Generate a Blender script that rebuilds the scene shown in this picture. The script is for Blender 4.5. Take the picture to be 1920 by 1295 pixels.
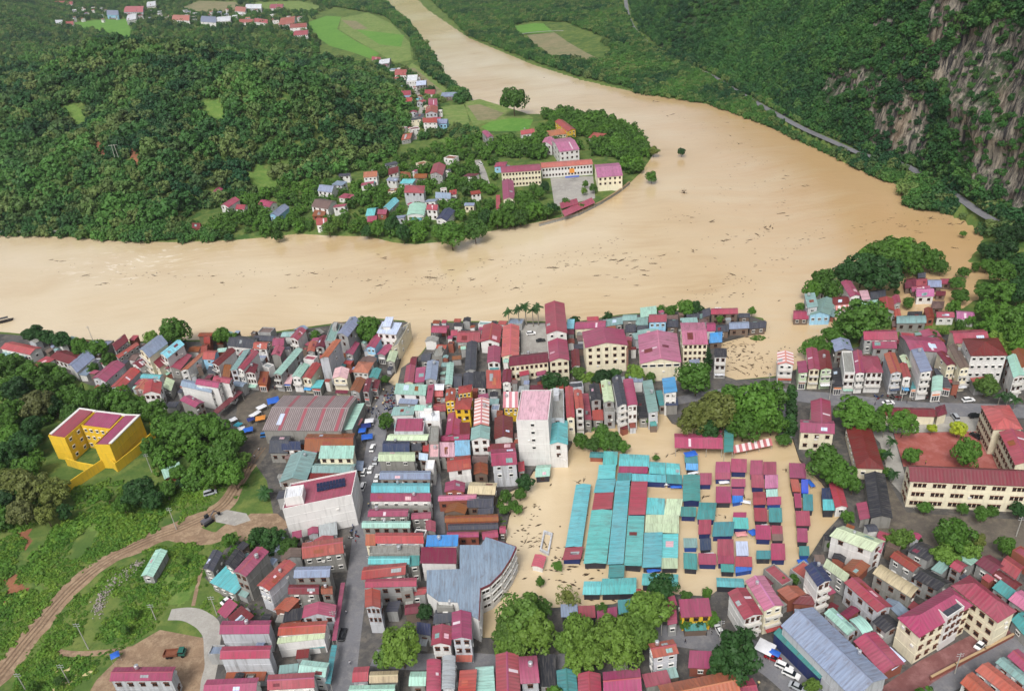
import bpy, math, random
import numpy as np
from mathutils import Vector, Matrix
from mathutils.geometry import tessellate_polygon

# ------------------------------------------------------------------ clear
for o in list(bpy.data.objects):
    bpy.data.objects.remove(o)
scene = bpy.context.scene
COL = scene.collection
R = math.radians

# ------------------------------------------------------------------ camera (drone, 185 m above the flood)
F, CX, CY, CH = 1480.0, 960.0, 647.5, 185.0
up = np.array([-220.0, 2552.0, 1480.0]); up /= np.linalg.norm(up)      # world up seen from the camera
fw = np.array([0, 0, -1.0]); Yc = fw - up * fw.dot(up); Yc /= np.linalg.norm(Yc)
Xc = np.cross(Yc, up)
ROT = np.array([Xc, Yc, up])
cam_d = bpy.data.cameras.new('camera'); cam = bpy.data.objects.new('camera', cam_d); COL.objects.link(cam)
cam_d.sensor_width = 36.0; cam_d.lens = 36.0 * F / 1920.0
cam_d.clip_start = 1.0; cam_d.clip_end = 20000.0
M4 = Matrix([list(ROT[0]) + [0], list(ROT[1]) + [0], list(ROT[2]) + [CH], [0, 0, 0, 1]])
cam.matrix_world = M4
scene.camera = cam

# ------------------------------------------------------------------ sky, sun, exposure (bright overcast)
SUN_EL, SUN_AZ = R(52), R(200)
world = bpy.data.worlds.new('World'); scene.world = world; world.use_nodes = True
wn = world.node_tree; wn.nodes.clear()
w_out = wn.nodes.new('ShaderNodeOutputWorld'); w_bg = wn.nodes.new('ShaderNodeBackground')
w_sky = wn.nodes.new('ShaderNodeTexSky'); w_sky.sky_type = 'NISHITA'; w_sky.sun_disc = False
w_sky.sun_elevation = SUN_EL; w_sky.sun_rotation = SUN_AZ
w_sky.dust_density = 5.0; w_sky.air_density = 1.0; w_sky.ozone_density = 1.0
w_hs = wn.nodes.new('ShaderNodeHueSaturation'); w_hs.inputs['Saturation'].default_value = 0.42
wn.links.new(w_sky.outputs[0], w_hs.inputs['Color']); wn.links.new(w_hs.outputs[0], w_bg.inputs[0])
w_bg.inputs[1].default_value = 0.12
wn.links.new(w_bg.outputs[0], w_out.inputs[0])
sun_d = bpy.data.lights.new('sun', 'SUN'); sun_d.energy = 1.5; sun_d.angle = R(18); sun_d.color = (1.0, 0.99, 0.97)
sun = bpy.data.objects.new('sun', sun_d); COL.objects.link(sun)
sdir = Vector((math.sin(SUN_AZ) * math.cos(SUN_EL), math.cos(SUN_AZ) * math.cos(SUN_EL), math.sin(SUN_EL)))
sun.rotation_euler = sdir.to_track_quat('Z', 'Y').to_euler(); sun.location = (0, 0, 400)
scene.render.engine = 'CYCLES'
vs = scene.view_settings
vs.view_transform = 'Standard'; vs.look = 'None'; vs.exposure = 0.42; vs.gamma = 1.0; vs.use_curve_mapping = False
scene.cycles.max_bounces = 5; scene.cycles.diffuse_bounces = 2; scene.cycles.glossy_bounces = 2
scene.cycles.transmission_bounces = 2; scene.cycles.transparent_max_bounces = 4
scene.render.resolution_x = 1024; scene.render.resolution_y = 690

# ------------------------------------------------------------------ helpers: photo point -> place on the ground
def G(px, py, z=0.0):
    d = ROT @ np.array([px - CX, -(py - CY), -F]); t = (z - CH) / d[2]
    return np.array([d[0] * t, d[1] * t])
def PX(x, y, z):
    c = ROT.T @ np.array([x, y, z - CH]); return CX + F * c[0] / -c[2], CY - F * c[1] / -c[2]
def ppm(x, y, z=0.0):
    return F / -(ROT.T @ np.array([x, y, z - CH]))[2]
def poly(pts, z=0.0):
    return np.array([G(a, b, z) for a, b in pts])
def pts(s):
    return [tuple(float(v) for v in p.split(',')) for p in s.split()]

def s2l(c):
    return tuple((v / 255 / 12.92) if v / 255 <= 0.04045 else ((v / 255 + 0.055) / 1.055) ** 2.4 for v in c)

def inside(P, poly_):
    if len(P) < 400:
        a = np.asarray(poly_); b = np.roll(a, -1, 0); x, y = P[:, :1], P[:, 1:2]
        dy = b[:, 1] - a[:, 1]; dy = np.where(dy == 0, 1e-12, dy)
        c = ((a[:, 1] > y) != (b[:, 1] > y)) & (x < (b[:, 0] - a[:, 0]) * (y - a[:, 1]) / dy + a[:, 0])
        return (c.sum(1) % 2) == 1
    x, y = P[:, 0], P[:, 1]; r = np.zeros(len(P), bool); n = len(poly_)
    for i in range(n):
        x1, y1 = poly_[i]; x2, y2 = poly_[(i + 1) % n]
        if y1 == y2: continue
        c = ((y1 > y) != (y2 > y)) & (x < (x2 - x1) * (y - y1) / (y2 - y1) + x1)
        r ^= c
    return r
def seg_dist(P, line, closed=True):
    if len(P) < 400:
        a = np.asarray(line, float); b = np.roll(a, -1, 0)
        if not closed: a, b = a[:-1], b[:-1]
        ab = b - a; L = (ab * ab).sum(1) + 1e-12; w = P[:, None, :] - a[None]
        t = np.clip((w * ab).sum(2) / L, 0, 1); q = w - t[..., None] * ab
        return np.sqrt((q * q).sum(2)).min(1)
    d = np.full(len(P), 1e9); n = len(line)
    for i in range(n if closed else n - 1):
        a = line[i]; b = line[(i + 1) % n]; ab = b - a; L = ab.dot(ab)
        if L == 0: continue
        t = np.clip(((P - a) @ ab) / L, 0, 1)
        q = P - a - t[:, None] * ab
        d = np.minimum(d, np.hypot(q[:, 0], q[:, 1]))
    return d
def sdist(P, poly_):
    d = seg_dist(P, poly_); return np.where(inside(P, poly_), d, -d)

def _hash(ix, iy, s):
    n = (ix * 374761393 + iy * 668265263 + s * 974634777) & 0xFFFFFFFF
    n = ((n ^ (n >> 13)) * 1274126177) & 0xFFFFFFFF
    return ((n ^ (n >> 16)) & 0xFFFF) / 65535.0
def vnoise(x, y, s=0):
    x = np.asarray(x, float); y = np.asarray(y, float)
    ix = np.floor(x).astype(np.int64); iy = np.floor(y).astype(np.int64)
    fx = x - ix; fy = y - iy; fx = fx * fx * (3 - 2 * fx); fy = fy * fy * (3 - 2 * fy)
    a = _hash(ix, iy, s); b = _hash(ix + 1, iy, s); c = _hash(ix, iy + 1, s); d = _hash(ix + 1, iy + 1, s)
    return (a + (b - a) * fx) * (1 - fy) + (c + (d - c) * fx) * fy
def fbm(x, y, s=0, o=4):
    r = 0; a = 0.5
    for i in range(o):
        r = r + a * (vnoise(x, y, s + i) - 0.5) * 2; x = np.asarray(x) * 2.03 + 11.3; y = np.asarray(y) * 2.03 + 5.7; a *= 0.5
    return r

# ------------------------------------------------------------------ helpers: meshes and objects
class MB:
    def __init__(s): s.v = []; s.f = []; s.m = []; s.uv = {}
    def add(s, verts, faces, mat=0, uvs=None):
        o = len(s.v); s.v += [tuple(map(float, p)) for p in verts]
        for i, f in enumerate(faces):
            if uvs is not None: s.uv[len(s.f)] = uvs[i]
            s.f.append([o + k for k in f]); s.m.append(mat)
    def box(s, x0, x1, y0, y1, z0, z1, mat=0):
        s.add([(x0, y0, z0), (x1, y0, z0), (x1, y1, z0), (x0, y1, z0), (x0, y0, z1), (x1, y0, z1), (x1, y1, z1), (x0, y1, z1)],
              [(0, 3, 2, 1), (4, 5, 6, 7), (0, 1, 5, 4), (1, 2, 6, 5), (2, 3, 7, 6), (3, 0, 4, 7)], mat)
    def prism(s, q, z0, z1, mat=0, cap=True):
        n = len(q); v = [(p[0], p[1], z0) for p in q] + [(p[0], p[1], z1) for p in q]
        f = [(i, (i + 1) % n, n + (i + 1) % n, n + i) for i in range(n)]
        if cap: f += [tuple(range(n - 1, -1, -1)), tuple(range(n, 2 * n))]
        s.add(v, f, mat)
    def tube(s, a, b, r0, r1=None, n=6, mat=0, cap=True):
        r1 = r0 if r1 is None else r1
        a = Vector(a); b = Vector(b); d = (b - a)
        if d.length < 1e-6: return
        q = d.to_track_quat('Z', 'Y'); v = []
        for c, r in ((a, r0), (b, r1)):
            for i in range(n):
                t = 2 * math.pi * i / n
                v.append(c + q @ Vector((r * math.cos(t), r * math.sin(t), 0)))
        f = [(i, (i + 1) % n, n + (i + 1) % n, n + i) for i in range(n)]
        if cap: f += [tuple(range(n - 1, -1, -1)), tuple(range(n, 2 * n))]
        s.add(v, f, mat)
    def mesh(s, name, mats, smooth=False):
        me = bpy.data.meshes.new(name); me.from_pydata(s.v, [], s.f)
        for m in mats: me.materials.append(m)
        if len(mats) > 1: me.polygons.foreach_set('material_index', s.m)
        if s.uv:
            ul = me.uv_layers.new(name='UVMap')
            for fi, us in s.uv.items():
                p = me.polygons[fi]
                for k, li in enumerate(p.loop_indices): ul.data[li].uv = us[k]
        if smooth: me.polygons.foreach_set('use_smooth', [True] * len(me.polygons))
        me.update(); return me

def link(name, me, parent=None, mw=None):
    o = bpy.data.objects.new(name, me); COL.objects.link(o)
    if parent is not None: o.parent = parent
    if mw is not None: o.matrix_basis = mw
    return o
def thing(name, loc, label=None, cat=None, group=None, rz=0.0):
    o = bpy.data.objects.new(name, None); COL.objects.link(o); o.location = loc; o.rotation_euler = (0, 0, rz)
    o.empty_display_size = 0.5
    tag(o, label, cat, group); return o
def tag(o, label=None, cat=None, group=None, kind=None):
    if label: o['label'] = label
    if cat: o['category'] = cat
    if group: o['group'] = group
    if kind: o['kind'] = kind
    return o
def struct(name, me):
    o = link(name, me); o['kind'] = 'structure'; return o

ORD = ['first', 'second', 'third', 'fourth', 'fifth', 'sixth', 'seventh', 'eighth', 'ninth', 'tenth', 'eleventh', 'twelfth',
       'thirteenth', 'fourteenth', 'fifteenth', 'sixteenth', 'seventeenth', 'eighteenth', 'nineteenth', 'twentieth']
NUM = ['zero', 'one', 'two', 'three', 'four', 'five', 'six', 'seven', 'eight', 'nine', 'ten', 'eleven', 'twelve', 'thirteen',
       'fourteen', 'fifteen', 'sixteen', 'seventeen', 'eighteen', 'nineteen', 'twenty']
_pending = {}
def label_later(o, px, what, where):
    """alike things in one place are told apart by counting them from the left of the view"""
    _pending.setdefault((what, where), []).append((px, o))
def settle_labels():
    for (what, where), L in _pending.items():
        L.sort(key=lambda t: t[0]); n = len(L)
        for i, (px, o) in enumerate(L):
            if n == 1: o['label'] = 'only %s %s' % (what, where)
            elif n == 2: o['label'] = '%s of two %ss %s' % (('left one', 'right one')[i], what, where)
            elif i == 0: o['label'] = 'leftmost of %s %ss %s' % (NUM[n] if n <= 20 else 'the', what, where)
            elif i == n - 1: o['label'] = 'rightmost of %s %ss %s' % (NUM[n] if n <= 20 else 'the', what, where)
            elif i <= n // 2 or n > 40: o['label'] = '%s from left of %ss %s' % (ORD[i] if i < 20 else 'number %d' % (i + 1), what, where)
            else: o['label'] = '%s from right of %ss %s' % (ORD[n - 1 - i], what, where)

# ------------------------------------------------------------------ materials
_mats = {}
class NT:
    def __init__(s, m): s.t = m.node_tree; s.n = s.t.nodes; s.l = s.t.links
    def new(s, t, **k):
        n = s.n.new(t)
        for a, b in k.items(): setattr(n, a, b)
        return n
    def link(s, a, b): s.l.new(a, b)
    def math(s, op, a, b=None, c=None):
        n = s.new('ShaderNodeMath', operation=op)
        for i, v in enumerate((a, b, c)):
            if v is None: continue
            if isinstance(v, (int, float)): n.inputs[i].default_value = v
            else: s.link(v, n.inputs[i])
        return n.outputs[0]
    def mix(s, fac, a, b, mode='MIX'):
        n = s.new('ShaderNodeMix', data_type='RGBA', blend_type=mode)
        for i, v in ((0, fac), (6, a), (7, b)):
            if isinstance(v, (int, float)): n.inputs[i].default_value = v
            elif isinstance(v, tuple): n.inputs[i].default_value = v + (1,) if len(v) == 3 else v
            else: s.link(v, n.inputs[i])
        return n.outputs[2]
    def noise(s, vec, scale, detail=3, rough=0.55):
        n = s.new('ShaderNodeTexNoise'); n.inputs['Scale'].default_value = scale
        n.inputs['Detail'].default_value = detail; n.inputs['Roughness'].default_value = rough
        if vec is not None: s.link(vec, n.inputs['Vector'])
        return n.outputs[0]
    def ramp(s, fac, stops):
        n = s.new('ShaderNodeValToRGB'); e = n.color_ramp.elements
        while len(e) < len(stops): e.new(0.5)
        for i, (p, c) in enumerate(stops):
            e[i].position = p; e[i].color = (c, c, c, 1) if isinstance(c, (int, float)) else tuple(c) + (1,)
        s.link(fac, n.inputs[0]); return n.outputs[0]
    def mapping(s, vec, scale):
        n = s.new('ShaderNodeMapping'); n.inputs['Scale'].default_value = scale; s.link(vec, n.inputs[0]); return n.outputs[0]
def mat(name):
    m = bpy.data.materials.new(name); m.use_nodes = True
    t = NT(m); b = t.n['Principled BSDF']; return m, t, b
def pos(t): return t.new('ShaderNodeNewGeometry').outputs['Position']

ROOF = dict(rasp=(154, 70, 94), pink=(184, 110, 146), red=(160, 66, 66), orange=(170, 94, 74), maroon=(110, 42, 54), rust=(134, 68, 46),
            teal=(98, 180, 182), dkteal=(72, 140, 140), mint=(154, 194, 178), pgreen=(184, 200, 166), bgrey=(130, 144, 166),
            blue=(74, 146, 204), navy=(52, 62, 92), slate=(66, 68, 78), black=(46, 46, 52), grey=(150, 156, 158), white=(216, 218, 222),
            tan=(190, 176, 140), cyan=(128, 190, 210), ppink=(214, 172, 180), gteal=(128, 160, 156), brown=(112, 92, 86),
            stripe=(200, 120, 122), concrete=(142, 142, 136), salmon=(182, 94, 92), tarp=(40, 92, 190), wblue=(190, 206, 226), tile=(146, 46, 46), hall=(150, 140, 138))
CNAME = dict(rasp='crimson', pink='pink', red='red', orange='orange', maroon='maroon', rust='rusty', teal='turquoise',
             dkteal='dark teal', mint='mint green', pgreen='pale green', bgrey='blue-grey', blue='bright blue', navy='navy', slate='dark grey',
             black='black', grey='grey', white='white', tan='tan', cyan='light blue', ppink='pale pink', gteal='grey-green', brown='brown',
             stripe='red striped', concrete='bare concrete', salmon='salmon', tarp='blue tarp', wblue='white and blue', tile='red tiled', hall='grey striped')
def roof_mat(c):
    k = 'roof_' + c
    if k in _mats: return _mats[k]
    m, t, b = mat('sheet_metal_' + CNAME[c].replace(' ', '_').replace('-', '_'))
    base = s2l(ROOF[c]); uv = t.new('ShaderNodeUVMap').outputs[0]; P = pos(t)
    oi = t.new('ShaderNodeObjectInfo').outputs['Random']
    sep = t.new('ShaderNodeSeparateXYZ'); t.link(uv, sep.inputs[0])
    # sheets about a metre wide, each a little differently faded
    sheet = t.math('FLOOR', t.math('ADD', t.math('MULTIPLY', sep.outputs[0], 0.93), t.math('MULTIPLY', oi, 37.0)))
    wn_ = t.new('ShaderNodeTexWhiteNoise', noise_dimensions='1D'); t.link(sheet, wn_.inputs['W'])
    var = t.math('ADD', t.math('MULTIPLY', wn_.outputs[0], 0.16), t.math('MULTIPLY', oi, 0.30))
    strk = t.noise(t.mapping(uv, (2.2, 0.22, 1)), 1.0, 4, 0.6)
    big = t.noise(P, 0.16, 3)
    val = t.math('ADD', t.math('ADD', 0.62, var), t.math('MULTIPLY', big, 0.30))
    hsv = t.new('ShaderNodeHueSaturation'); hsv.inputs['Color'].default_value = base + (1,)
    t.link(val, hsv.inputs['Value'])
    t.link(t.math('ADD', 0.482, t.math('MULTIPLY', t.math('FRACT', t.math('MULTIPLY', oi, 5.7)), 0.042)), hsv.inputs['Hue'])
    fade = t.noise(P, 0.055, 4, 0.6); blot = t.noise(t.mapping(uv, (1, 0.5, 1)), 0.5, 5, 0.7)
    dirt = t.math('MAXIMUM', t.ramp(strk, [(0.47, 0.0), (0.76, 0.68)]), t.ramp(blot, [(0.53, 0.0), (0.72, 0.65)]))
    t.link(t.math('ADD', 0.72, t.math('MULTIPLY', fade, 0.5)), hsv.inputs['Saturation'])
    grim = s2l((96, 82, 74)) if c not in ('black', 'slate', 'navy') else s2l((110, 106, 100))
    col = t.mix(dirt, hsv.outputs[0], grim)
    if c == 'stripe':
        st = t.ramp(t.math('FRACT', t.math('MULTIPLY', sep.outputs[0], 0.42)), [(0.48, 0), (0.52, 1)])
        col = t.mix(st, col, s2l((226, 214, 212)))
    if c == 'hall':
        fr_ = t.math('FRACT', t.math('MULTIPLY', sep.outputs[0], 1.25)); st = t.ramp(fr_, [(0.42, 0), (0.55, 1)])
        col = t.mix(st, col, s2l((112, 98, 98)))
        st = t.ramp(t.math('FRACT', t.math('MULTIPLY', sep.outputs[0], 0.13)), [(0.80, 0), (0.83, 1)])
        col = t.mix(st, col, s2l((150, 84, 92)))
    t.link(col, b.inputs['Base Color'])
    b.inputs['Roughness'].default_value = 0.42; b.inputs['Specular IOR Level'].default_value = 0.35
    w = t.math('SINE', t.math('MULTIPLY', sep.outputs[0], 2 * math.pi * 0.93))
    bp = t.new('ShaderNodeBump'); bp.inputs['Strength'].default_value = 0.35; bp.inputs['Distance'].default_value = 0.06
    t.link(w, bp.inputs['Height']); t.link(bp.outputs[0], b.inputs['Normal'])
    _mats[k] = m; return m

WALL = dict(white=(222, 220, 216), cream=(226, 217, 190), lgrey=(190, 192, 196), grey=(158, 158, 156), conc=(142, 140, 134),
            yellow=(224, 184, 46), lblue=(150, 196, 222), pgreen=(186, 204, 170), brick=(146, 84, 66), dark=(46, 46, 54), navy=(30, 44, 96),
            wood=(112, 96, 84), pinkw=(214, 180, 172), tarpw=(36, 74, 150))
def wall_mat(c):
    k = 'wall_' + c
    if k in _mats: return _mats[k]
    m, t, b = mat('plaster_' + c); base = s2l(WALL[c]); P = pos(t)
    oi = t.new('ShaderNodeObjectInfo').outputs['Random']
    strk = t.noise(t.mapping(P, (1.1, 1.1, 0.12)), 1.0, 4, 0.6)
    big = t.noise(P, 0.35, 3)
    hsv = t.new('ShaderNodeHueSaturation'); hsv.inputs['Color'].default_value = base + (1,)
    t.link(t.math('ADD', t.math('ADD', 0.78, t.math('MULTIPLY', oi, 0.14)), t.math('MULTIPLY', big, 0.22)), hsv.inputs['Value'])
    amt = 0.75 if c in ('conc', 'grey', 'lgrey') else 0.30
    t.link(t.mix(t.ramp(strk, [(0.50, 0.0), (0.78, amt)]), hsv.outputs[0], s2l((92, 88, 80))), b.inputs['Base Color'])
    b.inputs['Roughness'].default_value = 0.85
    _mats[k] = m; return m
def flat_mat(name, rgb, rough=0.7, spec=0.3, metal=0.0, vary=0.15, scale=0.5):
    if name in _mats: return _mats[name]
    m, t, b = mat(name); P = pos(t); base = s2l(rgb)
    hsv = t.new('ShaderNodeHueSaturation'); hsv.inputs['Color'].default_value = base + (1,)
    t.link(t.math('ADD', 1 - vary, t.math('MULTIPLY', t.noise(P, scale, 4), 2 * vary)), hsv.inputs['Value'])
    t.link(hsv.outputs[0], b.inputs['Base Color'])
    b.inputs['Roughness'].default_value = rough; b.inputs['Specular IOR Level'].default_value = spec; b.inputs['Metallic'].default_value = metal
    _mats[name] = m; return m
GLASS = flat_mat('window_glass', (34, 38, 42), 0.12, 0.5, 0, 0.1)
FR_W = flat_mat('frame_white', (214, 212, 206), 0.6)
FR_B = flat_mat('frame_brown', (92, 58, 44), 0.6)
SHUT = flat_mat('roller_shutter', (70, 70, 74), 0.6, 0.3, 0.0, 0.3, 2.0)
STEEL = flat_mat('stainless_steel', (196, 198, 200), 0.3, 0.5, 0.6)
POST = flat_mat('pole_concrete', (168, 166, 158), 0.8)
# ------------------------------------------------------------------ lie of the land
river = poly(pts("-400,622 0,622 130,634 230,641 330,638 430,636 540,618 640,604 700,596 765,602 812,602 905,602 1000,602 1075,604 1160,590 1320,578 1440,598 1490,585 1505,520 1560,470 1700,440 1850,452 1842,430 1790,402 1700,385 1692,348 1640,330 1560,290 1440,235 1330,195 1200,175 1090,150 1000,122 880,72 800,18 765,-20 735,-80 640,-80 700,-10 762,45 800,95 830,150 880,190 960,215 1060,213 1130,222 1200,252 1228,285 1203,322 1178,346 1130,378 1080,401 1000,418 950,428 880,440 840,452 780,458 740,455 690,443 620,442 560,438 520,443 440,450 330,454 220,452 130,444 0,442 -400,442"))
inlet_l = poly(pts("765,598 812,598 806,640 790,662 762,690 750,722 728,722 716,700 735,690 745,650"))
flood_r = poly(pts("1470,440 1840,430 1845,460 1815,490 1940,522 1935,536 1835,522 1838,560 1800,582 1690,592 1640,602 1560,640 1550,668 1500,690 1455,705 1380,712 1345,700 1335,645 1440,600 1480,500"))
market = poly(pts("905,1195 892,1160 935,1100 962,1040 945,1010 955,960 930,930 985,905 1000,880 1045,862 1065,842 1080,812 1160,790 1210,780 1240,762 1260,790 1290,800 1330,790 1400,800 1450,790 1480,800 1490,830 1500,860 1540,900 1582,960 1545,1000 1520,1040 1480,1085 1350,1102 1330,1118 1250,1112 1200,1112 1150,1132 1050,1138 1000,1142 935,1195"))
WATERS = [river, inlet_l, flood_r, market]
hill = poly(pts("-500,438 0,428 180,430 320,425 380,395 450,372 520,352 590,335 680,318 730,290 752,250 762,205 748,168 700,146 640,128 560,116 450,106 250,112 120,124 0,142 -500,215"))
hill_b = poly(pts("-500,100 0,92 70,84 120,50 130,20 60,-30 -500,-30"))
KNOLLS = [(*G(470, 150, 60), 40, 75), (*G(640, 205, 40), 22, 48), (*G(250, 130, 50), 34, 80), (*G(60, 330, 30), 26, 42), (*G(330, 305, 30), 20, 36), (*G(160, 235, 30), -16, 45), (*G(560, 290, 25), 14, 30), (*G(400, 220, 40), -12, 40), (*G(180, 380, 20), 12, 26), (*G(480, 340, 15), -8, 26)]
ROADZ = 7.0
mroad = poly(pts("1160,-70 1170,-20 1178,30 1195,62 1225,88 1270,114 1330,140 1380,170 1440,205 1500,238 1560,265 1620,290 1690,307 1740,335 1790,365 1840,400 1880,420 1930,440 2100,520"), ROADZ)
_o = np.argsort(mroad[:, 1]); RY, RX = mroad[_o, 1], mroad[_o, 0]
def road_x(y): return np.interp(y, RY, RX)

def terr(P):
    P = np.atleast_2d(np.asarray(P, float))
    sw = np.full(len(P), -1e9)
    for w in WATERS: sw = np.maximum(sw, sdist(P, w))
    land = np.minimum(-sw * 0.35, 1.0)
    z = np.where(sw > 0, -np.minimum(sw * 0.3, 2.5), land)
    dh = np.maximum(sdist(P, hill), 0)
    nz = fbm(P[:, 0] / 120, P[:, 1] / 120, 3, 4)
    z = z + 40 * (1 - np.exp(-(dh / 120) ** 1.35)) * (0.90 + 0.75 * nz)
    mk = 1 - np.exp(-(dh / 55) ** 1.5)
    for kx, ky, kh, ks in KNOLLS: z = z + mk * kh * np.exp(-((P[:, 0] - kx) ** 2 + (P[:, 1] - ky) ** 2) / (2 * ks * ks))
    dh = np.maximum(sdist(P, hill_b), 0)
    z = z + 90 * (1 - np.exp(-(dh / 170) ** 1.3)) * (0.9 + 0.3 * nz)
    # right bank climbs to the road under the mountain
    dr = road_x(P[:, 1]) - P[:, 0]
    t = np.clip(-sw, 0, None) / (np.clip(-sw, 0, None) + np.clip(dr - 4, 0.0, None) + 1e-6)
    right = (P[:, 0] > np.interp(P[:, 1], [300, 420, 900, 2500], [205, 190, 80, -60])) & (sw < 0)
    z = np.where(right, np.maximum(z, 1 + (ROADZ - 1.15) * np.clip(t, 0, 1) ** 1.4), z)
    # far ranges behind everything
    z = z + np.clip((P[:, 1] - 2700) / 1500, 0, 1) ** 1.5 * 420 * (0.7 + 0.6 * (fbm(P[:, 0] / 600, P[:, 1] / 600, 9) + 0.5))
    return z
def terr1(x, y): return float(terr([[x, y]])[0])

ys = [70.0]
while ys[-1] < 4600: ys.append(ys[-1] + 1.3 + ys[-1] * 0.0062)
ys = np.array(ys); us = np.linspace(-1, 1, 341)
YY, UU = np.meshgrid(ys, us, indexing='ij'); XX = UU * (190 + 0.85 * YY)
PT = np.stack([XX.ravel(), YY.ravel()], 1); ZT = terr(PT)
ny, nx = XX.shape; idx = np.arange(ny * nx).reshape(ny, nx)
FT = np.stack([idx[:-1, :-1], idx[:-1, 1:], idx[1:, 1:], idx[1:, :-1]], -1).reshape(-1, 4)
def grid_mesh(name, V, Fq, mats, smooth=True):
    me = bpy.data.meshes.new(name)
    me.vertices.add(len(V)); me.vertices.foreach_set('co', np.asarray(V, np.float32).ravel())
    me.loops.add(Fq.size); me.loops.foreach_set('vertex_index', Fq.ravel().astype(np.int32))
    me.polygons.add(len(Fq)); me.polygons.foreach_set('loop_start', (np.arange(len(Fq)) * Fq.shape[1]).astype(np.int32))
    if smooth: me.polygons.foreach_set('use_smooth', np.ones(len(Fq), bool))
    for m in mats: me.materials.append(m)
    me.update(); me.validate(); return me

def ground_mat(name, cols, scales=(0.03, 0.25, 1.5), rough=0.95, bump=0.3):
    m, t, b = mat(name); P = pos(t)
    n1 = t.noise(P, scales[0], 4, 0.6); n2 = t.noise(P, scales[1], 5, 0.65); n3 = t.noise(P, scales[2], 4, 0.7)
    c = t.mix(t.ramp(n1, [(0.38, 0), (0.62, 1)]), s2l(cols[0]), s2l(cols[1]))
    c = t.mix(t.ramp(n2, [(0.45, 0), (0.66, 0.85)]), c, s2l(cols[2]))
    c = t.mix(t.ramp(n3, [(0.50, 0), (0.75, 0.55)]), c, s2l(cols[3]))
    t.link(c, b.inputs['Base Color']); b.inputs['Roughness'].default_value = rough
    b.inputs['Specular IOR Level'].default_value = 0.2
    if bump:
        bp = t.new('ShaderNodeBump'); bp.inputs['Strength'].default_value = bump; bp.inputs['Distance'].default_value = 0.3
        t.link(n3, bp.inputs['Height']); t.link(bp.outputs[0], b.inputs['Normal'])
    return m
M_GRASS = ground_mat('grass_and_weeds', [(92, 112, 54), (66, 94, 44), (116, 126, 66), (50, 72, 36)], (0.025, 0.16, 0.8))
M_SOIL = ground_mat('dirt_track', [(150, 126, 102), (130, 108, 88), (166, 144, 118), (104, 86, 70)], (0.12, 0.5, 1.8))
M_PAVE = ground_mat('worn_concrete', [(94, 92, 90), (72, 70, 68), (112, 106, 98), (52, 50, 50)], (0.06, 0.4, 1.4), 0.7)
M_ASPH = ground_mat('street_asphalt', [(122, 122, 126), (108, 108, 112), (134, 132, 132), (92, 92, 94)], (0.05, 0.4, 2.0), 0.55, 0.15)
M_CONC = ground_mat('light_concrete', [(164, 160, 152), (148, 144, 138), (176, 172, 164), (128, 124, 118)], (0.05, 0.4, 2.0), 0.6, 0.15)
M_TILE = ground_mat('red_paving', [(166, 96, 88), (152, 84, 76), (178, 116, 110), (140, 70, 56)], (0.08, 0.3, 1.6), 0.35, 0.05)
M_DARKG = ground_mat('damp_yard', [(104, 96, 86), (86, 80, 74), (118, 110, 96), (70, 68, 66)], (0.05, 0.35, 1.6), 0.75)
M_RICE = ground_mat('rice_field', [(96, 138, 58), (86, 130, 54), (108, 146, 66), (78, 118, 50)], (0.02, 0.2, 1.2))
M_CROP = ground_mat('vegetable_field', [(112, 134, 70), (98, 122, 62), (136, 142, 88), (84, 108, 56)], (0.04, 0.2, 1.2))
M_MUD = ground_mat('muddy_field', [(134, 126, 96), (116, 118, 84), (148, 136, 106), (104, 108, 72)], (0.03, 0.2, 1.0))

ground = struct('ground', grid_mesh('ground', np.stack([PT[:, 0], PT[:, 1], ZT], 1), FT, [M_GRASS]))

# flood water: thick silt, a sheet with a slight swell and ripples; the sky and the banks mirror in it
m, t, b = mat('muddy_water'); P = pos(t)
wv = t.new('ShaderNodeTexNoise'); wv.inputs['Scale'].default_value = 0.008; wv.inputs['Detail'].default_value = 2; t.link(P, wv.inputs['Vector'])
off = t.new('ShaderNodeVectorMath', operation='MULTIPLY_ADD'); t.link(wv.outputs['Color'], off.inputs[0]); off.inputs[1].default_value = (70, 70, 0); t.link(P, off.inputs[2])
st = t.math('ADD', t.math('MULTIPLY', t.noise(t.mapping(off.outputs[0], (0.35, 1.1, 1)), 0.035, 5, 0.6), 0.65), t.math('MULTIPLY', t.noise(t.mapping(off.outputs[0], (0.22, 1.5, 1)), 0.16, 4, 0.6), 0.35))
big = t.noise(off.outputs[0], 0.006, 3)
c = t.mix(t.ramp(st, [(0.35, 0), (0.68, 1)]), s2l((188, 160, 118)), s2l((208, 186, 148)))
c = t.mix(t.ramp(big, [(0.40, 0.0), (0.62, 0.8)]), c, s2l((212, 195, 164)))
# brown reflection of the mountain bank, painted into the silt colour
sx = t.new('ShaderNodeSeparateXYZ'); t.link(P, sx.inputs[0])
bank_reflection = t.math('ADD', t.math('ADD', t.math('MULTIPLY', sx.outputs[0], 0.006), -0.55), t.math('MULTIPLY', t.math('ADD', st, -0.5), 1.6))
c = t.mix(t.ramp(bank_reflection, [(0.0, 0.0), (0.8, 0.75)]), c, s2l((188, 150, 102)))
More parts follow.
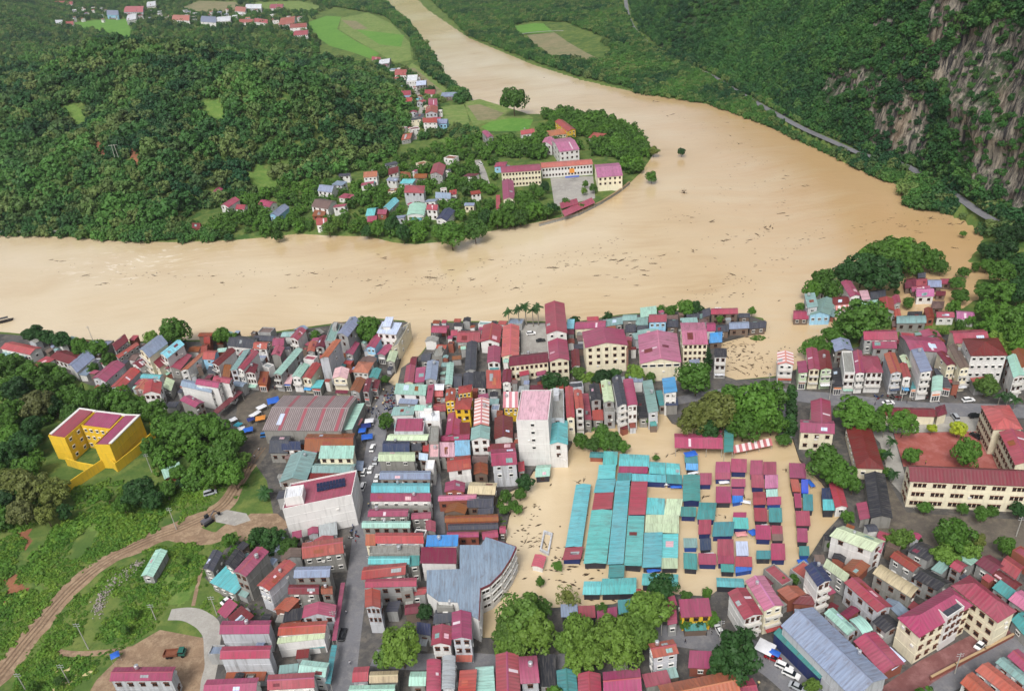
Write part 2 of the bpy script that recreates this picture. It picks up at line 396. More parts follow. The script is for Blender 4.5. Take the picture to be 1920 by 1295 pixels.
# froth drawn out below the rapids by the left bank
fc = G(270, 488); dv = t.new('ShaderNodeVectorMath', operation='DISTANCE'); t.link(t.mapping(P, (0.6, 1.0, 1.0)), dv.inputs[0]); dv.inputs[1].default_value = (fc[0] * 0.6, fc[1], 0)
fall = t.ramp(t.math('MULTIPLY', dv.outputs['Value'], 0.022), [(0.15, 1.0), (0.95, 0.0)])
fr = t.ramp(t.noise(t.mapping(off.outputs[0], (0.5, 1.6, 1)), 0.16, 5, 0.65), [(0.55, 0.0), (0.66, 0.8)])
c = t.mix(t.math('MULTIPLY', fall, fr), c, s2l((236, 224, 200)))
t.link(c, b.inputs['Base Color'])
b.inputs['Roughness'].default_value = 0.08; b.inputs['IOR'].default_value = 1.5; b.inputs['Specular IOR Level'].default_value = 0.9
rip = t.noise(t.mapping(off.outputs[0], (0.6, 1.0, 1)), 0.9, 4, 0.6); rip2 = t.noise(off.outputs[0], 0.12, 3)
bp = t.new('ShaderNodeBump'); bp.inputs['Strength'].default_value = 0.36; bp.inputs['Distance'].default_value = 0.25
t.link(t.math('ADD', rip, t.math('MULTIPLY', rip2, 1.6)), bp.inputs['Height']); t.link(bp.outputs[0], b.inputs['Normal'])
M_WATER = m
wp = [(-1500, 60), (1500, 60), (2200, 2600), (-2200, 2600)]
gx = np.linspace(0, 1, 60); V = []; 
for a in gx:
    for bb in gx: V.append(((-1300 + 2600 * bb) * (0.5 + a), 80 + 2500 * a, 0.0))
ii = np.arange(3600).reshape(60, 60)
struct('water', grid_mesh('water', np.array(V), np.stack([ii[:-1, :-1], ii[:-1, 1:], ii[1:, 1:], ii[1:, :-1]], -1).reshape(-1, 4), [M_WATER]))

# ------------------------------------------------------------------ sheets: yards, streets, fields
def fill(name, world_pts, z, m, thick=None):
    q = [Vector((p[0], p[1], 0)) for p in world_pts]
    tri = tessellate_polygon([q]); mb = MB(); n = len(q)
    tr = []
    for a, b_, c in tri:
        cr = (q[b_] - q[a]).cross(q[c] - q[a]).z
        tr.append((a, b_, c) if cr > 0 else (a, c, b_))
    mb.add([(p.x, p.y, z) for p in q], tr)
    if thick:
        mb.add([(p.x, p.y, z) for p in q] + [(p.x, p.y, z - thick) for p in q], [(i, (i + 1) % n, n + (i + 1) % n, n + i) for i in range(n)])
    return struct(name, mb.mesh(name, [m]))
def sheet(name, s, z, m, thick=None): return fill(name, poly(pts(s), z), z, m, thick)
def ribbon(name, s, w, z, m, zs=None, world=None, jit=0.0):
    L = world if world is not None else poly(pts(s), z)
    # resample smoothly
    out = []
    for i in range(len(L) - 1):
        p0 = L[max(i - 1, 0)]; p1 = L[i]; p2 = L[i + 1]; p3 = L[min(i + 2, len(L) - 1)]
        for k in range(6):
            u = k / 6; out.append(0.5 * ((2 * p1) + (p2 - p0) * u + (2 * p0 - 5 * p1 + 4 * p2 - p3) * u * u + (3 * p1 - p0 - 3 * p2 + p3) * u ** 3))
    out.append(L[-1]); L = np.array(out); V = []; n = len(L)
    ws = np.interp(np.linspace(0, 1, n), np.linspace(0, 1, len(w)), w) if isinstance(w, (list, tuple)) else np.full(n, w)
    for i in range(n):
        d = L[min(i + 1, n - 1)] - L[max(i - 1, 0)]; d = d / (np.linalg.norm(d) + 1e-9); nn = np.array([-d[1], d[0]])
        a = ws[i] / 2
        for sgn in (1, -1):
            p = L[i] + nn * sgn * (a + jit * (vnoise(L[i][0] / 4, L[i][1] / 4, 5 + sgn) - 0.5) * 2)
            V.append((p[0], p[1], z if zs is None else zs))
    f = [(2 * i + 1, 2 * i + 3, 2 * i + 2, 2 * i) for i in range(n - 1)]
    mb = MB(); mb.add(V, f); return struct(name, mb.mesh(name, [m]))

sheet('pavement', "-60,622 20,627 130,638 230,645 330,641 430,639 540,621 640,607 700,599 765,604 762,640 745,690 725,715 745,725 740,770 722,800 705,900 690,1000 670,1100 650,1310 355,1310 372,1200 430,1130 372,1070 440,1015 520,1000 500,900 450,830 330,780 280,740 170,722 100,695 0,668 -60,655", 1.02, M_PAVE, 2.6)
sheet('pavement', "745,722 752,690 790,664 808,640 808,605 905,604 1000,604 1075,606 1160,592 1320,580 1400,590 1438,603 1436,618 1350,640 1345,700 1380,712 1450,708 1482,745 1450,790 1400,800 1330,790 1290,800 1260,790 1240,762 1210,780 1160,790 1080,812 1065,842 1045,862 1000,880 985,905 930,930 955,960 945,1010 962,1040 935,1100 893,1160 905,1195 905,1310 650,1310 670,1100 690,1000 705,900 722,800 740,770", 1.02, M_PAVE, 2.6)
sheet('pavement', "1450,708 1500,690 1560,662 1640,642 1760,628 1850,622 1960,650 1960,1310 905,1310 905,1195 935,1195 1000,1142 1050,1138 1150,1132 1200,1112 1250,1112 1330,1118 1350,1102 1480,1085 1520,1040 1545,1000 1582,960 1540,900 1500,860 1490,830 1480,800 1450,790 1482,745", 1.02, M_PAVE, 2.6)
ribbon('road', "638,1330 648,1240 660,1150 670,1080 680,1000 692,910 704,830 716,775 735,742", [7.5, 7, 7, 6.6, 6.6, 7, 7, 9, 11], 1.05, M_ASPH)
ribbon('road', "1265,752 1340,738 1420,732 1500,742 1600,752 1700,764 1800,768 1980,772", [5, 6, 7, 9, 9, 9, 9], 1.05, M_ASPH)
ribbon('road', "1482,745 1478,790 1470,830", 5, 1.055, M_ASPH)
ribbon('road', "1020,1250 1120,1225 1230,1192 1330,1200 1420,1228 1480,1270 1560,1350", [6, 6, 7, 8, 9, 9, 9], 1.05, M_ASPH)
ribbon('road', "700,1232 780,1240 870,1238 1020,1250", 5.5, 1.06, M_ASPH)
ribbon('alley', "815,880 822,940 825,1000", 3.4, 1.05, M_ASPH)
ribbon('road', "1690,1330 1740,1285 1830,1240 1930,1195", 8, 1.05, M_ASPH)
sheet('plaza', "446,752 480,735 532,728 545,738 500,800 492,812 512,832 486,872 452,862 440,800", 1.05, M_DARKG)
sheet('courtyard', "1676,812 1838,808 1876,884 1694,874", 1.05, M_TILE)
sheet('courtyard', "1640,778 1840,770 1844,808 1676,811", 1.045, M_CONC)
sheet('yard', "1655,885 1700,960 1930,975 1930,1050 1800,1040 1640,1005", 1.05, M_DARKG)
sheet('lane', "1622,800 1674,812 1700,900 1715,955 1668,900 1650,830", 1.045, M_CONC)
M_TILE2 = ground_mat('brown_paving', [(130, 88, 86), (118, 78, 76), (146, 106, 104), (100, 66, 62)], (0.08, 0.3, 1.6), 0.4, 0.05)
sheet('courtyard', "1628,1305 1725,1238 1830,1185 1885,1172 1902,1188 1750,1278 1712,1310", 1.055, M_TILE2)
sheet('car_park', "976,608 1022,607 1032,668 978,668", 1.05, M_CONC)
sheet('courtyard', "1032,334 1112,330 1116,372 1040,388", 1.05, M_CONC)
ribbon('dirt_road', "-30,1300 60,1190 130,1108 200,1052 280,1012 350,985 415,950 448,905 470,868 492,838", [7, 7.5, 7, 7, 8, 10, 8, 5, 5, 6], 1.04, M_SOIL, jit=0.9)
M_RUT = ground_mat('wet_rut', [(118, 96, 76), (104, 84, 68), (132, 112, 90), (88, 72, 58)], (0.2, 0.6, 2.0), 0.5)
_L = poly(pts("-30,1300 60,1190 130,1108 200,1052 280,1012 350,985 415,950 448,905 470,868 492,838"), 1.05)
for sg in (-1.3, .1, 1.5):
    d_ = np.gradient(_L, axis=0); d_ /= np.linalg.norm(d_, axis=1)[:, None]
    ribbon('wheel_rut', '', .55, 1.06, M_RUT, world=_L + np.stack([-d_[:, 1], d_[:, 0]], 1) * sg, jit=.22)
ribbon('dirt_road', "280,1012 340,1000 400,1008 440,985 500,985", [5, 7, 7, 6, 4], 1.03, M_SOIL, jit=0.9)
sheet('dirt_patch', "180,1275 240,1215 300,1180 380,1195 400,1260 380,1310 160,1310", 1.03, M_SOIL)
sheet('dirt_patch', "440,985 470,962 520,962 545,985 500,1010 450,1015", 1.035, M_SOIL)
sheet('gravel_patch', "402,965 425,955 462,962 470,975 440,985 405,978", 1.06, M_CONC)
ribbon('driveway', "318,1152 350,1150 385,1165 398,1190 396,1240 386,1300", [4, 5, 6, 5.5, 4, 4], 1.06, M_CONC, jit=0.3)
ribbon('dirt_path', "362,1135 372,1090 380,1062", 1.2, 1.04, M_SOIL)
ribbon('dirt_path', "100,1220 140,1225 200,1222 250,1215", 2.0, 1.035, M_SOIL)
ribbon('river_road', "-60,436 80,434 180,432 300,433 372,431", 3.6, 1.9, M_CONC)
ribbon('village_road', "776,262 782,225 792,200 788,182 772,160 745,140 715,120", 5, 1.06, M_CONC)
ribbon('village_road', "895,300 905,322 912,345", 5, 1.06, M_CONC)
sheet('rice_field', "578,42 612,30 640,32 632,55 668,78 712,100 700,112 660,98 618,86 590,66", 1.05, M_RICE)
sheet('vegetable_field', "640,34 690,24 735,45 768,80 772,112 740,118 714,102 672,78 636,56", 1.05, M_CROP)
sheet('rice_field', "668,56 705,60 742,64 758,66 752,88 712,84", 1.09, M_RICE)
sheet('muddy_field', "640,38 668,40 690,54 664,56", 1.09, M_MUD)
sheet('muddy_field', "760,128 778,128 830,172 815,178", 1.09, M_MUD)
sheet('vegetable_field', "772,118 790,130 842,172 832,182 812,172 764,130", 1.05, M_CROP)
sheet('rice_field', "902,238 920,228 962,221 1000,224 990,246 915,246", 1.09, M_RICE)
sheet('muddy_field', "876,198 900,196 945,212 930,224 896,226", 1.09, M_MUD)
sheet('vegetable_field', "868,192 900,186 985,212 1000,222 930,226 888,236", 1.05, M_CROP)
sheet('vegetable_field', "826,200 872,196 880,232 838,238", 1.05, M_CROP)
sheet('rice_field', "128,44 180,38 236,36 246,58 240,78 196,60 150,55", 1.05, M_RICE)
sheet('muddy_field', "345,14 372,2 440,4 455,14 408,26 358,24", 1.05, M_MUD)
sheet('vegetable_field', "470,6 560,2 600,12 586,24 500,22", 1.05, M_CROP)
sheet('rice_field', "962,50 1000,44 1060,46 1068,58 1000,64 966,62", 3.2, M_RICE)
sheet('muddy_field', "988,66 1050,60 1100,66 1130,84 1146,100 1130,118 1080,116 1030,112 1010,92", 3.2, M_MUD)
ribbon('field_road', "960,66 1010,60 1060,58 1100,62 1140,82 1190,96 1230,98", 3.5, 3.6, M_CONC)

mr = ribbon('mountain_road', '', 5.8, ROADZ, M_ASPH, world=mroad[np.argsort(-mroad[:, 1])])

# ------------------------------------------------------------------ the limestone mountain on the right bank
ysm = np.concatenate([np.arange(290, 760, 2.2), np.arange(760, 1500, 6), np.arange(1500, 3200, 25)])
hs = np.concatenate([np.arange(0, 150, 2.0), np.arange(150, 330, 6.0)])
YM, HM = np.meshgrid(ysm, hs, indexing='ij')
def mount_run(y, h):
    """how far into the mountain the surface stands at height h above its foot"""
    ang = np.interp(y, [300, 480, 560, 640, 800, 1600], [80, 78, 72, 56, 42, 36])
    rough = np.interp(y, [300, 560, 700, 1600], [1.0, 1.0, 0.45, 0.3])
    r = h / np.tan(np.radians(ang))
    led = 12 * fbm(y / 55, h / 42, 21, 3) + 8.0 * fbm(y / 20, h / 24, 27, 3)
    flute = 4.2 * fbm(y / 6.0, h / 34, 31, 3) + 1.4 * fbm(y / 2.6, h / 9, 35, 2)
    return r + (led * np.clip(h / 22, 0, 1) + flute * np.clip(h / 8, 0, 1)) * rough + 26 * fbm(y / 170, h / 400, 41, 2) * np.clip(h / 50, 0, 1)
XM = road_x(YM) + 6.5 + mount_run(YM, HM); ZM = ROADZ - 1.5 + HM
nm, nh = YM.shape; im = np.arange(nm * nh).reshape(nm, nh)
FM = np.stack([im[:-1, :-1], im[:-1, 1:], im[1:, 1:], im[1:, :-1]], -1).reshape(-1, 4)
m, t, b = mat('limestone'); P = pos(t)
nst = t.noise(t.mapping(P, (1, 1, 0.05)), 0.42, 6, 0.75); nb = t.noise(t.mapping(P, (1, 1, 0.3)), 0.07, 3); nf = t.noise(P, 0.9, 5, 0.7)
c = t.mix(t.ramp(nst, [(0.42, 0), (0.60, 1)]), s2l((24, 24, 28)), s2l((154, 146, 132)))
c = t.mix(t.ramp(nb, [(0.54, 0), (0.74, 0.4)]), c, s2l((132, 108, 80)))
c = t.mix(t.ramp(nf, [(0.5, 0), (0.75, 0.6)]), c, s2l((70, 66, 64)))
nrm = t.new('ShaderNodeNewGeometry').outputs['True Normal']; sp = t.new('ShaderNodeSeparateXYZ'); t.link(nrm, sp.inputs[0])
c = t.mix(t.ramp(sp.outputs[2], [(0.42, 0), (0.62, 1)]), c, s2l((48, 70, 34)))
t.link(c, b.inputs['Base Color']); b.inputs['Roughness'].default_value = 0.9
bp = t.new('ShaderNodeBump'); bp.inputs['Strength'].default_value = 0.8; bp.inputs['Distance'].default_value = 1.2; t.link(nst, bp.inputs['Height']); t.link(bp.outputs[0], b.inputs['Normal'])
struct('mountain', grid_mesh('mountain', np.stack([XM.ravel(), YM.ravel(), ZM.ravel()], 1), FM, [m]))

# ------------------------------------------------------------------ bare earth, puddle and bright grass patches lying on the land
def settle_poly(s, z=1.0):
    """a patch seen on a slope, brought down onto the ground it lies on"""
    for _ in range(8):
        q = poly(pts(s), z); z = .5 * z + .5 * float(terr(q.mean(0)[None])[0])
    return poly(pts(s), z)
def drape(name, s, m, lift=0.12, z=1.0, step=2.5):
    q = settle_poly(s, z) if z > 5 else poly(pts(s), z); lo, hi = q.min(0), q.max(0)
    gx, gy = np.arange(lo[0], hi[0] + step, step), np.arange(lo[1], hi[1] + step, step); X, Y = np.meshgrid(gx, gy)
    P_ = np.stack([X.ravel(), Y.ravel()], 1); ins = (sdist(P_, q) > (vnoise(P_[:, 0] / 5, P_[:, 1] / 5, 3) - .5) * 5).reshape(X.shape); Z_ = (terr(P_) + lift).reshape(X.shape)
    mb_ = MB(); id_ = -np.ones(X.shape, int)
    V_ = []; F_ = []
    for i in range(X.shape[0] - 1):
        for j in range(X.shape[1] - 1):
            if ins[i, j] and ins[i + 1, j] and ins[i, j + 1] and ins[i + 1, j + 1]:
                f = []
                for a_, b2 in ((i, j), (i, j + 1), (i + 1, j + 1), (i + 1, j)):
                    if id_[a_, b2] < 0: id_[a_, b2] = len(V_); V_.append((X[a_, b2], Y[a_, b2], Z_[a_, b2]))
                    f.append(id_[a_, b2])
                F_.append(tuple(f))
    if F_: mb_.add(V_, F_); struct(name, mb_.mesh(name, [m], True))
M_EARTH = ground_mat('red_earth', [(140, 92, 68), (124, 82, 62), (156, 108, 80), (104, 84, 60)], (0.05, 0.3, 1.4))
M_BRIGHT = ground_mat('young_grass', [(98, 126, 58), (84, 114, 52), (116, 134, 70), (66, 94, 44)], (0.08, 0.3, 1.4))
CLEARINGS = ["455,345 490,330 530,338 520,352 470,360", "540,345 575,336 590,346 560,356", "118,218 150,210 172,222 140,236", "380,205 420,198 430,212 390,220"]
for s_ in CLEARINGS: drape('grass_clearing', s_, M_BRIGHT, .35, 22, 3)
M_PUD = flat_mat('pale_puddle', (196, 182, 130), .12, .6, 0, .08, .2)
SCARS = ["176,268 198,264 206,288 196,300 178,298", "240,276 260,280 266,300 238,306"]
for s_ in SCARS: drape('bare_earth', s_, M_EARTH, .4, 22, 3)
for s_ in ("0,1080 40,1070 60,1100 30,1130 0,1140", "60,1140 100,1120 110,1150 70,1180", "20,1000 60,990 70,1020 30,1040"): drape('bare_earth', s_, M_EARTH, .03, 1, 1.0)
for s_ in ("50,1110 80,1085 90,1110 70,1135 45,1140", "300,1080 360,1060 380,1100 350,1140 310,1130", "180,950 260,960 230,1000 170,1010", "410,1110 450,1115 440,1140 400,1135", "820,262 880,250 900,262 850,275"): drape('grass_patch', s_, M_BRIGHT, .035, 1, 1.0)
drape('puddle', "80,1265 110,1250 150,1248 170,1262 120,1300 75,1305", M_PUD, .05, 1, .8)
# ------------------------------------------------------------------ shared small parts
def frame_mesh(name, fm, mull=1, pane=GLASS):
    mb = MB(); b_ = 0.065
    mb.box(-.5, .5, 0, .10, -.5, -.5 + b_, 0); mb.box(-.5, .5, 0, .10, .5 - b_, .5, 0)
    mb.box(-.5, -.5 + b_, 0, .098, -.5 + b_, .5 - b_, 0); mb.box(.5 - b_, .5, 0, .098, -.5 + b_, .5 - b_, 0)
    for k in range(mull):
        x = -.5 + (k + 1) / (mull + 1); mb.box(x - .03, x + .03, 0, .09, -.5 + b_, .5 - b_, 0)
    mb.box(-.56, .56, 0, .42, .52, .58, 0); mb.box(-.54, .54, 0, .2, -.56, -.51, 0)
    mb.add([(-.44, .035, -.44), (.44, .035, -.44), (.44, .035, .44), (-.44, .035, .44)], [(3, 2, 1, 0)], 1)
    return mb.mesh(name, [fm, pane])
WIN = [frame_mesh('window_white', FR_W, 1), frame_mesh('window_brown', FR_B, 1), frame_mesh('window_plain', FR_W, 0)]
DOOR = frame_mesh('shop_front', FR_W, 2, SHUT)
_rail = flat_mat('balcony_plaster', (206, 202, 194), 0.8)
mb = MB(); mb.box(-.5, .5, 0, 1.1, -.12, 0); mb.box(-.5, .5, 1.02, 1.1, 0, .55); mb.box(-.5, -.47, 0, 1.02, 0, .55); mb.box(.47, .5, 0, 1.02, 0, .55); mb.box(-.5, .5, 1.0, 1.14, .62, .74)
for k in range(7): mb.box(-.45 + k * .15 - .012, -.45 + k * .15 + .012, 1.03, 1.09, .55, .62)
BALC = mb.mesh('balcony', [_rail])
mb = MB(); n = 14
for (z0, z1, r0, r1) in ((.35, .42, .38, .5), (.42, 1.28, .5, .5), (1.28, 1.36, .5, .36), (1.36, 1.42, .15, .15)):
    mb.tube((0, 0, z0), (0, 0, z1), r0, r1, n)
for a in range(4): mb.tube((.36 * math.cos(a * 1.57 + .78), .36 * math.sin(a * 1.57 + .78), 0), (.36 * math.cos(a * 1.57 + .78), .36 * math.sin(a * 1.57 + .78), .45), .035, .035, 4)
TANK = mb.mesh('water_tank', [STEEL], True)
for p in TANK.polygons: p.use_smooth = False
mb = MB(); mb.box(-.45, .45, .02, .4, -.32, .32); ACU = mb.mesh('air_conditioner', [FR_W])
CAP = flat_mat('ridge_cap', (150, 96, 100), 0.5)

def face_mat(center, n, w, h):
    n = Vector((n[0], n[1], 0)).normalized(); d = n.cross(Vector((0, 0, 1)))
    return Matrix(((d.x * w, n.x, 0, center[0]), (d.y * w, n.y, 0, center[1]), (0, 0, h, center[2]), (0, 0, 0, 1)))

FOOT = []          # footprints (world quads), so that trees keep clear of houses
rnd = random.Random(11)

def roof_profile(mb, S, T, prof, s0, s1, th, swap, rc_cap=False):
    """extrude a roof cross-section prof [(t, z)] from s0 to s1; S,T map to world; uv in metres"""
    n = len(prof); L = math.hypot(*(S))
    def W(s, t_, z, O):
        return (O[0] + S[0] * s + T[0] * t_, O[1] + S[1] * s + T[1] * t_, z)
    return W, n, L

def volume(th, O, A, B, D, z0, z1, roof, rc, wc, fl, zg):
    """one block of a house: wall + roof (+ windows, doors, ...), all children of th; O = th origin xy"""
    A, B, D = (np.array(p) - O for p in (A, B, D))
    if (B - A)[0] * (D - A)[1] - (B - A)[1] * (D - A)[0] < 0: A, B, D = B, A, D + (B - A)
    u = B - A; v = D - A; lu = np.linalg.norm(u); lv = np.linalg.norm(v); C = B + v
    FOOT.append([p + O for p in (A, B, C, D)])
    ins = min(0.4, 0.08 * min(lu, lv)) if roof != 'flat' else 0.0
    iu, iv = ins / lu, ins / lv
    def W(s, t_): return A + u * s + v * t_
    q = [W(iu, iv), W(1 - iu, iv), W(1 - iu, 1 - iv), W(iu, 1 - iv)]
    zo = th.location.z
    rise = fl.get('rise')
    along_u = roof in ('gu', 'hu', 'su', 'sd', 'au')
    span = lv if along_u else lu
    if rise is None: rise = min(max(0.17 * span, 0.35), 2.3) if roof[0] in 'gh' else min(0.10 * span + 0.1, 1.3)
    if fl.get('stall'): rise = min(rise, 0.45)
    thk = 0.13
    # ---- cross-section in (t, z)
    if roof[0] == 'g' or roof[0] == 'h': prof = [(0, z1), (.5, z1 + rise), (1, z1)]
    elif roof == 'su' or roof == 'sv': prof = [(0, z1), (1, z1 + rise)]
    elif roof == 'sd': prof = [(0, z1 + rise), (1, z1)]
    elif roof[0] == 'a': prof = [(k / 8, z1 + rise * math.sin(math.pi * k / 8) ** .8) for k in range(9)]
    else: prof = None
    def P3(s, t_, z):
        w_ = W(s, t_) if along_u else W(t_, s)
        return (w_[0], w_[1], z - zo)
    Ls = lu if along_u else lv; Lt = lv if along_u else lu
    # ---- walls
    wm = MB()
    if not fl.get('open'):
        if prof is None:
            wm.prism(q, z0 - zo, z1 + 0.55 - zo, 0, cap=False)
            d = 0.22; di, dj = d / lu, d / lv
            qi = [W(di, dj), W(1 - di, dj), W(1 - di, 1 - dj), W(di, 1 - dj)]
            o_ = len(wm.v); zt = z1 + 0.55 - zo
            wm.add([(p[0], p[1], zt) for p in q] + [(p[0], p[1], zt) for p in qi] + [(p[0], p[1], z1 - zo) for p in qi],
                   [(i, (i + 1) % 4, 4 + (i + 1) % 4, 4 + i) for i in range(4)] + [(4 + i, 4 + (i + 1) % 4, 8 + (i + 1) % 4, 8 + i) for i in range(4)])
        else:
            tt0, tt1 = (iv, 1 - iv) if along_u else (iu, 1 - iu); s_0, s_1 = (iu, 1 - iu) if along_u else (iv, 1 - iv)
            def zr(t_):
                for k in range(len(prof) - 1):
                    if prof[k][0] <= t_ <= prof[k + 1][0]:
                        a = (t_ - prof[k][0]) / (prof[k + 1][0] - prof[k][0]); return prof[k][1] + a * (prof[k + 1][1] - prof[k][1]) - 0.03
            ts = [tt0] + [p[0] for p in prof if tt0 < p[0] < tt1] + [tt1]
            if roof[0] == 'h': ring = [(t_, z1 - 0.03) for t_ in (tt0, tt1)]
            else: ring = [(t_, zr(t_)) for t_ in ts]
            for s_, flip in ((s_0, along_u), (s_1, not along_u)):
                vv = [P3(s_, tt0, z0), P3(s_, tt1, z0)] + [P3(s_, a, z) for a, z in reversed(ring)]
                f = tuple(range(len(vv))); wm.add(vv, [f[::-1] if flip else f])
            for t_, z_, flip in ((ring[0][0], ring[0][1], not along_u), (ring[-1][0], ring[-1][1], along_u)):
                vv = [P3(s_0, t_, z0), P3(s_1, t_, z0), P3(s_1, t_, z_), P3(s_0, t_, z_)]
                wm.add(vv, [(0, 1, 2, 3) if not flip else (3, 2, 1, 0)])
        # floor bands
        nf = max(1, int(round((z1 - zg) / 3.4)))
        if nf > 1 and not fl.get('stall'):
            for k in range(1, nf):
                zz = zg + k * (z1 - zg) / nf - zo
                e = 0.07; eu, ev = e / lu, e / lv
                qq = [W(iu - eu, iv - ev), W(1 - iu + eu, iv - ev), W(1 - iu + eu, 1 - iv + ev), W(iu - eu, 1 - iv + ev)]
                wm.prism(qq, zz - .09, zz + .09, 0)
        link('wall', wm.mesh('wall', [wall_mat(wc)]), th)
        if fl.get('rim'):
            rmb = MB(); zt = z1 + .56 - zo; g0, g1 = -.25, 1.0
            for (s0, s1, t0, t1) in ((g0 / lu, 1 - g0 / lu, g0 / lv, g1 / lv), (g0 / lu, 1 - g0 / lu, 1 - g1 / lv, 1 - g0 / lv), (g0 / lu, g1 / lu, g1 / lv, 1 - g1 / lv), (1 - g1 / lu, 1 - g0 / lu, g1 / lv, 1 - g1 / lv)):
                if fl['rim'] != True and (('n' not in fl['rim'] and t0 < 0 and t1 < .5) or ('f' not in fl['rim'] and t1 > 1) or ('l' not in fl['rim'] and s0 < 0 and s1 < .5) or ('r' not in fl['rim'] and s1 > 1 and s0 > .5)): continue
                rmb.prism([W(s0, t0), W(s1, t0), W(s1, t1), W(s0, t1)], zt - .3, zt + .12)
            link('parapet_cap', rmb.mesh('parapet_cap', [FR_W]), th)
    else:
        n_s = max(2, int(lu / 5) + 1)
        for k in range(n_s):
            for t_ in (iv * 1.5, 1 - iv * 1.5):
                p = W(iu + (1 - 2 * iu) * k / (n_s - 1), t_); mb = MB()
                mb.tube((p[0], p[1], z0 - zo), (p[0], p[1], z1 - zo + .02), 0.09, 0.09, 6); link('post', mb.mesh('post', [POST]), th)
    # ---- roof
    rm = MB(); rmat = [roof_mat(rc)]
    if prof is None:
        d = 0.22; di, dj = d / lu, d / lv
        qq = [W(di, dj), W(1 - di, dj), W(1 - di, 1 - dj), W(di, 1 - dj)]
        rm.add([(p[0], p[1], z1 - zo) for p in qq], [(0, 1, 2, 3)], 0, [[(0, 0), (lu, 0), (lu, lv), (0, lv)]])
        if fl.get('cap'):
            # a sheet roof standing inside the parapet
            g = 0.8; gi, gj = g / lu, g / lv
            qq = [W(gi, gj), W(1 - gi, gj), W(1 - gi, 1 - gj), W(gi, 1 - gj)]
            vv = [(p[0], p[1], z1 - zo + .25) for p in qq[:2]] + [(p[0], p[1], z1 - zo + .7) for p in qq[2:]]
            rm.add(vv, [(0, 1, 2, 3)], 0, [[(0, 0), (lu, 0), (lu, lv), (0, lv)]])
            rm.add([(p[0], p[1], z1 - zo) for p in qq] + vv, [(i, (i + 1) % 4, 4 + (i + 1) % 4, 4 + i) for i in range(4)])
    elif roof[0] == 'h':
        r_ = min(0.5, 0.5 * Lt / Ls)
        e = [P3(0, 0, z1), P3(1, 0, z1), P3(1, 1, z1), P3(0, 1, z1), P3(r_, .5, z1 + rise), P3(1 - r_, .5, z1 + rise)]
        fs = [(0, 1, 5, 4), (1, 2, 5), (2, 3, 4, 5), (3, 0, 4)]
        if not along_u: fs = [f[::-1] for f in fs]
        hl = math.hypot(Lt / 2, rise)
        uvs = [[(0, 0), (Ls, 0), (Ls * (1 - r_), hl), (Ls * r_, hl)], [(0, 0), (Lt, 0), (Lt / 2, hl)], [(0, 0), (Ls, 0), (Ls * (1 - r_), hl), (Ls * r_, hl)], [(0, 0), (Lt, 0), (Lt / 2, hl)]]
        if not along_u: uvs = [x[::-1] for x in uvs]
        rm.add(e, fs, 0, uvs)
        lo = [(p[0], p[1], p[2] - .16) for p in e[:4]]
        f2 = [(i, 4 + i, 4 + (i + 1) % 4, (i + 1) % 4) for i in range(4)] + [(7, 6, 5, 4)]
        if not along_u: f2 = [f[::-1] for f in f2]
        rm.add(e[:4] + lo, f2, 0)
    else:
        m_ = len(prof); top = []; 
        dist = [0.0]
        for k in range(1, m_): dist.append(dist[-1] + math.hypot((prof[k][0] - prof[k - 1][0]) * Lt, prof[k][1] - prof[k - 1][1]))
        vv = []
        for s_ in (0, 1):
            vv += [P3(s_, a, z) for a, z in prof]
            vv += [P3(s_, a, z - thk) for a, z in prof]
        fs = []; uvs = []
        for k in range(m_ - 1):
            fs.append((k, 2 * m_ + k, 2 * m_ + k + 1, k + 1)); uvs.append([(0, dist[k]), (Ls, dist[k]), (Ls, dist[k + 1]), (0, dist[k + 1])])
            fs.append((m_ + k, m_ + k + 1, 3 * m_ + k + 1, 3 * m_ + k)); uvs.append([(0, 0)] * 4)
            fs.append((k, k + 1, m_ + k + 1, m_ + k)); uvs.append([(0, 0)] * 4)
            fs.append((2 * m_ + k, 3 * m_ + k, 3 * m_ + k + 1, 2 * m_ + k + 1)); uvs.append([(0, 0)] * 4)
        fs.append((0, m_, 3 * m_, 2 * m_)); uvs.append([(0, 0)] * 4)
        fs.append((m_ - 1, 3 * m_ - 1, 4 * m_ - 1 + 0, 2 * m_ - 1)); uvs.append([(0, 0)] * 4)
        fs[-1] = (2 * m_ + m_ - 1, 3 * m_ + m_ - 1, m_ + m_ - 1, m_ - 1)
        if along_u: pass
        else: fs = [f[::-1] for f in fs]; uvs = [x[::-1] for x in uvs]
        rm.add(vv, fs, 0, uvs)
    ro = link('roof', rm.mesh('roof', rmat), th)
    if roof[0] == 'g' and not fl.get('stall') and Ls > 5:
        cm = MB(); w_ = .28 / Lt; zz = z1 + rise
        cm.add([P3(-.004, .5 - w_, zz + .05 - rise * 2 * w_), P3(-.004, .5, zz + .09), P3(-.004, .5 + w_, zz + .05 - rise * 2 * w_),
                P3(1.004, .5 - w_, zz + .05 - rise * 2 * w_), P3(1.004, .5, zz + .09), P3(1.004, .5 + w_, zz + .05 - rise * 2 * w_)],
               [(0, 3, 4, 1), (1, 4, 5, 2)] if along_u else [(1, 4, 3, 0), (2, 5, 4, 1)], 0)
        link('ridge_cap', cm.mesh('ridge_cap', [roof_mat(rc)]), ro)
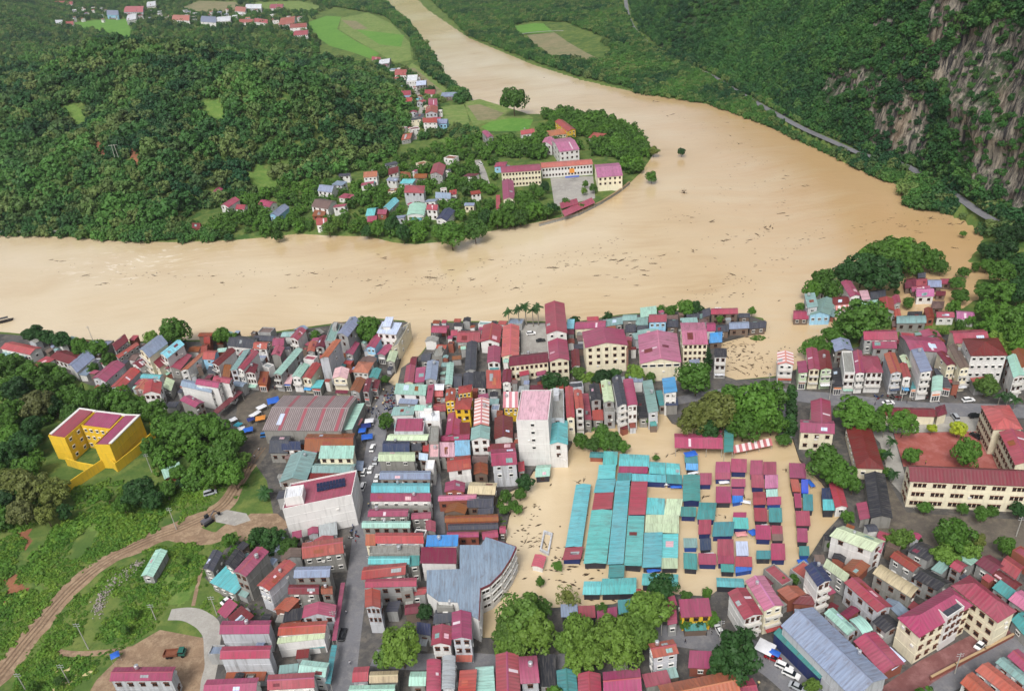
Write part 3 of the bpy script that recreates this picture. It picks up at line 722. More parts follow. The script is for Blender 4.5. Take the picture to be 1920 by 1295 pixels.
    if roof in ('gu', 'gv', 'au', 'av') and fl.get('sky', rnd.random() < 0.16) and Ls > 7 and not fl.get('stall') and rc in ('rasp', 'red', 'pink', 'teal', 'mint', 'maroon'):
        # translucent strip let into the sheets
        s_ = rnd.uniform(.25, .7); w_ = .9 / Ls; k = len(prof) // 2 if roof[0] == 'a' else 1
        pa, pb = ((prof[0], prof[1]) if roof[0] == 'g' else (prof[1], prof[3]))
        if not along_u and rnd.random() < .5: pa, pb = (prof[1], prof[2]) if roof[0] == 'g' else (prof[5], prof[7])
        if fl.get('far'): pass
        lp = lambda a: (pa[0] + (pb[0] - pa[0]) * a, pa[1] + (pb[1] - pa[1]) * a + .035)
        (t0, za), (t1, zb) = lp(.12), lp(.88); sm = MB()
        f = (0, 1, 2, 3) if along_u else (3, 2, 1, 0)
        sm.add([P3(s_, t0, za), P3(s_ + w_, t0, za), P3(s_ + w_, t1, zb), P3(s_, t1, zb)], [f])
        link('skylight_strip', sm.mesh('skylight_strip', [flat_mat('skylight_plastic', (206, 190, 196), 0.3)]), ro)
    # ---- patched sheets
    if prof is not None and roof[0] in 'gs' and lu * lv > 30 and Ls > 4 and not fl.get('open') and rnd.random() < (.35 if not fl.get('stall') else .12):
        for _ in range(rnd.randint(1, 2)):
            s_ = rnd.uniform(.08, .7); w_ = min(rnd.uniform(1.2, 3.2) / Ls, .25); a0 = rnd.uniform(.08, .4); a1 = a0 + rnd.uniform(.3, .5)
            pa, pb = prof[0], prof[1]
            if len(prof) > 2 and rnd.random() < .4: pa, pb = prof[1], prof[2]
            lp = lambda a: (pa[0] + (pb[0] - pa[0]) * a, pa[1] + (pb[1] - pa[1]) * a + .045)
            (t0, za), (t1, zb) = lp(a0), lp(a1); sm = MB(); f = (0, 1, 2, 3) if along_u else (3, 2, 1, 0)
            ll = Lt * abs(t1 - t0); uvq = [(0, 0), (w_ * Ls, 0), (w_ * Ls, ll), (0, ll)]
            sm.add([P3(s_, t0, za), P3(s_ + w_, t0, za), P3(s_ + w_, t1, zb), P3(s_, t1, zb)], [f], 0, [uvq if along_u else uvq[::-1]])
            link('patch_sheet', sm.mesh('patch_sheet', [roof_mat(rnd.choice(['rust', 'grey', 'gteal', rc, rc, 'maroon', 'ppink', 'wblue']))]), ro)
    if fl.get('open') or fl.get('stall'): return
    # ---- windows, doors, balconies on the faces turned to the river and the street
    camxy = -O
    faces = {'n': (q[0], q[1]), 'r': (q[1], q[2]), 'f': (q[2], q[3]), 'l': (q[3], q[0])}
    nf = max(1, int(round((z1 - zg) / 3.4))); fh = (z1 - zg) / nf
    wk = fl.get('wk', rnd.choice([0, 1, 1, 2]))
    for key, (p, e) in faces.items():
        d = e - p; L = np.linalg.norm(d)
        if L < 1.5: continue
        nrm = np.array([d[1], -d[0]]) / L
        mid = (p + e) / 2
        if nrm.dot(camxy - mid) <= 0: continue
        spec = fl.get(key)
        if spec == 0: continue
        front = fl.get('front', 'n') == key
        if spec is None:
            if fl.get('nowin'): continue
            if front: cols = max(1, min(9, int(L / 3.0)))
            else:
                if rnd.random() < 0.6: continue
                cols = max(1, int(L / 7.5))
            rows = range(nf)
        else:
            cols, rr = spec; rows = range(nf - rr, nf)
        for j in rows:
            zc = zg + fh * (j + .55) - zo
            shop = front and j == 0 and fl.get('shop')
            if shop:
                nd = max(1, int(L / 4.5))
                for i in range(nd):
                    c_ = p + d * ((i + .5) / nd)
                    if nd == 1 or rnd.random() < .7:
                        sb = MB(); sb.box(-.5, .5, 0, .16, -.5, .5)
                        link('signboard', sb.mesh('signboard', [flat_mat('sign_%d' % (rnd.randrange(6)), [(52, 88, 170), (178, 52, 48), (206, 178, 70), (222, 222, 220), (60, 130, 96), (196, 110, 60)][rnd.randrange(6)], .5)]), th, face_mat((c_[0], c_[1], zg - zo + 3.05), nrm, min(3.4, L / nd * .8), .7))
                    link('door', DOOR, th, face_mat((c_[0], c_[1], zg - zo + 1.35), nrm, min(3.6, L / nd * .82), 2.6))
                continue
            for i in range(cols):
                if spec is None and not front and rnd.random() < .3: continue
                fr = (i + .5) / cols
                if fl.get('grp'): fr = (i // 3 + .5 + (i % 3 - 1) * .235) / (cols / 3)
                c_ = p + d * fr; w_ = min(1.35, L / cols * .55); h_ = min(1.3, fh * .42)
                if fl.get('band'): w_ = L / cols * .78
                link('window', WIN[wk], th, face_mat((c_[0], c_[1], zc), nrm, w_, h_))
            if front and fl.get('balc') and j > 0:
                c_ = p + d * .5
                link('balcony', BALC, th, face_mat((c_[0], c_[1], zg + fh * j - zo), nrm, L * .94, 1.0))
        if front and fl.get('awn'):
            ac = fl['awn']; am = MB(); n3 = np.append(nrm, 0) * 1.9; ah = zg + min(fh, 3.4) - zo
            a0, a1 = np.append(p + d * .03, ah), np.append(p + d * .97, ah); dn = np.array([0, 0, -.55]); tk = np.array([0, 0, -.06])
            vv = [a0, a1, a1 + n3 + dn, a0 + n3 + dn]; vv = vv + [x + tk for x in vv]
            am.add(vv, [(3, 2, 1, 0), (4, 5, 6, 7), (0, 1, 5, 4), (1, 2, 6, 5), (2, 3, 7, 6), (3, 0, 4, 7)], 0, [[(0, 0), (L, 0), (L, 2), (0, 2)]] * 6)
            link('awning', am.mesh('awning', [roof_mat(ac)]), th)
    # ---- wall-hung air conditioners
    for key, (p, e) in faces.items():
        d = e - p; L = np.linalg.norm(d); nrm = np.array([d[1], -d[0]]) / max(L, 1e-6)
        if L > 3 and nrm.dot(camxy - (p + e) / 2) > 0 and z1 - zg > 5 and rnd.random() < .4 and not fl.get('nowin'):
            for _ in range(rnd.randint(1, 2)):
                c_ = p + d * rnd.uniform(.1, .9); link('air_conditioner', ACU, th, face_mat((c_[0], c_[1], zg - zo + rnd.uniform(2.6, z1 - zg - .8)), nrm, 1, 1))
    # ---- sheet lean-to against a side
    if fl.get('plain') and z1 - zg > 4.4 and rnd.random() < .5:
        key = rnd.choice(['n', 'n', 'l', 'r']); p, e = faces[key]; d = e - p; L = np.linalg.norm(d); nrm = np.array([d[1], -d[0]]) / L
        if L > 3 and nrm.dot(camxy - (p + e) / 2) > 0:
            a0, a1 = rnd.uniform(0, .25), rnd.uniform(.7, 1); dp = rnd.uniform(1.5, 2.8); ah = zg - zo + rnd.uniform(2.8, 3.6)
            pa, pb = p + d * a0, p + d * a1; o2 = nrm * dp; lc = rnd.choice(['rust', 'gteal', 'slate', 'grey', 'rasp', 'mint', 'maroon', 'concrete', 'dkteal', 'brown', 'bgrey'])
            sm = MB(); LL = L * (a1 - a0); top = [np.append(pa, ah), np.append(pb, ah), np.append(pb + o2, ah - .6), np.append(pa + o2, ah - .6)]; vv = top + [x + np.array([0, 0, -.07]) for x in top]
            sm.add(vv, [(3, 2, 1, 0), (4, 5, 6, 7), (0, 1, 5, 4), (1, 2, 6, 5), (2, 3, 7, 6), (3, 0, 4, 7)], 0, [[(0, dp), (LL, dp), (LL, 0), (0, 0)]] * 6)
            lt = link('lean_to', sm.mesh('lean_to', [roof_mat(lc)]), th)
            wl = MB(); i2 = nrm * (dp - .25); wl.prism([pa, pa + i2, pb + i2, pb], min(zg - 1.2, -.6) - zo if zg < 3 else -2, ah - .75, 0, cap=False)
            link('lean_to_wall', wl.mesh('lean_to_wall', [wall_mat(rnd.choice(['conc', 'grey', 'brick', 'wood', 'lgrey']))]), lt)
    # ---- roof-top tank
    nt = fl.get('tank', 1 if (z1 - zg > 6.5 and rnd.random() < .35) else 0)
    for k in range(nt):
        s_, t_ = rnd.uniform(.2, .8), rnd.uniform(.55, .85)
        w_ = W(s_, t_); zt = z1 + (.03 if prof is None else rise * .6) - zo
        sc = rnd.uniform(.9, 1.3)
        link('water_tank', TANK, th, Matrix.Translation((w_[0], w_[1], zt)) @ Matrix.Scale(sc, 4))
    if prof is None and rnd.random() < .5 and lu > 4 and lv > 6 and not fl.get('cap') and not fl.get('clean'):
        a = rnd.uniform(.1, .5); bm = MB(); qq = [W(a, .62), W(min(a + .4, .92), .62), W(min(a + .4, .92), .9), W(a, .9)]
        bm.prism(qq, z1 - zo, z1 + 2.3 - zo); link('stair_head', bm.mesh('stair_head', [wall_mat(wc)]), th)

def parse(flag_words):
    fl = {}
    for w in flag_words:
        if w[:2] in ('n:', 'r:', 'l:', 'f:'):
            fl[w[0]] = 0 if w[2:] == '0' else tuple(int(x) for x in w[2:].split('x'))
        elif ':' in w:
            k, v_ = w.split(':'); fl[k] = float(v_) if k in ('rise', 'z') else (int(v_) if k in ('tank', 'wk', 'sky') else v_)
        else: fl[w] = True
    return fl
KIND = {'g': 'gabled', 'h': 'hip-roofed', 'f': 'flat-roofed', 's': 'lean-to', 'a': 'barrel-roofed'}
def town(where, data, name='house', cat='house', extra=''):
    th = None
    for ln in data.strip().splitlines():
        ln = ln.strip()
        if not ln or ln[0] == '#': continue
        label = None
        if '|' in ln: ln, label = [x.strip() for x in ln.split('|')]
        plus = ln[0] == '+'
        w = ln.lstrip('+ ').split(); fl = parse(extra.split()); fl.update(parse(w[7:]))
        a, b_, d = [tuple(float(x) for x in s.split(',')) for s in w[:3]]; h = float(w[3]); roof, rc, wc = w[4:7]
        stall = fl.get('stall'); base = 0.0 if stall else 1.0
        if where: fl.setdefault('plain', 'shop' not in fl and 'awn' not in fl)
        if 'z' in fl: base = fl['z']
        else:
            for _ in range(2):
                c_ = (G(*b_, base + h) + G(*d, base + h)) / 2; base = max(terr1(*c_), 0.0)
            if not stall: base = max(base, 0.3)
        z1 = base + h
        A, B, D = (G(*p, z1) for p in (a, b_, d)); c_ = (B + D) / 2
        if not plus:
            if cat == 'house' and 'cat' not in fl:
                if fl.get('shop') or fl.get('balc'): fl['cat'] = fl['name'] = 'shophouse'
                elif (h < 5.2 and wc in ('wood', 'conc', 'brick', 'grey')) or fl.get('open'): fl['cat'] = fl['name'] = 'shed'
            nm = fl.get('name', name); th = thing(nm, (c_[0], c_[1], base), cat=fl.get('cat', cat))
            if label: th['label'] = label
            else:
                kd = fl.get('cat', cat).replace('_', ' ')
                col = CNAME[rc] + ('-roofed' if roof != 'flat' else ' flat-roofed')
                if stall: col = CNAME[rc]
                big = '' if stall else ('tall ' if h > 9.5 else ('low ' if h < 4.6 else ''))
                label_later(th, (b_[0] + d[0]) / 2, '%s%s %s' % (big, col, kd), where)
            grp = fl.get('group', where.replace('in the ', '').replace('on the ', ''))
            if where: th['group'] = '%ss %s' % (fl.get('cat', cat), where)
        O = np.array([th.location.x, th.location.y])
        volume(th, O, A, B, D, min(base - 1.2, -0.6) if base < 3 else base - 4, z1, roof, rc, wc, fl, base)
# ------------------------------------------------------------------ left riverside quarter
town('at the far left riverside', """
0,653 56,665 23,640 5 gu red white r:1x1
58,684 74,690 88,670 3.4 su red white nowin
92,670 132,683 124,656 4 gu maroon white
144,699 178,670 127,684 5 gu bgrey white n:2x1
217,658 241,638 209,645 7 gu maroon grey
222,672 261,646 216,667 6 gu red grey
260,655 279,671 296,628 12 gv bgrey cream n:2x3 balc tank:0
+ 278,676 298,690 310,655 7 gv maroon cream n:2x2
172,709 198,716 210,677 6 gv rasp lgrey
207,725 226,732 245,689 5 gv red lgrey
262,708 299,710 270,700 4 gu teal white shop
251,729 271,731 264,713 6 gv orange pinkw
268,738 301,738 272,716 8.5 gv red white balc n:3x2 tank:1
305,725 322,736 312,706 4 sv pgreen conc
246,682 262,690 268,668 6 gv maroon white
""")
town('in the riverside rows left of the inlet', """
299,663 313,672 332,637 11 gv cyan white n:2x3 balc
310,691 338,693 333,664 5 gv rasp conc
337,696 352,692 372,664 6 gv orange white
376,661 388,660 380,646 6 gu rust brick
382,643 394,643 384,629 6 gu rust brick
379,673 402,674 387,656 6 gu red lblue
396,681 409,686 430,652 7 gv maroon white n:2x1 balc
431,694 445,693 457,656 9 sv gteal lgrey shop
445,690 456,694 475,656 11 gv rasp white n:2x3 balc tank:0
417,706 431,707 421,686 4 su rust brick shop
459,699 478,700 466,682 9 gv maroon white n:3x2 shop awn:mint
425,648 473,653 437,628 5 gu slate white
474,638 520,640 480,628 4 gu slate wood
474,653 500,654 479,640 7 gu red white
510,648 532,648 515,632 6 gu rasp grey
508,665 526,668 516,648 8 gv rasp conc nowin
543,633 558,638 560,614 8 gv rasp white n:2x2 balc
512,701 527,703 554,653 9 gv mint grey n:2x2 balc shop
546,706 564,707 563,682 8 gv mint white n:2x1 shop balc
566,708 583,710 586,680 8 gv red cream n:2x1 balc shop awn:blue
483,720 500,721 489,699 4 su rust brick shop
529,719 546,719 534,704 4 su ppink conc shop
583,727 602,729 590,712 4 sv teal conc shop
598,673 616,669 623,640 14 gv orange lgrey n:0 r:1x2
575,659 590,659 580,640 5 gv red grey
590,651 608,651 600,630 6 gv maroon grey
609,641 628,642 622,608 9 flat gteal grey
632,625 652,632 657,594 13 gv bgrey grey n:1x2 r:2x1
338,723 396,736 346,710 9 gu bgrey white n:0 r:2x3 front:r
366,720 409,727 372,709 11 gu rasp white n:0 r:2x3 front:r
398,713 430,719 405,703 11 gu rasp white n:0 r:2x3 front:r tank:0
337,750 366,764 355,740 9 gu rasp conc n:0 r:2x2 front:r
400,770 409,777 447,730 3.6 sv maroon brick open
623,709 651,710 628,690 9 gv ppink cream n:2x1 balc shop awn:maroon
646,663 662,665 659,641 6 gv rasp grey
660,697 690,699 672,677 6 hu orange white n:3x1
691,708 708,710 699,690 5 gv dkteal conc
655,732 674,736 668,707 7 gv rust grey shop
680,734 691,735 687,709 7 gv maroon grey shop
696,728 708,729 702,712 4 gv maroon grey shop
706,664 722,666 722,646 5 gv rasp grey shop
686,651 703,652 702,627 8 gv rasp lblue n:2x1 balc
724,677 740,679 731,657 6 gv pgreen conc
388,699 404,700 392,688 3.6 su slate conc
""")
town('', """
706,624 743,627 718,606 11 su wblue white tank:0 | white riverside house with pale metal roof and planted terrace beside the inlet
+ 717,612 732,612 724,597 13 su wblue white nowin
+ 734,654 747,646 757,612 8 flat concrete cream clean
492,806 640,808 532,741 7 gu hall conc name:market_hall cat:hall rise:2.4 nowin sky:0 | wide market hall with striped corrugated roof facing the small plaza
+ 641,806 661,806 665,757 5 sv mint conc nowin
""")
# ------------------------------------------------------------------ block between the inlet and the white tower
town('between the inlet and the white tower', """
808,623 837,624 812,610 6 gu rasp wood open
845,629 858,629 846,618 4 gu rasp grey
856,641 900,641 860,620 5 gu rasp grey
900,641 937,643 906,609 6 gv red white n:1x1
940,669 973,669 943,611 6 gv salmon cream
913,680 938,680 915,650 6 gv rasp white n:2x1
817,653 836,654 821,645 4 gu red grey
810,669 829,669 816,655 5 flat concrete conc
757,717 775,717 762,685 5 gv rasp cream
777,717 796,717 780,689 5 sv rasp grey
796,712 819,712 801,677 7 gv bgrey grey
834,721 848,721 838,680 6 gv mint conc
871,695 892,693 875,642 5 gv slate grey
849,725 866,725 851,700 4 gu slate conc
868,724 888,723 869,700 4 gv slate conc
888,726 911,727 888,700 4 su black white n:3x1
788,677 806,677 795,660 4 gu slate conc
768,684 780,684 773,668 4 gu maroon grey
912,728 940,728 912,698 4 su orange conc
941,717 958,717 943,693 6 gv maroon white
739,738 798,741 743,721 6 su mint white n:2x1
798,756 810,755 803,722 6 sv rasp grey
812,731 832,731 814,719 5 gu white grey
812,743 831,743 812,732 4 su salmon brick
733,779 775,777 738,765 7 su gteal white nowin
776,769 807,770 779,760 8 su mint white nowin
785,791 825,791 785,772 9 flat white white n:1x1
739,811 794,811 744,785 9 flat rasp lgrey cap nowin
724,825 801,825 731,813 8 gu pgreen conc
804,829 822,829 806,800 8 flat concrete conc
717,847 768,847 719,826 7 gu navy conc
770,844 790,844 771,830 6 su slate conc
792,846 808,846 793,834 5 su red brick
709,864 778,864 711,847 9 gu pgreen conc n:2x1
824,856 853,856 824,832 6 su ppink conc
853,854 882,853 853,829 6 su cyan conc
804,859 823,859 805,832 7 flat ppink conc
785,861 802,863 786,850 7 su wblue conc
797,881 813,881 800,864 7 flat white white
888,798 917,798 890,748 8 gv stripe conc
943,764 972,764 944,738 7 su stripe yellow n:3x1
882,825 918,823 884,802 10 gv gteal white n:2x3
926,823 962,821 927,783 6 gv maroon white nowin
839,884 884,878 838,858 9 gu red white n:1x1
835,816 862,816 840,775 4 gv rasp brick
862,816 882,815 862,795 4 su maroon brick
826,827 880,823 828,816 4 gu rasp brick
888,889 915,889 888,869 5 gv rust wood
922,873 970,870 920,842 10 gu rasp lgrey n:2x2
914,846 966,843 915,834 6 su maroon grey nowin
972,884 984,883 971,866 4 sv red grey
1003,894 1031,892 1006,872 2.6 gu mint dkw
""".replace('dkw', 'dark'))
town('', """
834,753 853,751 836,730 9 gv tile yellow n:2x2 wk:2 | mustard yellow villa with layered red tiled roofs
+ 858,738 884,734 860,724 10 hu tile yellow n:3x1
+ 851,767 882,767 856,745 9 hv tile yellow n:2x2
968,790 1028,790 978,733 20 flat ppink white name:tower_building cat:building cap n:1x4 l:0 r:0 tank:0 | tall plain white tower block with pale pink roof
1032,786 1058,786 1032,731 12 flat concrete lgrey n:1x1 tank:2 | bare concrete flat-roofed block right beside the white tower
1028,833 1065,833 1029,789 10.5 gv teal white n:1x2 | white house with turquoise gable standing in the flood beside the tower
""")
# ------------------------------------------------------------------ narrow houses over the market pond
town('in the narrow row over the market pond', """
1062,783 1078,783 1059,725 11 gv red cream n:1x2
1079,766 1095,766 1075,731 12 gv red white n:1x3 balc tank:1
1096,786 1110,788 1090,737 5 sv rasp conc
1111,787 1132,787 1110,770 4 su red conc
1108,751 1128,749 1104,721 9 gv black grey
1132,754 1152,753 1126,714 9 gv pgreen grey
+ 1133,775 1153,774 1131,757 7 flat concrete grey tank:0
1158,763 1176,757 1147,708 12 gv slate white n:1x3 balc tank:1
1176,761 1196,759 1168,712 11 av rasp white n:2x3
1198,784 1215,784 1194,738 4 sv black conc
1215,773 1235,772 1204,714 8 sv gteal lgrey
1236,760 1248,760 1229,732 4 sv dkteal conc
1245,737 1270,736 1241,709 10 sv blue white n:2x2
+ 1248,760 1272,759 1246,746 5 su navy conc nowin
""")
town('', """
1265,839 1356,841 1264,812 4.2 gu rasp wood open name:pavilion cat:pavilion | long open crimson pavilion at the head of the flooded market
+ 1330,812 1353,812 1334,800 4.6 sv rasp wood open
1357,847 1375,848 1358,803 4.6 sv dkteal wood open name:shelter cat:shelter | narrow teal shelter roof beside the long crimson pavilion
""")
# ------------------------------------------------------------------ riverside offices
town('', """
1024,626 1064,624 1021,570 13 gv rasp white n:2x1 name:office cat:building tank:0 | long white block with crimson roof end-on to the river beside the palms
1030,678 1068,675 1027,640 11 gv rasp cream n:3x3 name:office cat:building wk:1 tank:0 | cream office block with crimson gable and a long maroon-roofed wing
+ 955,686 1029,678 955,667 8 gu maroon cream n:8x2 wk:1
1097,652 1178,647 1091,622 13 gv rasp cream name:hotel cat:building n:5x3 wk:1 rise:2.0 tank:0 | cream hotel with pink pilasters and wide crimson gable near the river
1200,682 1278,679 1196,628 9 gv pink cream name:cinema cat:building n:5x1 band rise:2.2 tank:0 | broad hall with big pink roof right of the cream hotel
1280,646 1328,645 1275,605 12 gu pink cream name:bank cat:building n:5x3 wk:1 rise:1.5 tank:0 | cream three-storey building with pink roof behind the dark conifer
1339,669 1363,669 1339,655 11 su black white n:2x3 balc awn:white | narrow white shophouse with black roof left of the muddy gap
""")
town('on the waterfront behind the offices', """
1077,617 1135,614 1080,603 5 gu rasp cream
1072,689 1088,685 1070,658 6 gv maroon white
1216,604 1250,603 1217,589 8 gu rasp lblue n:3x1
1167,601 1194,600 1168,590 5 gu gteal conc
1192,609 1215,609 1192,597 4 su gteal conc
1201,595 1232,591 1200,580 5 su mint conc
1062,616 1076,616 1064,601 4 su cyan conc
1130,613 1168,607 1130,602 4 su gteal conc
1172,623 1192,622 1173,608 4 gu slate conc
1194,621 1216,620 1194,610 4 gu slate conc
1195,629 1235,623 1195,621 4 su gteal conc
1250,613 1272,613 1250,598 4 gu slate wood
1325,621 1342,620 1324,605 4.5 gu rasp white
1342,623 1367,621 1342,609 4 gu slate wood
1367,617 1405,615 1366,604 4.5 gu bgrey wood
1404,617 1436,614 1404,603 3.4 gu slate wood
1333,589 1384,588 1333,578 6 gu rasp wood
1317,595 1332,591 1317,580 5 gu slate wood
1287,597 1312,596 1287,588 4 gu slate wood
1385,595 1406,595 1385,587 3.4 gu slate wood
1330,643 1354,641 1331,627 4 su blue wood
""")
# ------------------------------------------------------------------ right quarter: street row and hotel
town('in the street row right of the muddy gap', """
1458,683 1489,684 1457,660 9 gv stripe white n:2x2 balc awn:red
1497,699 1515,699 1494,677 8 sv rasp pgreen n:1x2 balc shop
1516,693 1538,693 1511,653 9.4 gv rasp cream n:2x2 balc shop
1538,693 1561,692 1533,658 9.4 gv maroon pgreen n:2x2 balc shop awn:white
1561,725 1581,725 1560,690 4 sv black conc shop
1583,700 1603,700 1578,660 9.6 flat concrete white n:2x2 balc shop awn:mint tank:0
1604,700 1622,699 1599,658 9.6 gv rasp white n:2x2 balc shop
1623,698 1657,698 1613,667 9.8 hv rasp white n:3x2 balc shop
1565,659 1600,657 1558,638 6 gv bgrey conc
1620,637 1684,637 1615,618 9 gu rasp grey tank:0
+ 1636,653 1682,653 1635,642 7.5 su rasp grey
1670,700 1692,698 1657,663 10 gv red lgrey n:2x2 balc shop awn:navy tank:0
1693,707 1709,707 1685,681 8 gv red white n:1x2 balc shop awn:blue
1698,691 1712,689 1686,667 7 gv pgreen conc
1726,698 1748,696 1708,655 13 sv bgrey white n:2x3 balc shop tank:1
1746,734 1767,732 1748,706 5 av mint white shop
1707,729 1722,729 1712,710 4 sv dkteal white shop
1776,685 1793,684 1756,660 10 gv maroon cream n:2x2 shop awn:red
1800,691 1819,689 1777,648 11 gv brown cream n:2x2 balc shop awn:white
1766,725 1785,728 1750,690 4 sv slate conc shop
1900,708 1922,704 1888,668 11 gv mint white n:2x2 balc shop
1913,691 1937,686 1896,658 11 gv rust white
""")
town('', """
1706,656 1780,661 1686,628 8 gu rasp grey rise:1.2 name:warehouse cat:warehouse nowin | big plain crimson roof behind the street row
1790,644 1856,641 1779,620 9 gu rasp cream nowin | long crimson roof with cream gable end behind the maroon-roofed hotel
1820,667 1890,666 1804,634 14.5 hu maroon white n:5x4 l:1x4 name:hotel cat:hotel tank:0 | white four-storey hotel with maroon hip roof at the right edge
""")
town('at the flooded right river bend', """
1594,557 1614,554 1576,529 8 gv rasp white n:3x1
1616,562 1632,562 1611,545 6 sv ppink grey
1632,562 1661,557 1630,546 5 gu slate wood
1514,577 1534,576 1508,551 8 sv gteal lgrey
1517,591 1557,590 1530,562 5 gv gteal lblue n:3x1
1487,598 1516,598 1487,582 3 gu rasp wood
1561,572 1593,569 1560,557 5 gu maroon white
1567,582 1593,580 1565,571 4 gu stripe white n:2x1
1596,576 1645,569 1598,565 4 su mint conc
1650,581 1678,583 1648,558 6 gv red grey
1676,571 1690,567 1672,556 4 gv rasp grey
1697,541 1718,537 1694,524 3 gu maroon wood
1718,536 1739,534 1716,523 3 gu rasp wood
1740,538 1766,538 1737,524 3 gu bgrey wood
1765,532 1784,532 1763,522 3 gu rasp wood
1710,547 1745,544 1706,537 2.6 gu rasp wood
1718,556 1752,555 1716,541 4 gu pink white
1754,554 1773,554 1754,545 2.4 gu maroon wood
1677,521 1694,518 1677,510 2.4 gu maroon wood
1721,521 1736,520 1720,511 2.4 gu slate wood
1681,606 1737,605 1680,592 4.6 au gteal conc
1737,597 1753,596 1732,578 4 gv rust brick
1745,578 1769,578 1748,564 3.4 hu brown wood
1756,595 1790,595 1754,584 4 gu rasp white
1794,597 1828,599 1791,582 4 gu pink white
1678,595 1690,593 1676,581 4 gv orange brick
1700,596 1728,595 1702,584 3.6 gu black wood
""")
# ------------------------------------------------------------------ schools and yards on the right
town('', """
1500,810 1565,813 1500,786 8 gu rasp cream n:3x2 tank:0 name:clinic cat:building | cream L-shaped building with crimson roof beside the vine-clad lane
+ 1521,800 1560,800 1520,751 8 gv rasp cream nowin
1606,877 1658,879 1585,797 5 hv maroon cream n:2x1 l:6x1 name:classroom cat:building | long single-storey maroon hip-roofed hall left of the red courtyard
1655,778 1755,781 1652,762 4 gu maroon cream nowin name:gatehouse cat:building | long low maroon-roofed range with gatehouse along the upper side of the red courtyard
+ 1757,781 1776,775 1753,763 4.4 hu maroon cream nowin
1706,902 1936,912 1697,871 11 gu maroon cream n:18x3 grp l:2x3 wk:1 name:school cat:school rise:2.6 tank:0 | long cream three-storey school with maroon roofs around the red courtyard
+ 1862,805 1918,804 1839,760 11 hv salmon cream n:0 l:7x3 wk:1
+ 1903,871 1951,871 1873,809 11 gv rasp cream n:0 l:7x3 wk:1
1632,971 1674,971 1620,888 4.6 gv black conc nowin name:shed cat:shed | long black gabled shed below the maroon hip-roofed hall
+ 1612,974 1632,972 1605,943 3.6 sv rasp conc nowin
""")
town('on the lower right below the market', """
1566,951 1590,950 1554,905 4 gv red white
1541,938 1560,938 1540,917 3 su navy wood
1543,956 1565,956 1542,938 3 su teal dark nowin
1555,1004 1635,1034 1581,985 9 gu pgreen white n:2x1 tank:1
+ 1637,1031 1652,1037 1646,1004 6 gv rasp white nowin
1533,1099 1560,1087 1508,1063 12.5 gv navy white n:2x3 balc tank:1
1543,1061 1586,1092 1550,1048 6 su pgreen grey
1575,1068 1610,1081 1598,1047 4 gv rust brick
1456,1106 1478,1126 1495,1097 5 gu red brick
1485,1131 1525,1134 1515,1112 5 gu maroon brick
1395,1161 1431,1151 1364,1110 9 gv rasp white n:3x2 balc
1433,1145 1470,1134 1397,1088 10 gv pink cream n:2x2 balc awn:red
1668,1043 1712,1072 1684,1031 7 gu rust grey
1636,1074 1708,1120 1652,1057 8 au tan conc tank:0
1582,1091 1645,1147 1610,1081 8 gu rasp lgrey
1711,1082 1758,1107 1738,1066 6 gu black grey
1700,1031 1740,1051 1730,1015 4 gu black grey
1745,1066 1765,1076 1762,1052 4 su gteal grey
1635,1164 1660,1186 1665,1150 6 gu black grey
1545,1149 1590,1191 1562,1138 5 gu mint lgrey
1592,1161 1617,1188 1612,1153 5 av mint lgrey
1574,1150 1590,1160 1596,1134 5 gv maroon brick
1600,1201 1655,1263 1641,1183 4 gu rasp brick
1643,1229 1673,1256 1668,1214 3.4 su wblue wood open
1828,1055 1860,1076 1856,1039 5 gu maroon grey
1872,1063 1905,1086 1889,1040 5 gu red grey
1853,1073 1903,1107 1868,1062 4 gu maroon grey
1780,1061 1800,1073 1795,1048 6 gu rasp grey
1890,1123 1930,1151 1915,1105 5 gu pink grey
1860,1101 1890,1123 1875,1088 4 su dkteal grey
1895,1161 1925,1196 1921,1145 4 gu dkteal grey
1800,1279 1850,1322 1823,1258 6 gu red white
1828,1256 1900,1312 1853,1240 6 gu orange lgrey
1866,1241 1930,1292 1882,1230 6 gu gteal lgrey
1888,1229 1925,1263 1909,1215 6 gu rasp lgrey
1277,1157 1335,1154 1272,1126 6 su rasp yellow n:3x1
1252,1171 1270,1169 1250,1137 5 sv rasp grey
1251,1136 1270,1135 1246,1118 5 sv rasp grey
1192,1123 1206,1126 1193,1103 5 gv red grey
1225,1233 1273,1224 1215,1206 9 gu red lgrey
1290,1251 1337,1253 1293,1221 4 su rasp brick
1385,1311 1425,1306 1372,1275 4 gu rasp brick
1250,1342 1393,1312 1233,1284 7 gu orange lgrey rise:2.2
""")
town('', """
1464,1172 1602,1312 1524,1137 8 gu bgrey lgrey nowin rise:2.6 name:supermarket cat:hall | long blue-grey shed roof running to the lower right edge
+ 1450,1186 1537,1272 1461,1177 4.5 su dkteal navy nowin
1724,1195 1825,1134 1682,1157 11 hu rasp cream n:6x3 l:1x1 name:office cat:building rise:2.6 tank:0 | large cream L-shaped office with crimson hip roofs round a red court
+ 1871,1167 1907,1145 1783,1097 11 hv rasp cream n:0 l:5x3 rise:2.6
+ 1776,1160 1808,1139 1752,1139 12.4 flat slate white n:3x3 clean
""")
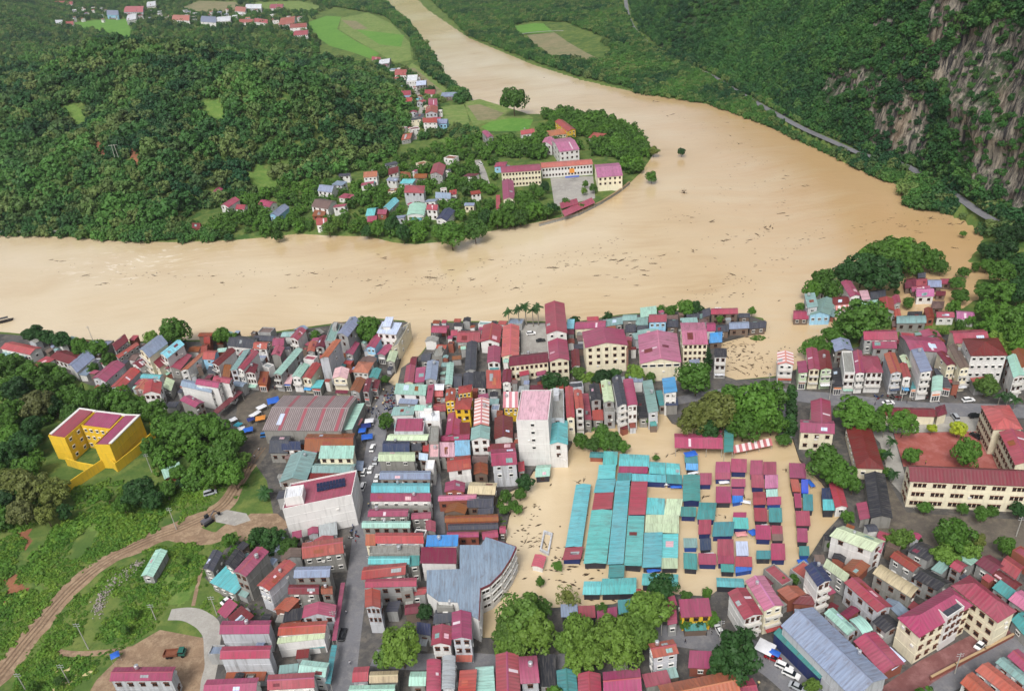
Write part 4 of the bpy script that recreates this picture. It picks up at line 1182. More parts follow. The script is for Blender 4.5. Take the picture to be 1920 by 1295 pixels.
# ------------------------------------------------------------------ lower left and centre
town('along the lower main street', """
711,898 807,898 714,882 8 gu bgrey conc
696,923 806,923 698,905 8 gu teal white shop front:l
694,939 808,939 695,926 8 su rasp white
698,953 806,953 698,941 6 flat concrete conc
689,968 764,967 693,954 8 gu rasp conc
771,973 808,971 772,961 6 gu rasp conc
798,995 817,997 798,975 5 gv rasp conc
678,989 769,989 680,976 9 gu mint conc
704,1018 795,1018 704,998 9 gu red lgrey
685,1022 704,1022 686,1003 8 su orange cream
693,1039 787,1038 694,1025 8 flat concrete conc
690,1057 768,1057 692,1042 8 gu teal conc
767,1061 786,1059 768,1042 7 su dkteal conc
677,1086 760,1076 682,1062 8 gu red conc
684,1101 781,1098 686,1085 8 gu rasp grey
684,1138 714,1139 684,1105 11 gv red lgrey n:3x2
752,1111 774,1108 752,1097 7 flat concrete conc
762,1117 797,1113 775,1102 5 gu red grey
782,1187 808,1191 782,1167 5 su navy grey
812,1169 846,1166 817,1142 6 gu slate grey
819,1141 850,1141 820,1126 8 flat concrete conc
808,1209 846,1209 811,1173 8 gv rasp white n:2x2
847,1198 885,1198 847,1147 10 gv rasp lgrey n:2x2 awn:orange
766,1285 798,1285 770,1258 5 gu mint conc
799,1301 827,1301 800,1236 6 av rasp lgrey
828,1291 853,1291 830,1229 8 av grey lgrey
858,1301 892,1301 862,1256 7 sv orange lgrey
893,1301 929,1301 891,1250 6 sv mint lgrey
930,1302 976,1302 929,1226 7 gv rasp lgrey
976,1281 1012,1279 972,1230 7 au rasp lgrey
1012,1286 1043,1286 1012,1230 4 su black grey
1046,1301 1084,1301 1043,1256 5 gv dkteal lgrey
1084,1301 1128,1301 1083,1262 5 gv rasp lgrey
1132,1306 1204,1299 1130,1259 6 gu rasp lgrey
660,1278 690,1276 664,1250 5 gu red lgrey
692,1280 746,1278 694,1258 5 gu tan conc
653,1306 740,1304 656,1284 6 gu mint lgrey
798,1024 858,1023 801,1005 8 su blue white nowin
788,1055 856,1056 790,1028 8 su maroon white nowin
834,979 935,976 834,966 4 gu rust brick
840,994 935,991 840,982 3.6 gu slate wood
838,1007 898,1006 838,997 4 gu rasp brick
905,1011 935,1006 903,997 4 gu rasp brick
936,999 948,999 937,985 3.4 gu rasp wood
833,922 871,922 835,904 6 gv rasp brick
876,925 928,927 882,903 5 gu tan wood
821,939 893,936 823,928 5 gu pink brick
833,961 872,963 840,945 4 gv rust wood
875,951 925,951 878,928 4 gu slate wood
895,965 925,962 898,950 3.6 gu slate wood
""")
town('left of the main street', """
504,849 540,849 511,817 5 gu slate conc
528,843 564,843 528,829 6 su navy white
570,846 662,846 577,812 5 gu rust conc
523,904 575,900 545,852 7 gv gteal conc
575,886 662,887 583,868 6 gu gteal conc
597,859 662,859 602,838 9 su mint cream
578,898 663,898 580,888 6 su maroon brick
567,1047 645,1036 567,1017 8 gu red conc
548,1010 566,1006 548,998 6 su rasp conc
550,1083 618,1081 555,1062 9 gu bgrey conc
540,1113 598,1113 542,1095 7 gu maroon conc
602,1113 624,1113 602,1098 7 gu rust conc
437,1071 461,1081 481,1024 11 gv rasp conc n:2x2
481,1097 504,1107 533,1048 10 gv red lgrey n:2x2
380,1065 399,1071 399,1030 6 gv slate conc
420,1057 440,1069 441,1028 7 gv black conc
393,1091 440,1113 425,1063 4 su teal conc
411,1188 505,1187 417,1163 8 gu rasp lgrey nowin
412,1235 506,1233 417,1211 9 gu rasp lgrey nowin
380,1303 480,1299 388,1273 8 gu rasp white
501,1293 590,1288 503,1264 8 gu rasp white
205,1276 322,1275 215,1250 8 gu rasp lgrey
520,1191 610,1185 527,1168 7 gu red white
519,1206 608,1196 522,1196 6 su pgreen white nowin
558,1263 610,1269 567,1236 6 gu mint lgrey
522,1263 558,1259 525,1248 5 su gteal lgrey
566,1158 628,1156 570,1135 6 gv rasp lgrey
530,1166 565,1161 535,1145 4 su black brick
512,1143 540,1146 535,1120 5 gv red brick
407,1146 423,1159 431,1123 3 su rasp wood open
622,1200 631,1200 639,1092 3.6 sv rasp wood open
609,1280 620,1282 622,1208 3.6 sv dkteal wood open
264,1079 287,1081 292,1030 3.4 gv mint grey
308,898 342,882 303,883 3 su mint brick
""")
town('', """
530,956 660,929 545,908 13 flat rasp white name:shop_block cat:building n:0 tank:0 clean | big white block with crimson roof and a row of solar panels left of main street
+ 533,936 567,931 537,915 16 flat white white nowin tank:0 clean
91,818 122,823 150,767 11 flat rasp yellow cap clean nowin name:school cat:school r:4x3 n:0 wk:2 tank:0 rim:lf | mustard yellow U-shaped building with pink roof in the trees
+ 177,835 206,836 235,779 11 flat rasp yellow cap clean r:0 n:0 wk:2 tank:0 rim:rf
+ 153,799 207,806 181,772 10.7 flat rasp yellow cap clean n:5x3 wk:2 tank:0 rim:f
""")
# ------------------------------------------------------------------ peninsula
town('', """
940,324 1015,319 938,312 11 gu rasp cream n:12x3 l:0 name:school cat:school tank:0 wk:1 rise:1.6 | yellow three-storey school range with crimson roof on the wooded point
1015,315 1112,308 1013,305 8 gu salmon white n:16x2 name:school cat:school tank:0 wk:1 rise:1.4 | long white school range with salmon roof facing the grey yard
1120,333 1168,329 1114,309 10 gu pink cream n:5x2 name:school cat:school tank:0 wk:1 | cream school block with pink roof at the tip of the point
943,374 966,374 941,339 8 gv rasp cream n:2x2 name:school cat:school tank:0 | narrow cream school wing with crimson roof left of the grey yard
1049,285 1087,280 1033,262 11 gu pink white n:4x3 l:3x3 name:office cat:building tank:0 | white three-storey building with pink roof behind the long school range
+ 1015,269 1035,273 1022,258 8 gv pink white n:2x2
1065,247 1080,243 1040,228 9 gv red yellow l:5x2 name:school cat:school tank:0 | yellow building with red tiled roof at the back of the point
+ 1027,256 1062,251 1024,246 6 gu orange cream n:6x1
""")
town('on the wooded point across the river', """
977,253 1003,249 975,246 7 gu red white
914,258 926,256 903,247 8 gv rasp grey
1103,258 1128,261 1113,248 4 hu red white
926,313 948,311 930,305 5 hu rasp lblue
1052,391 1085,382 1049,383 4 su rasp wood open
1059,406 1116,380 1053,398 3.5 su rasp wood open
930,391 938,391 930,366 3 sv red brick
681,333 707,331 684,323 7 gu orange white n:3x2
728,328 747,323 730,316 6 gu maroon white
751,332 770,334 752,322 4 gu rust cream
806,326 830,329 813,307 7 gv rasp grey
757,361 795,362 760,347 9 hu red lgrey n:3x1
762,404 795,404 768,383 5 av mint white
816,371 845,373 818,360 6 gu bgrey white n:3x1
842,366 856,364 844,357 5 gu red white
799,393 820,394 803,383 7 gu rasp white
817,411 838,415 833,391 6 gv navy white n:2x1
718,389 730,395 737,371 4 gv teal grey
685,405 702,404 694,390 4 gu teal grey
707,401 724,402 712,392 4 gu rasp brick
688,416 706,415 692,405 4 gu rasp brick
595,358 622,361 605,346 6 gu bgrey white n:3x1
583,387 615,392 600,372 6 gu brown white n:3x1
585,405 608,405 590,396 3 su rust brick
593,422 614,421 594,409 5 gu red white
505,402 520,407 528,384 5 gv bgrey lblue
483,383 505,389 498,374 4 gu rasp white
391,368 404,370 406,352 6 gv rasp white n:2x1
374,375 387,371 380,367 4 gu maroon white
413,385 428,389 435,371 6 gv rasp white n:2x1
441,392 458,393 448,383 4 gu rasp white
360,428 376,428 362,418 4 gu maroon brick
776,334 800,334 780,326 4 gu rust wood
""")
town('along the far village road', """
752,263 770,260 760,251 4 gu red grey
793,230 820,230 793,222 9 gu red white n:3x2
797,213 820,212 799,201 8 gv red lgrey
796,177 816,177 798,168 6 gu red white
803,197 820,198 804,184 6 gu rasp white
780,161 799,159 782,152 8 gu wblue conc
762,153 782,152 764,142 8 flat white white
740,141 762,141 742,130 5 gu red white
697,113 714,115 698,106 5 gu red white
710,121 730,118 714,112 5 gu white grey
750,179 770,178 752,171 5 gu red white
757,191 773,191 758,184 5 gu red white
738,168 754,167 744,161 4 au gteal white
826,182 856,181 832,174 4 gu bgrey wood
810,232 838,232 814,224 5 gu bgrey lblue
""")
town('in the hamlets at top left', """
523,48 552,44 527,34 8 gu red white
543,53 575,51 545,45 10 gu red white n:4x2
550,67 577,65 553,58 7 gu red white
477,41 502,44 478,34 8 gu red white
100,7 136,9 102,1 8 gu red white
200,28 222,29 201,19 9 gu bgrey lblue
232,23 268,23 236,12 9 gu salmon lgrey
237,39 255,36 240,28 9 gu white white
275,13 292,11 276,4 9 gu white white
322,38 355,39 325,28 9 gu salmon white n:4x2
376,41 405,43 378,30 10 gu bgrey white n:3x2
405,41 432,39 408,32 8 gu white white
440,21 460,23 443,12 9 gu salmon white
448,43 475,43 450,36 7 gu red white
103,44 117,45 104,37 7 gu white white
123,47 138,47 124,40 6 gu red white
460,16 490,16 462,8 8 gu white lgrey
505,16 530,16 508,8 8 gu red white
""")
# ------------------------------------------------------------------ flooded market: halls and stalls up to their eaves in water
town('in the flooded market', """
1060,1025 1091,1025 1080,908 2.4 gv teal dark cat:hall name:market_hall
+ 1054,1049 1089,1049 1060,1026 2.2 sv rasp navy
1120,897 1153,898 1123,871 2.8 sv teal navy cat:hall name:market_hall
1113,923 1150,924 1119,898 2.5 sv teal navy
1110,955 1147,955 1115,924 2.7 sv rasp navy
1094,1056 1137,1056 1109,956 2.6 gv teal dark cat:hall name:market_hall
1139,1057 1169,1058 1155,901 2.6 sv teal dark cat:hall name:market_hall
1178,964 1210,966 1184,902 2.9 sv rasp navy cat:hall name:market_hall
1170,1059 1203,1062 1178,966 2.7 sv teal dark cat:hall name:market_hall
1211,963 1245,965 1214,934 2.6 su teal dark
1244,965 1275,966 1250,936 2.5 su pgreen dark
1210,981 1273,982 1211,966 2.7 su pgreen dark
1209,997 1273,999 1210,982 2.5 su pgreen dark
1204,1063 1240,1064 1208,998 2.6 sv teal dark cat:hall name:market_hall
1240,1045 1271,1047 1242,1000 2.4 sv teal dark
1240,1065 1271,1065 1240,1047 2.2 su pgreen dark
1105,857 1131,858 1107,846 2.2 gu dkteal brick
1130,870 1157,871 1132,847 2.8 su teal navy
1160,873 1217,876 1162,850 2.8 gu teal navy
1159,886 1214,887 1161,875 2.5 su rasp navy
1157,901 1184,901 1158,888 2.4 su dkteal navy
1185,901 1249,904 1185,889 2.6 su teal navy
1217,887 1248,889 1218,865 2.7 gu teal navy
1249,889 1275,891 1249,867 2.5 gu teal navy
1250,905 1280,907 1249,890 2.4 su dkteal navy
1280,939 1313,939 1281,890 2.8 gv dkteal navy
1276,967 1305,968 1277,951 2.4 su dkteal navy
1306,973 1340,974 1311,941 2.6 gu dkteal navy
1284,867 1309,868 1283,855 2.6 su dkteal dark
1286,880 1309,881 1286,869 2.0 su blue dark
1092,1114 1126,1114 1095,1089 2.6 gu teal dark
1127,1114 1193,1112 1129,1084 2.8 gu teal dark cat:hall name:market_hall
1140,1082 1170,1083 1142,1059 2.5 sv dkteal dark
1203,1096 1271,1098 1205,1074 2.8 gu teal dark cat:hall name:market_hall
1344,1099 1396,1101 1343,1082 3.0 gu teal dark cat:hall name:market_hall
1311,908 1334,908 1312,888 2.4 su rasp navy
1341,886 1369,886 1342,867 2.6 su rasp navy
1341,898 1370,898 1341,887 2.3 su rasp navy
1370,884 1400,885 1371,861 2.6 su rasp navy
1406,889 1430,889 1407,864 2.6 su rasp navy
1431,889 1456,889 1431,867 2.4 su rasp navy
1409,913 1433,914 1408,891 2.5 su rasp navy
1434,915 1459,914 1434,892 2.3 su pink navy
1371,912 1398,912 1371,899 2.3 su rasp navy
1342,942 1371,942 1342,913 2.5 su rasp dark
1372,928 1395,928 1372,917 2.3 su rasp navy
1373,943 1393,939 1373,930 1.8 su tarp tarpw
1412,946 1437,945 1411,922 2.4 gu rasp navy
1437,932 1459,931 1436,919 2.3 su mint navy
1438,946 1465,945 1438,933 2.3 su rasp tarpw
1415,976 1440,977 1413,953 2.4 su rasp dark
1442,978 1467,978 1441,953 2.4 su dkteal dark
1375,990 1404,991 1374,971 2.4 su teal navy
1374,970 1399,970 1375,961 2.3 su rasp navy
1335,1005 1375,1004 1338,980 2.5 su dkteal navy
1309,1001 1333,1000 1310,976 2.4 su rasp navy
1417,1010 1446,1011 1416,985 2.5 su rasp navy
1447,1000 1468,1001 1446,986 2.3 su rasp dark
1448,1013 1469,1013 1447,1002 2.0 su brown dark
1481,895 1512,896 1479,869 2.5 su rasp dark
1486,921 1502,922 1481,899 2.3 su red dark
1503,924 1516,924 1502,900 2.2 su tarp tarpw
1491,951 1504,951 1488,926 2.3 su rasp dark
1506,956 1525,957 1505,927 2.4 su dkteal dark
1493,985 1520,985 1491,959 2.4 su rasp dark
1495,1015 1515,1016 1494,991 2.4 su rasp dark
1499,1041 1518,1041 1498,1025 2.2 su dkteal tarpw
1282,1026 1308,1026 1281,1010 2.2 su gteal tarpw
1313,1031 1334,1030 1312,1011 2.2 su navy dark
1282,1065 1308,1067 1281,1037 2.4 su dkteal dark
1310,1057 1344,1058 1309,1038 2.3 su rasp navy
1345,1041 1376,1041 1345,1012 2.5 su rasp navy
1346,1056 1377,1056 1346,1043 2.3 su rasp navy
1381,1041 1404,1041 1379,1016 2.2 su wblue tarpw
1379,1061 1411,1062 1378,1044 2.3 su rasp navy
1352,1071 1377,1072 1351,1058 2.2 su dkteal dark
1379,1073 1410,1068 1379,1063 1.8 su tarp tarpw
1418,1047 1445,1047 1418,1033 2.3 su dkteal dark
1446,1049 1473,1049 1445,1020 2.4 su rasp navy
1052,1156 1084,1156 1051,1134 3 su bgrey dark
1085,1158 1117,1157 1084,1137 3 su rasp dark
1120,1164 1158,1157 1119,1145 3 su rasp dark
1160,1151 1185,1149 1158,1126 3 su dkteal dark
996,1060 1018,1065 1003,1038 2.2 gv salmon white
1376,849 1449,834 1373,837 2.4 su stripe wood open
""", 'market_stall', 'stall', 'stall')
CURVE = poly(pts("800,1110 800,1068 862,1066 862,1021 902,1021 911,1006 967,1024 957,1046 940,1072 918,1094 900,1102 897,1160 862,1143 858,1128 822,1126"), 10.5)
FOOT.append([*CURVE])

# ------------------------------------------------------------------ low sheds squeezed into the back yards
ROADL = [(poly(pts(a), 1), w) for a, w in (("638,1330 648,1240 660,1150 670,1080 680,1000 692,910 704,830 716,775 735,742", 5.2), ("1265,752 1340,738 1420,732 1500,742 1600,752 1700,764 1800,768 1980,772", 6.2), ("1482,745 1478,790 1470,830", 4.5),
    ("1020,1250 1120,1225 1230,1192 1330,1200 1420,1228 1480,1270 1560,1350", 6.2), ("700,1232 780,1240 870,1238 1020,1250", 4.5), ("815,880 822,940 825,1000", 3.0), ("1690,1330 1740,1285 1830,1240 1930,1195", 6))]
OPENS = [poly(pts(a), 1) for a in ("436,752 480,730 545,728 545,745 500,805 492,812 512,832 486,880 440,870 430,800", "1640,760 1850,760 1890,890 1690,880", "1640,870 1700,960 1930,975 1930,1050 1800,1040 1620,1005", "1610,790 1674,812 1715,955 1660,900", "1628,1305 1725,1230 1830,1180 1890,1165 1910,1190 1750,1285 1712,1320",
    "970,600 1035,600 1040,672 972,672", "690,720 770,720 770,780 690,790", "860,1195 1060,1130 1260,1110 1260,1240 1060,1260 900,1230", "700,1160 800,1160 800,1250 700,1250", "1320,1175 1420,1175 1420,1280 1320,1280", "1280,700 1500,690 1500,830 1280,830", "1060,690 1240,690 1240,712 1060,712", "1400,1180 1500,1280 1560,1310 1380,1310")]
ROT_ = [(np.array(q[0]), np.array(q[1]) - np.array(q[0]), np.array(q).mean(0)) for q in FOOT]
CEN = np.array([c for _, _, c in ROT_])
frnd = random.Random(31); frng = np.random.default_rng(12)
def _clear_placeholder(): pass
def fillers(area, where, step, cols, kind='shed', hh=(2.8, 5.2), walls=('conc', 'grey', 'brick', 'wood', 'lgrey', 'white')):
    q = poly(pts(area), 1.0); lo, hi = q.min(0), q.max(0); n_ = 0
    gx, gy = np.meshgrid(np.arange(lo[0], hi[0], step), np.arange(lo[1], hi[1], step)); P_ = np.stack([gx.ravel(), gy.ravel()], 1) + frng.uniform(-.4, .4, (gx.size, 2)) * step
    P_ = P_[inside(P_, q)]
    ok = np.ones(len(P_), bool)
    for L_, w in ROADL: ok &= seg_dist(P_, L_, False) > w + 2.2
    for o_ in OPENS: ok &= ~inside(P_, o_)
    P_ = P_[ok]; tz = terr(P_); P_ = P_[(tz > .8) & (tz < 4)]
    for p in P_:
        i = int(np.argmin(np.hypot(*(CEN - p).T))); u_ = ROT_[i][1]; u_ = u_ / np.linalg.norm(u_); v_ = np.array([-u_[1], u_[0]])
        for a_, b_ in ((frnd.uniform(5, 8) * (1 if kind == 'shed' else 1.35), frnd.uniform(3.5, 6) * (1 if kind == 'shed' else 1.3)), (frnd.uniform(3, 4.5), frnd.uniform(2.5, 4)), (2.4, 2.4)):
            A_ = p - u_ * a_ / 2 - v_ * b_ / 2; tst = np.array([A_ + u_ * a_ * s_ + v_ * b_ * t_ for s_ in (0, .25, .5, .75, 1) for t_ in (0, .33, .66, 1)])
            if fast_clear(p, tst, (a_ + b_) / 2): break
        else: continue
        h = frnd.uniform(*hh); rc = frnd.choice(cols); th = thing(kind, (p[0], p[1], 1.02), None, kind); th['group'] = kind + 's ' + where
        label_later(th, PX(p[0], p[1], h)[0], ('low %s shed' if kind == 'shed' else 'small %s-roofed house') % CNAME[rc], where)
        FQ.append((np.array([A_, A_ + u_ * a_, A_ + u_ * a_ + v_ * b_, A_ + v_ * b_]), p, (a_ + b_) / 2)); volume(th, p, A_, A_ + u_ * a_, A_ + v_ * b_, -.6, 1.02 + h, frnd.choice(['gu', 'gv', 'su', 'sv', 'su', 'flat']), rc, frnd.choice(walls), {'nowin': kind == 'shed', 'n': (2, 1) if kind != 'shed' else 0, 'tank': 0, 'sky': 0, 'clean': True}, 1.02); n_ += 1
    return n_
def fast_clear(p, tst, rad):
    for q, c, r_ in FQ:
        if abs(c[0] - p[0]) > r_ + rad or abs(c[1] - p[1]) > r_ + rad: continue
        if (sdist(tst, q) > -.05).any() or inside(q, tst[[0, 3, 19, 16]]).any(): return False
    return True
FQ = [(np.array(q), np.array(q).mean(0), np.linalg.norm(np.array(q) - np.array(q).mean(0), axis=1).max()) for q in FOOT]
MIXC = ['rust', 'slate', 'grey', 'rasp', 'maroon', 'gteal', 'concrete', 'brown', 'red', 'mint', 'bgrey', 'black', 'rasp']
nf = fillers("20,660 130,645 330,648 540,630 700,612 745,650 735,700 620,735 520,720 450,745 330,775 240,735 130,700", 'in the left riverside yards', 6.0, MIXC)
nf += fillers("752,715 760,690 800,660 815,615 1000,612 1080,612 1170,600 1320,590 1420,605 1340,640 1335,700 1240,700 1190,740 1080,730 1060,790 1040,850 985,890 930,925 930,1000 860,1010 830,1000 830,870 720,860 735,790 780,760", 'in the yards of the middle quarter', 5.6, MIXC)
nf += fillers("712,870 815,880 815,1000 870,1020 800,1060 800,1160 690,1160 680,1080 695,980", 'behind the lower main street', 4.6, MIXC)
nf += fillers("500,810 690,830 660,1010 640,1180 625,1300 390,1300 420,1170 560,1130 400,1080 440,1040 560,1040 530,900", 'in the yards left of the main street', 5.0, MIXC)
nf += fillers("1470,690 1560,670 1640,645 1760,632 1900,650 1920,700 1900,745 1480,735", 'behind the right-hand street row', 5.0, MIXC)
nf += fillers("1360,1110 1490,1090 1560,1000 1620,1005 1930,1060 1930,1180 1780,1060 1680,1160 1640,1260 1500,1120 1470,1160", 'in the lower right yards', 4.8, MIXC)
nf += fillers("680,1250 860,1240 1000,1260 1130,1250 1230,1240 1290,1230 1240,1320 660,1320", 'along the lower edge of the town', 5.0, MIXC)
VC = ['rasp', 'red', 'rasp', 'bgrey', 'maroon', 'rust', 'teal', 'slate']
nf += fillers("600,350 690,325 760,310 850,305 900,330 895,400 840,425 700,425 600,400 560,385", 'in the village on the point', 21.0, VC, 'house', (3.5, 6.5), ('white', 'lgrey', 'cream', 'white'))
nf += fillers("730,135 765,135 800,165 830,200 835,235 800,245 780,262 745,265 755,215 750,170", 'in the roadside village on the point', 17.0, VC, 'house', (3.5, 6.5), ('white', 'lgrey', 'cream', 'white'))
nf += fillers("95,12 220,22 360,26 480,25 580,40 575,66 480,50 360,46 220,42 95,46", 'among the far hamlets', 42.0, ['red', 'salmon', 'white', 'bgrey', 'rasp'], 'house', (5, 8), ('white', 'white', 'lgrey'))

# ------------------------------------------------------------------ vegetation
def leaf_mat(name, c1, c2, c3, wscale=0.02):
    m, t, b = mat(name); oi = t.new('ShaderNodeObjectInfo'); P = pos(t)
    n1 = t.noise(oi.outputs['Location'], wscale, 3); n2 = t.noise(P, 0.9, 3)
    c = t.mix(t.ramp(n1, [(0.36, 0), (0.62, 1)]), s2l(c1), s2l(c2))
    c = t.mix(t.ramp(oi.outputs['Random'], [(0.55, 0), (1.0, 0.85)]), c, s2l(c3))
    hsv = t.new('ShaderNodeHueSaturation'); t.link(c, hsv.inputs['Color'])
    t.link(t.math('ADD', 0.62, t.math('ADD', t.math('MULTIPLY', n2, 0.55), t.math('MULTIPLY', t.math('FRACT', t.math('MULTIPLY', oi.outputs['Random'], 7.3)), 0.35))), hsv.inputs['Value'])
    t.link(hsv.outputs[0], b.inputs['Base Color']); b.inputs['Roughness'].default_value = 0.55; b.inputs['Specular IOR Level'].default_value = 0.25
    tr = t.new('ShaderNodeBsdfTranslucent'); t.link(hsv.outputs[0], tr.inputs[0])
    mx = t.new('ShaderNodeMixShader'); mx.inputs[0].default_value = 0.22
    t.link(b.outputs[0], mx.inputs[1]); t.link(tr.outputs[0], mx.inputs[2]); t.link(mx.outputs[0], t.n['Material Output'].inputs[0])
    return m
LEAF = dict(mid=leaf_mat('leaves_mid_green', (70, 106, 40), (84, 122, 44), (62, 92, 40)),
            light=leaf_mat('leaves_light_green', (92, 122, 50), (102, 130, 52), (80, 110, 48)),
            dark=leaf_mat('leaves_dark_green', (44, 78, 38), (54, 88, 42), (40, 66, 36)),
            olive=leaf_mat('leaves_olive', (98, 106, 52), (110, 122, 56), (92, 96, 60)),
            yellow=leaf_mat('leaves_yellow_green', (150, 164, 40), (164, 176, 50), (140, 158, 44)))
L_FOREST = leaf_mat('forest_leaves', (38, 78, 46), (80, 122, 54), (116, 130, 74), 0.016)
L_CLIFF = leaf_mat('cliff_leaves', (38, 76, 44), (60, 104, 48), (82, 118, 56), 0.018)
BARK = flat_mat('bark', (92, 78, 64), 0.95, 0.2, 0, 0.3, 2.0)

def crown_mesh(name, seed, nc, nl, m, shape='round', leaf=0.12, gap=0.0):
    r = random.Random(seed); mb = MB(); V = []; Fs = []
    g = math.pi * (3 - 5 ** .5)
    for i in range(nc):
        zz = 1 - 2 * (i + .5) / nc * .86; rr = math.sqrt(max(0, 1 - zz * zz)); a = i * g + r.uniform(-.4, .4)
        k = r.uniform(.36, .95)
        if shape == 'round': c = Vector((rr * math.cos(a) * k, rr * math.sin(a) * k, zz * k * .82))
        elif shape == 'cone':
            hz = (i + .5) / nc; w = (1 - hz) * .62 + .03; c = Vector((w * math.cos(a), w * math.sin(a), hz * 3.0 - 1.2))
        elif shape == 'column': c = Vector((.4 * rr * math.cos(a), .4 * rr * math.sin(a), zz * 1.5))
        elif shape == 'flat': c = Vector((rr * math.cos(a) * k * 1.15, rr * math.sin(a) * k * 1.15, zz * k * .5))
        else: c = Vector((rr * math.cos(a) * k, rr * math.sin(a) * k, abs(zz) * k * .8 - .25))
        cr = r.uniform(.17, .44) * (1 if shape != 'cone' else (.5 + .6 * (1 - (i + .5) / nc)))
        if gap and r.random() < gap: continue
        out = c.normalized() if c.length > .05 else Vector((0, 0, 1))
        for j in range(nl):
            d = Vector((r.gauss(0, 1), r.gauss(0, 1), r.gauss(0, 1))).normalized()
            d = (d + out * .55 + Vector((0, 0, .35))).normalized()
            p = c + d * cr * r.uniform(.72, 1.05)
            nrm = (d + Vector((r.uniform(-.6, .6), r.uniform(-.6, .6), r.uniform(-.3, .6)))).normalized()
            tx = nrm.orthogonal().normalized(); tx = Matrix.Rotation(r.uniform(0, 6.28), 3, nrm) @ tx; ty = nrm.cross(tx)
            s = leaf * r.uniform(.7, 1.35); o = len(V)
            V += [tuple(p - tx * s - ty * s * .2), tuple(p - ty * s * .75), tuple(p + tx * s + ty * s * .1), tuple(p + ty * s * .75)]
            Fs.append((o, o + 1, o + 2, o + 3))
    # leafy heart of the crown
    for i in range(nc // 2):
        d = Vector((r.gauss(0, 1), r.gauss(0, 1), r.gauss(0, .8))).normalized() * r.uniform(.1, .42)
        if shape == 'cone': d = Vector((d.x * .4, d.y * .4, r.uniform(-1.1, 1.2)))
        if shape == 'column': d = Vector((d.x * .5, d.y * .5, r.uniform(-1.3, 1.3)))
        s = .3
        for ax in range(3):
            nrm = Vector((ax == 0, ax == 1, ax == 2)) + Vector((r.uniform(-.4, .4), r.uniform(-.4, .4), r.uniform(-.4, .4))); nrm.normalize()
            tx = nrm.orthogonal().normalized(); ty = nrm.cross(tx); o = len(V)
            V += [tuple(d - tx * s), tuple(d - ty * s), tuple(d + tx * s), tuple(d + ty * s)]; Fs.append((o, o + 1, o + 2, o + 3))
    mb.v = V; mb.f = Fs; mb.m = [0] * len(Fs)
    return mb.mesh(name, [m])
def trunk_mesh(seed):
    r = random.Random(seed); mb = MB(); b0 = Vector((0, 0, -.6)); p = Vector((0, 0, 0)); rad = .10
    for k in range(3):
        q = p + Vector((r.uniform(-.06, .06), r.uniform(-.06, .06), .33)); mb.tube(b0 if k == 0 else p, q, rad, rad * .8, 7); p = q; rad *= .8
    for k in range(5):
        a = k * 1.26 + r.uniform(-.3, .3); q = p + Vector((math.cos(a) * .42, math.sin(a) * .42, r.uniform(.3, .6)))
        mb.tube(p - Vector((0, 0, .1)), q, rad * .75, rad * .3, 5)
        mb.tube(q, q + Vector((math.cos(a + .5) * .25, math.sin(a + .5) * .25, .3)), rad * .3, rad * .1, 4)
    return mb.mesh('trunk', [BARK])
TRUNKS = [trunk_mesh(s) for s in (1, 2, 3)]
CROWNS = {tone: [crown_mesh('crown_' + tone, 10 + k, 40, 84, LEAF[tone], 'round', .078) for k in range(5)] for tone in LEAF}
CROWNS['conifer'] = [crown_mesh('crown_conifer', 40, 40, 36, LEAF['dark'], 'cone', .10)]
CROWNS['column'] = [crown_mesh('crown_column', 41, 34, 40, LEAF['dark'], 'column', .12)]
CROWNS['sparse'] = [crown_mesh('crown_sparse', 42, 30, 26, LEAF['olive'], 'flat', .08, .35)]

TONEW = dict(mid='mid-green tree', light='light green tree', dark='dark green tree', olive='olive-green tree', yellow='yellow-green tree',
             conifer='conical dark conifer', column='slim vine-clad tree', sparse='thin half-bare tree')
trnd = random.Random(5)
def tree_at(x, y, zb, Rm, tone, hc=None):
    """Rm crown radius in metres; hc height of the crown's centre above its base"""
    th = thing('tree' if tone != 'conifer' else 'conifer_tree', (x, y, zb), cat='tree')
    hc = hc if hc is not None else Rm * 1.25 + 0.8
    me = trnd.choice(CROWNS[tone]); rz = trnd.uniform(0, 6.28)
    sx = Rm * trnd.uniform(.95, 1.1)
    link('trunk', trnd.choice(TRUNKS), th, Matrix.Diagonal((max(Rm * .55, .8), max(Rm * .55, .8), hc * .85, 1)))
    link('crown', me, th, Matrix.Translation((0, 0, hc)) @ Matrix.Rotation(rz, 4, 'Z') @ Matrix.Diagonal((sx * trnd.uniform(.84, 1.14), sx * trnd.uniform(.84, 1.14), Rm * trnd.uniform(.85, 1.2), 1)))
    return th
def tree_px(px, py, rpx, tone, where):
    z = 1.0
    for _ in range(3):
        g = G(px, py, z); Rm = rpx / ppm(g[0], g[1], z); hc = Rm * 1.25 + .8; zb = max(terr1(*g), -0.3); z = zb + hc
    th = tree_at(g[0], g[1], zb, Rm, tone)
    label_later(th, px, TONEW[tone], where); th['group'] = 'trees ' + where
    return th
def trees(where, s):
    for w in s.split():
        f = w.split(','); tree_px(float(f[0]), float(f[1]), float(f[2]), {'m': 'mid', 'l': 'light', 'd': 'dark', 'o': 'olive', 'y': 'yellow', 'c': 'conifer', 'v': 'column', 's': 'sparse'}[f[3]], where)

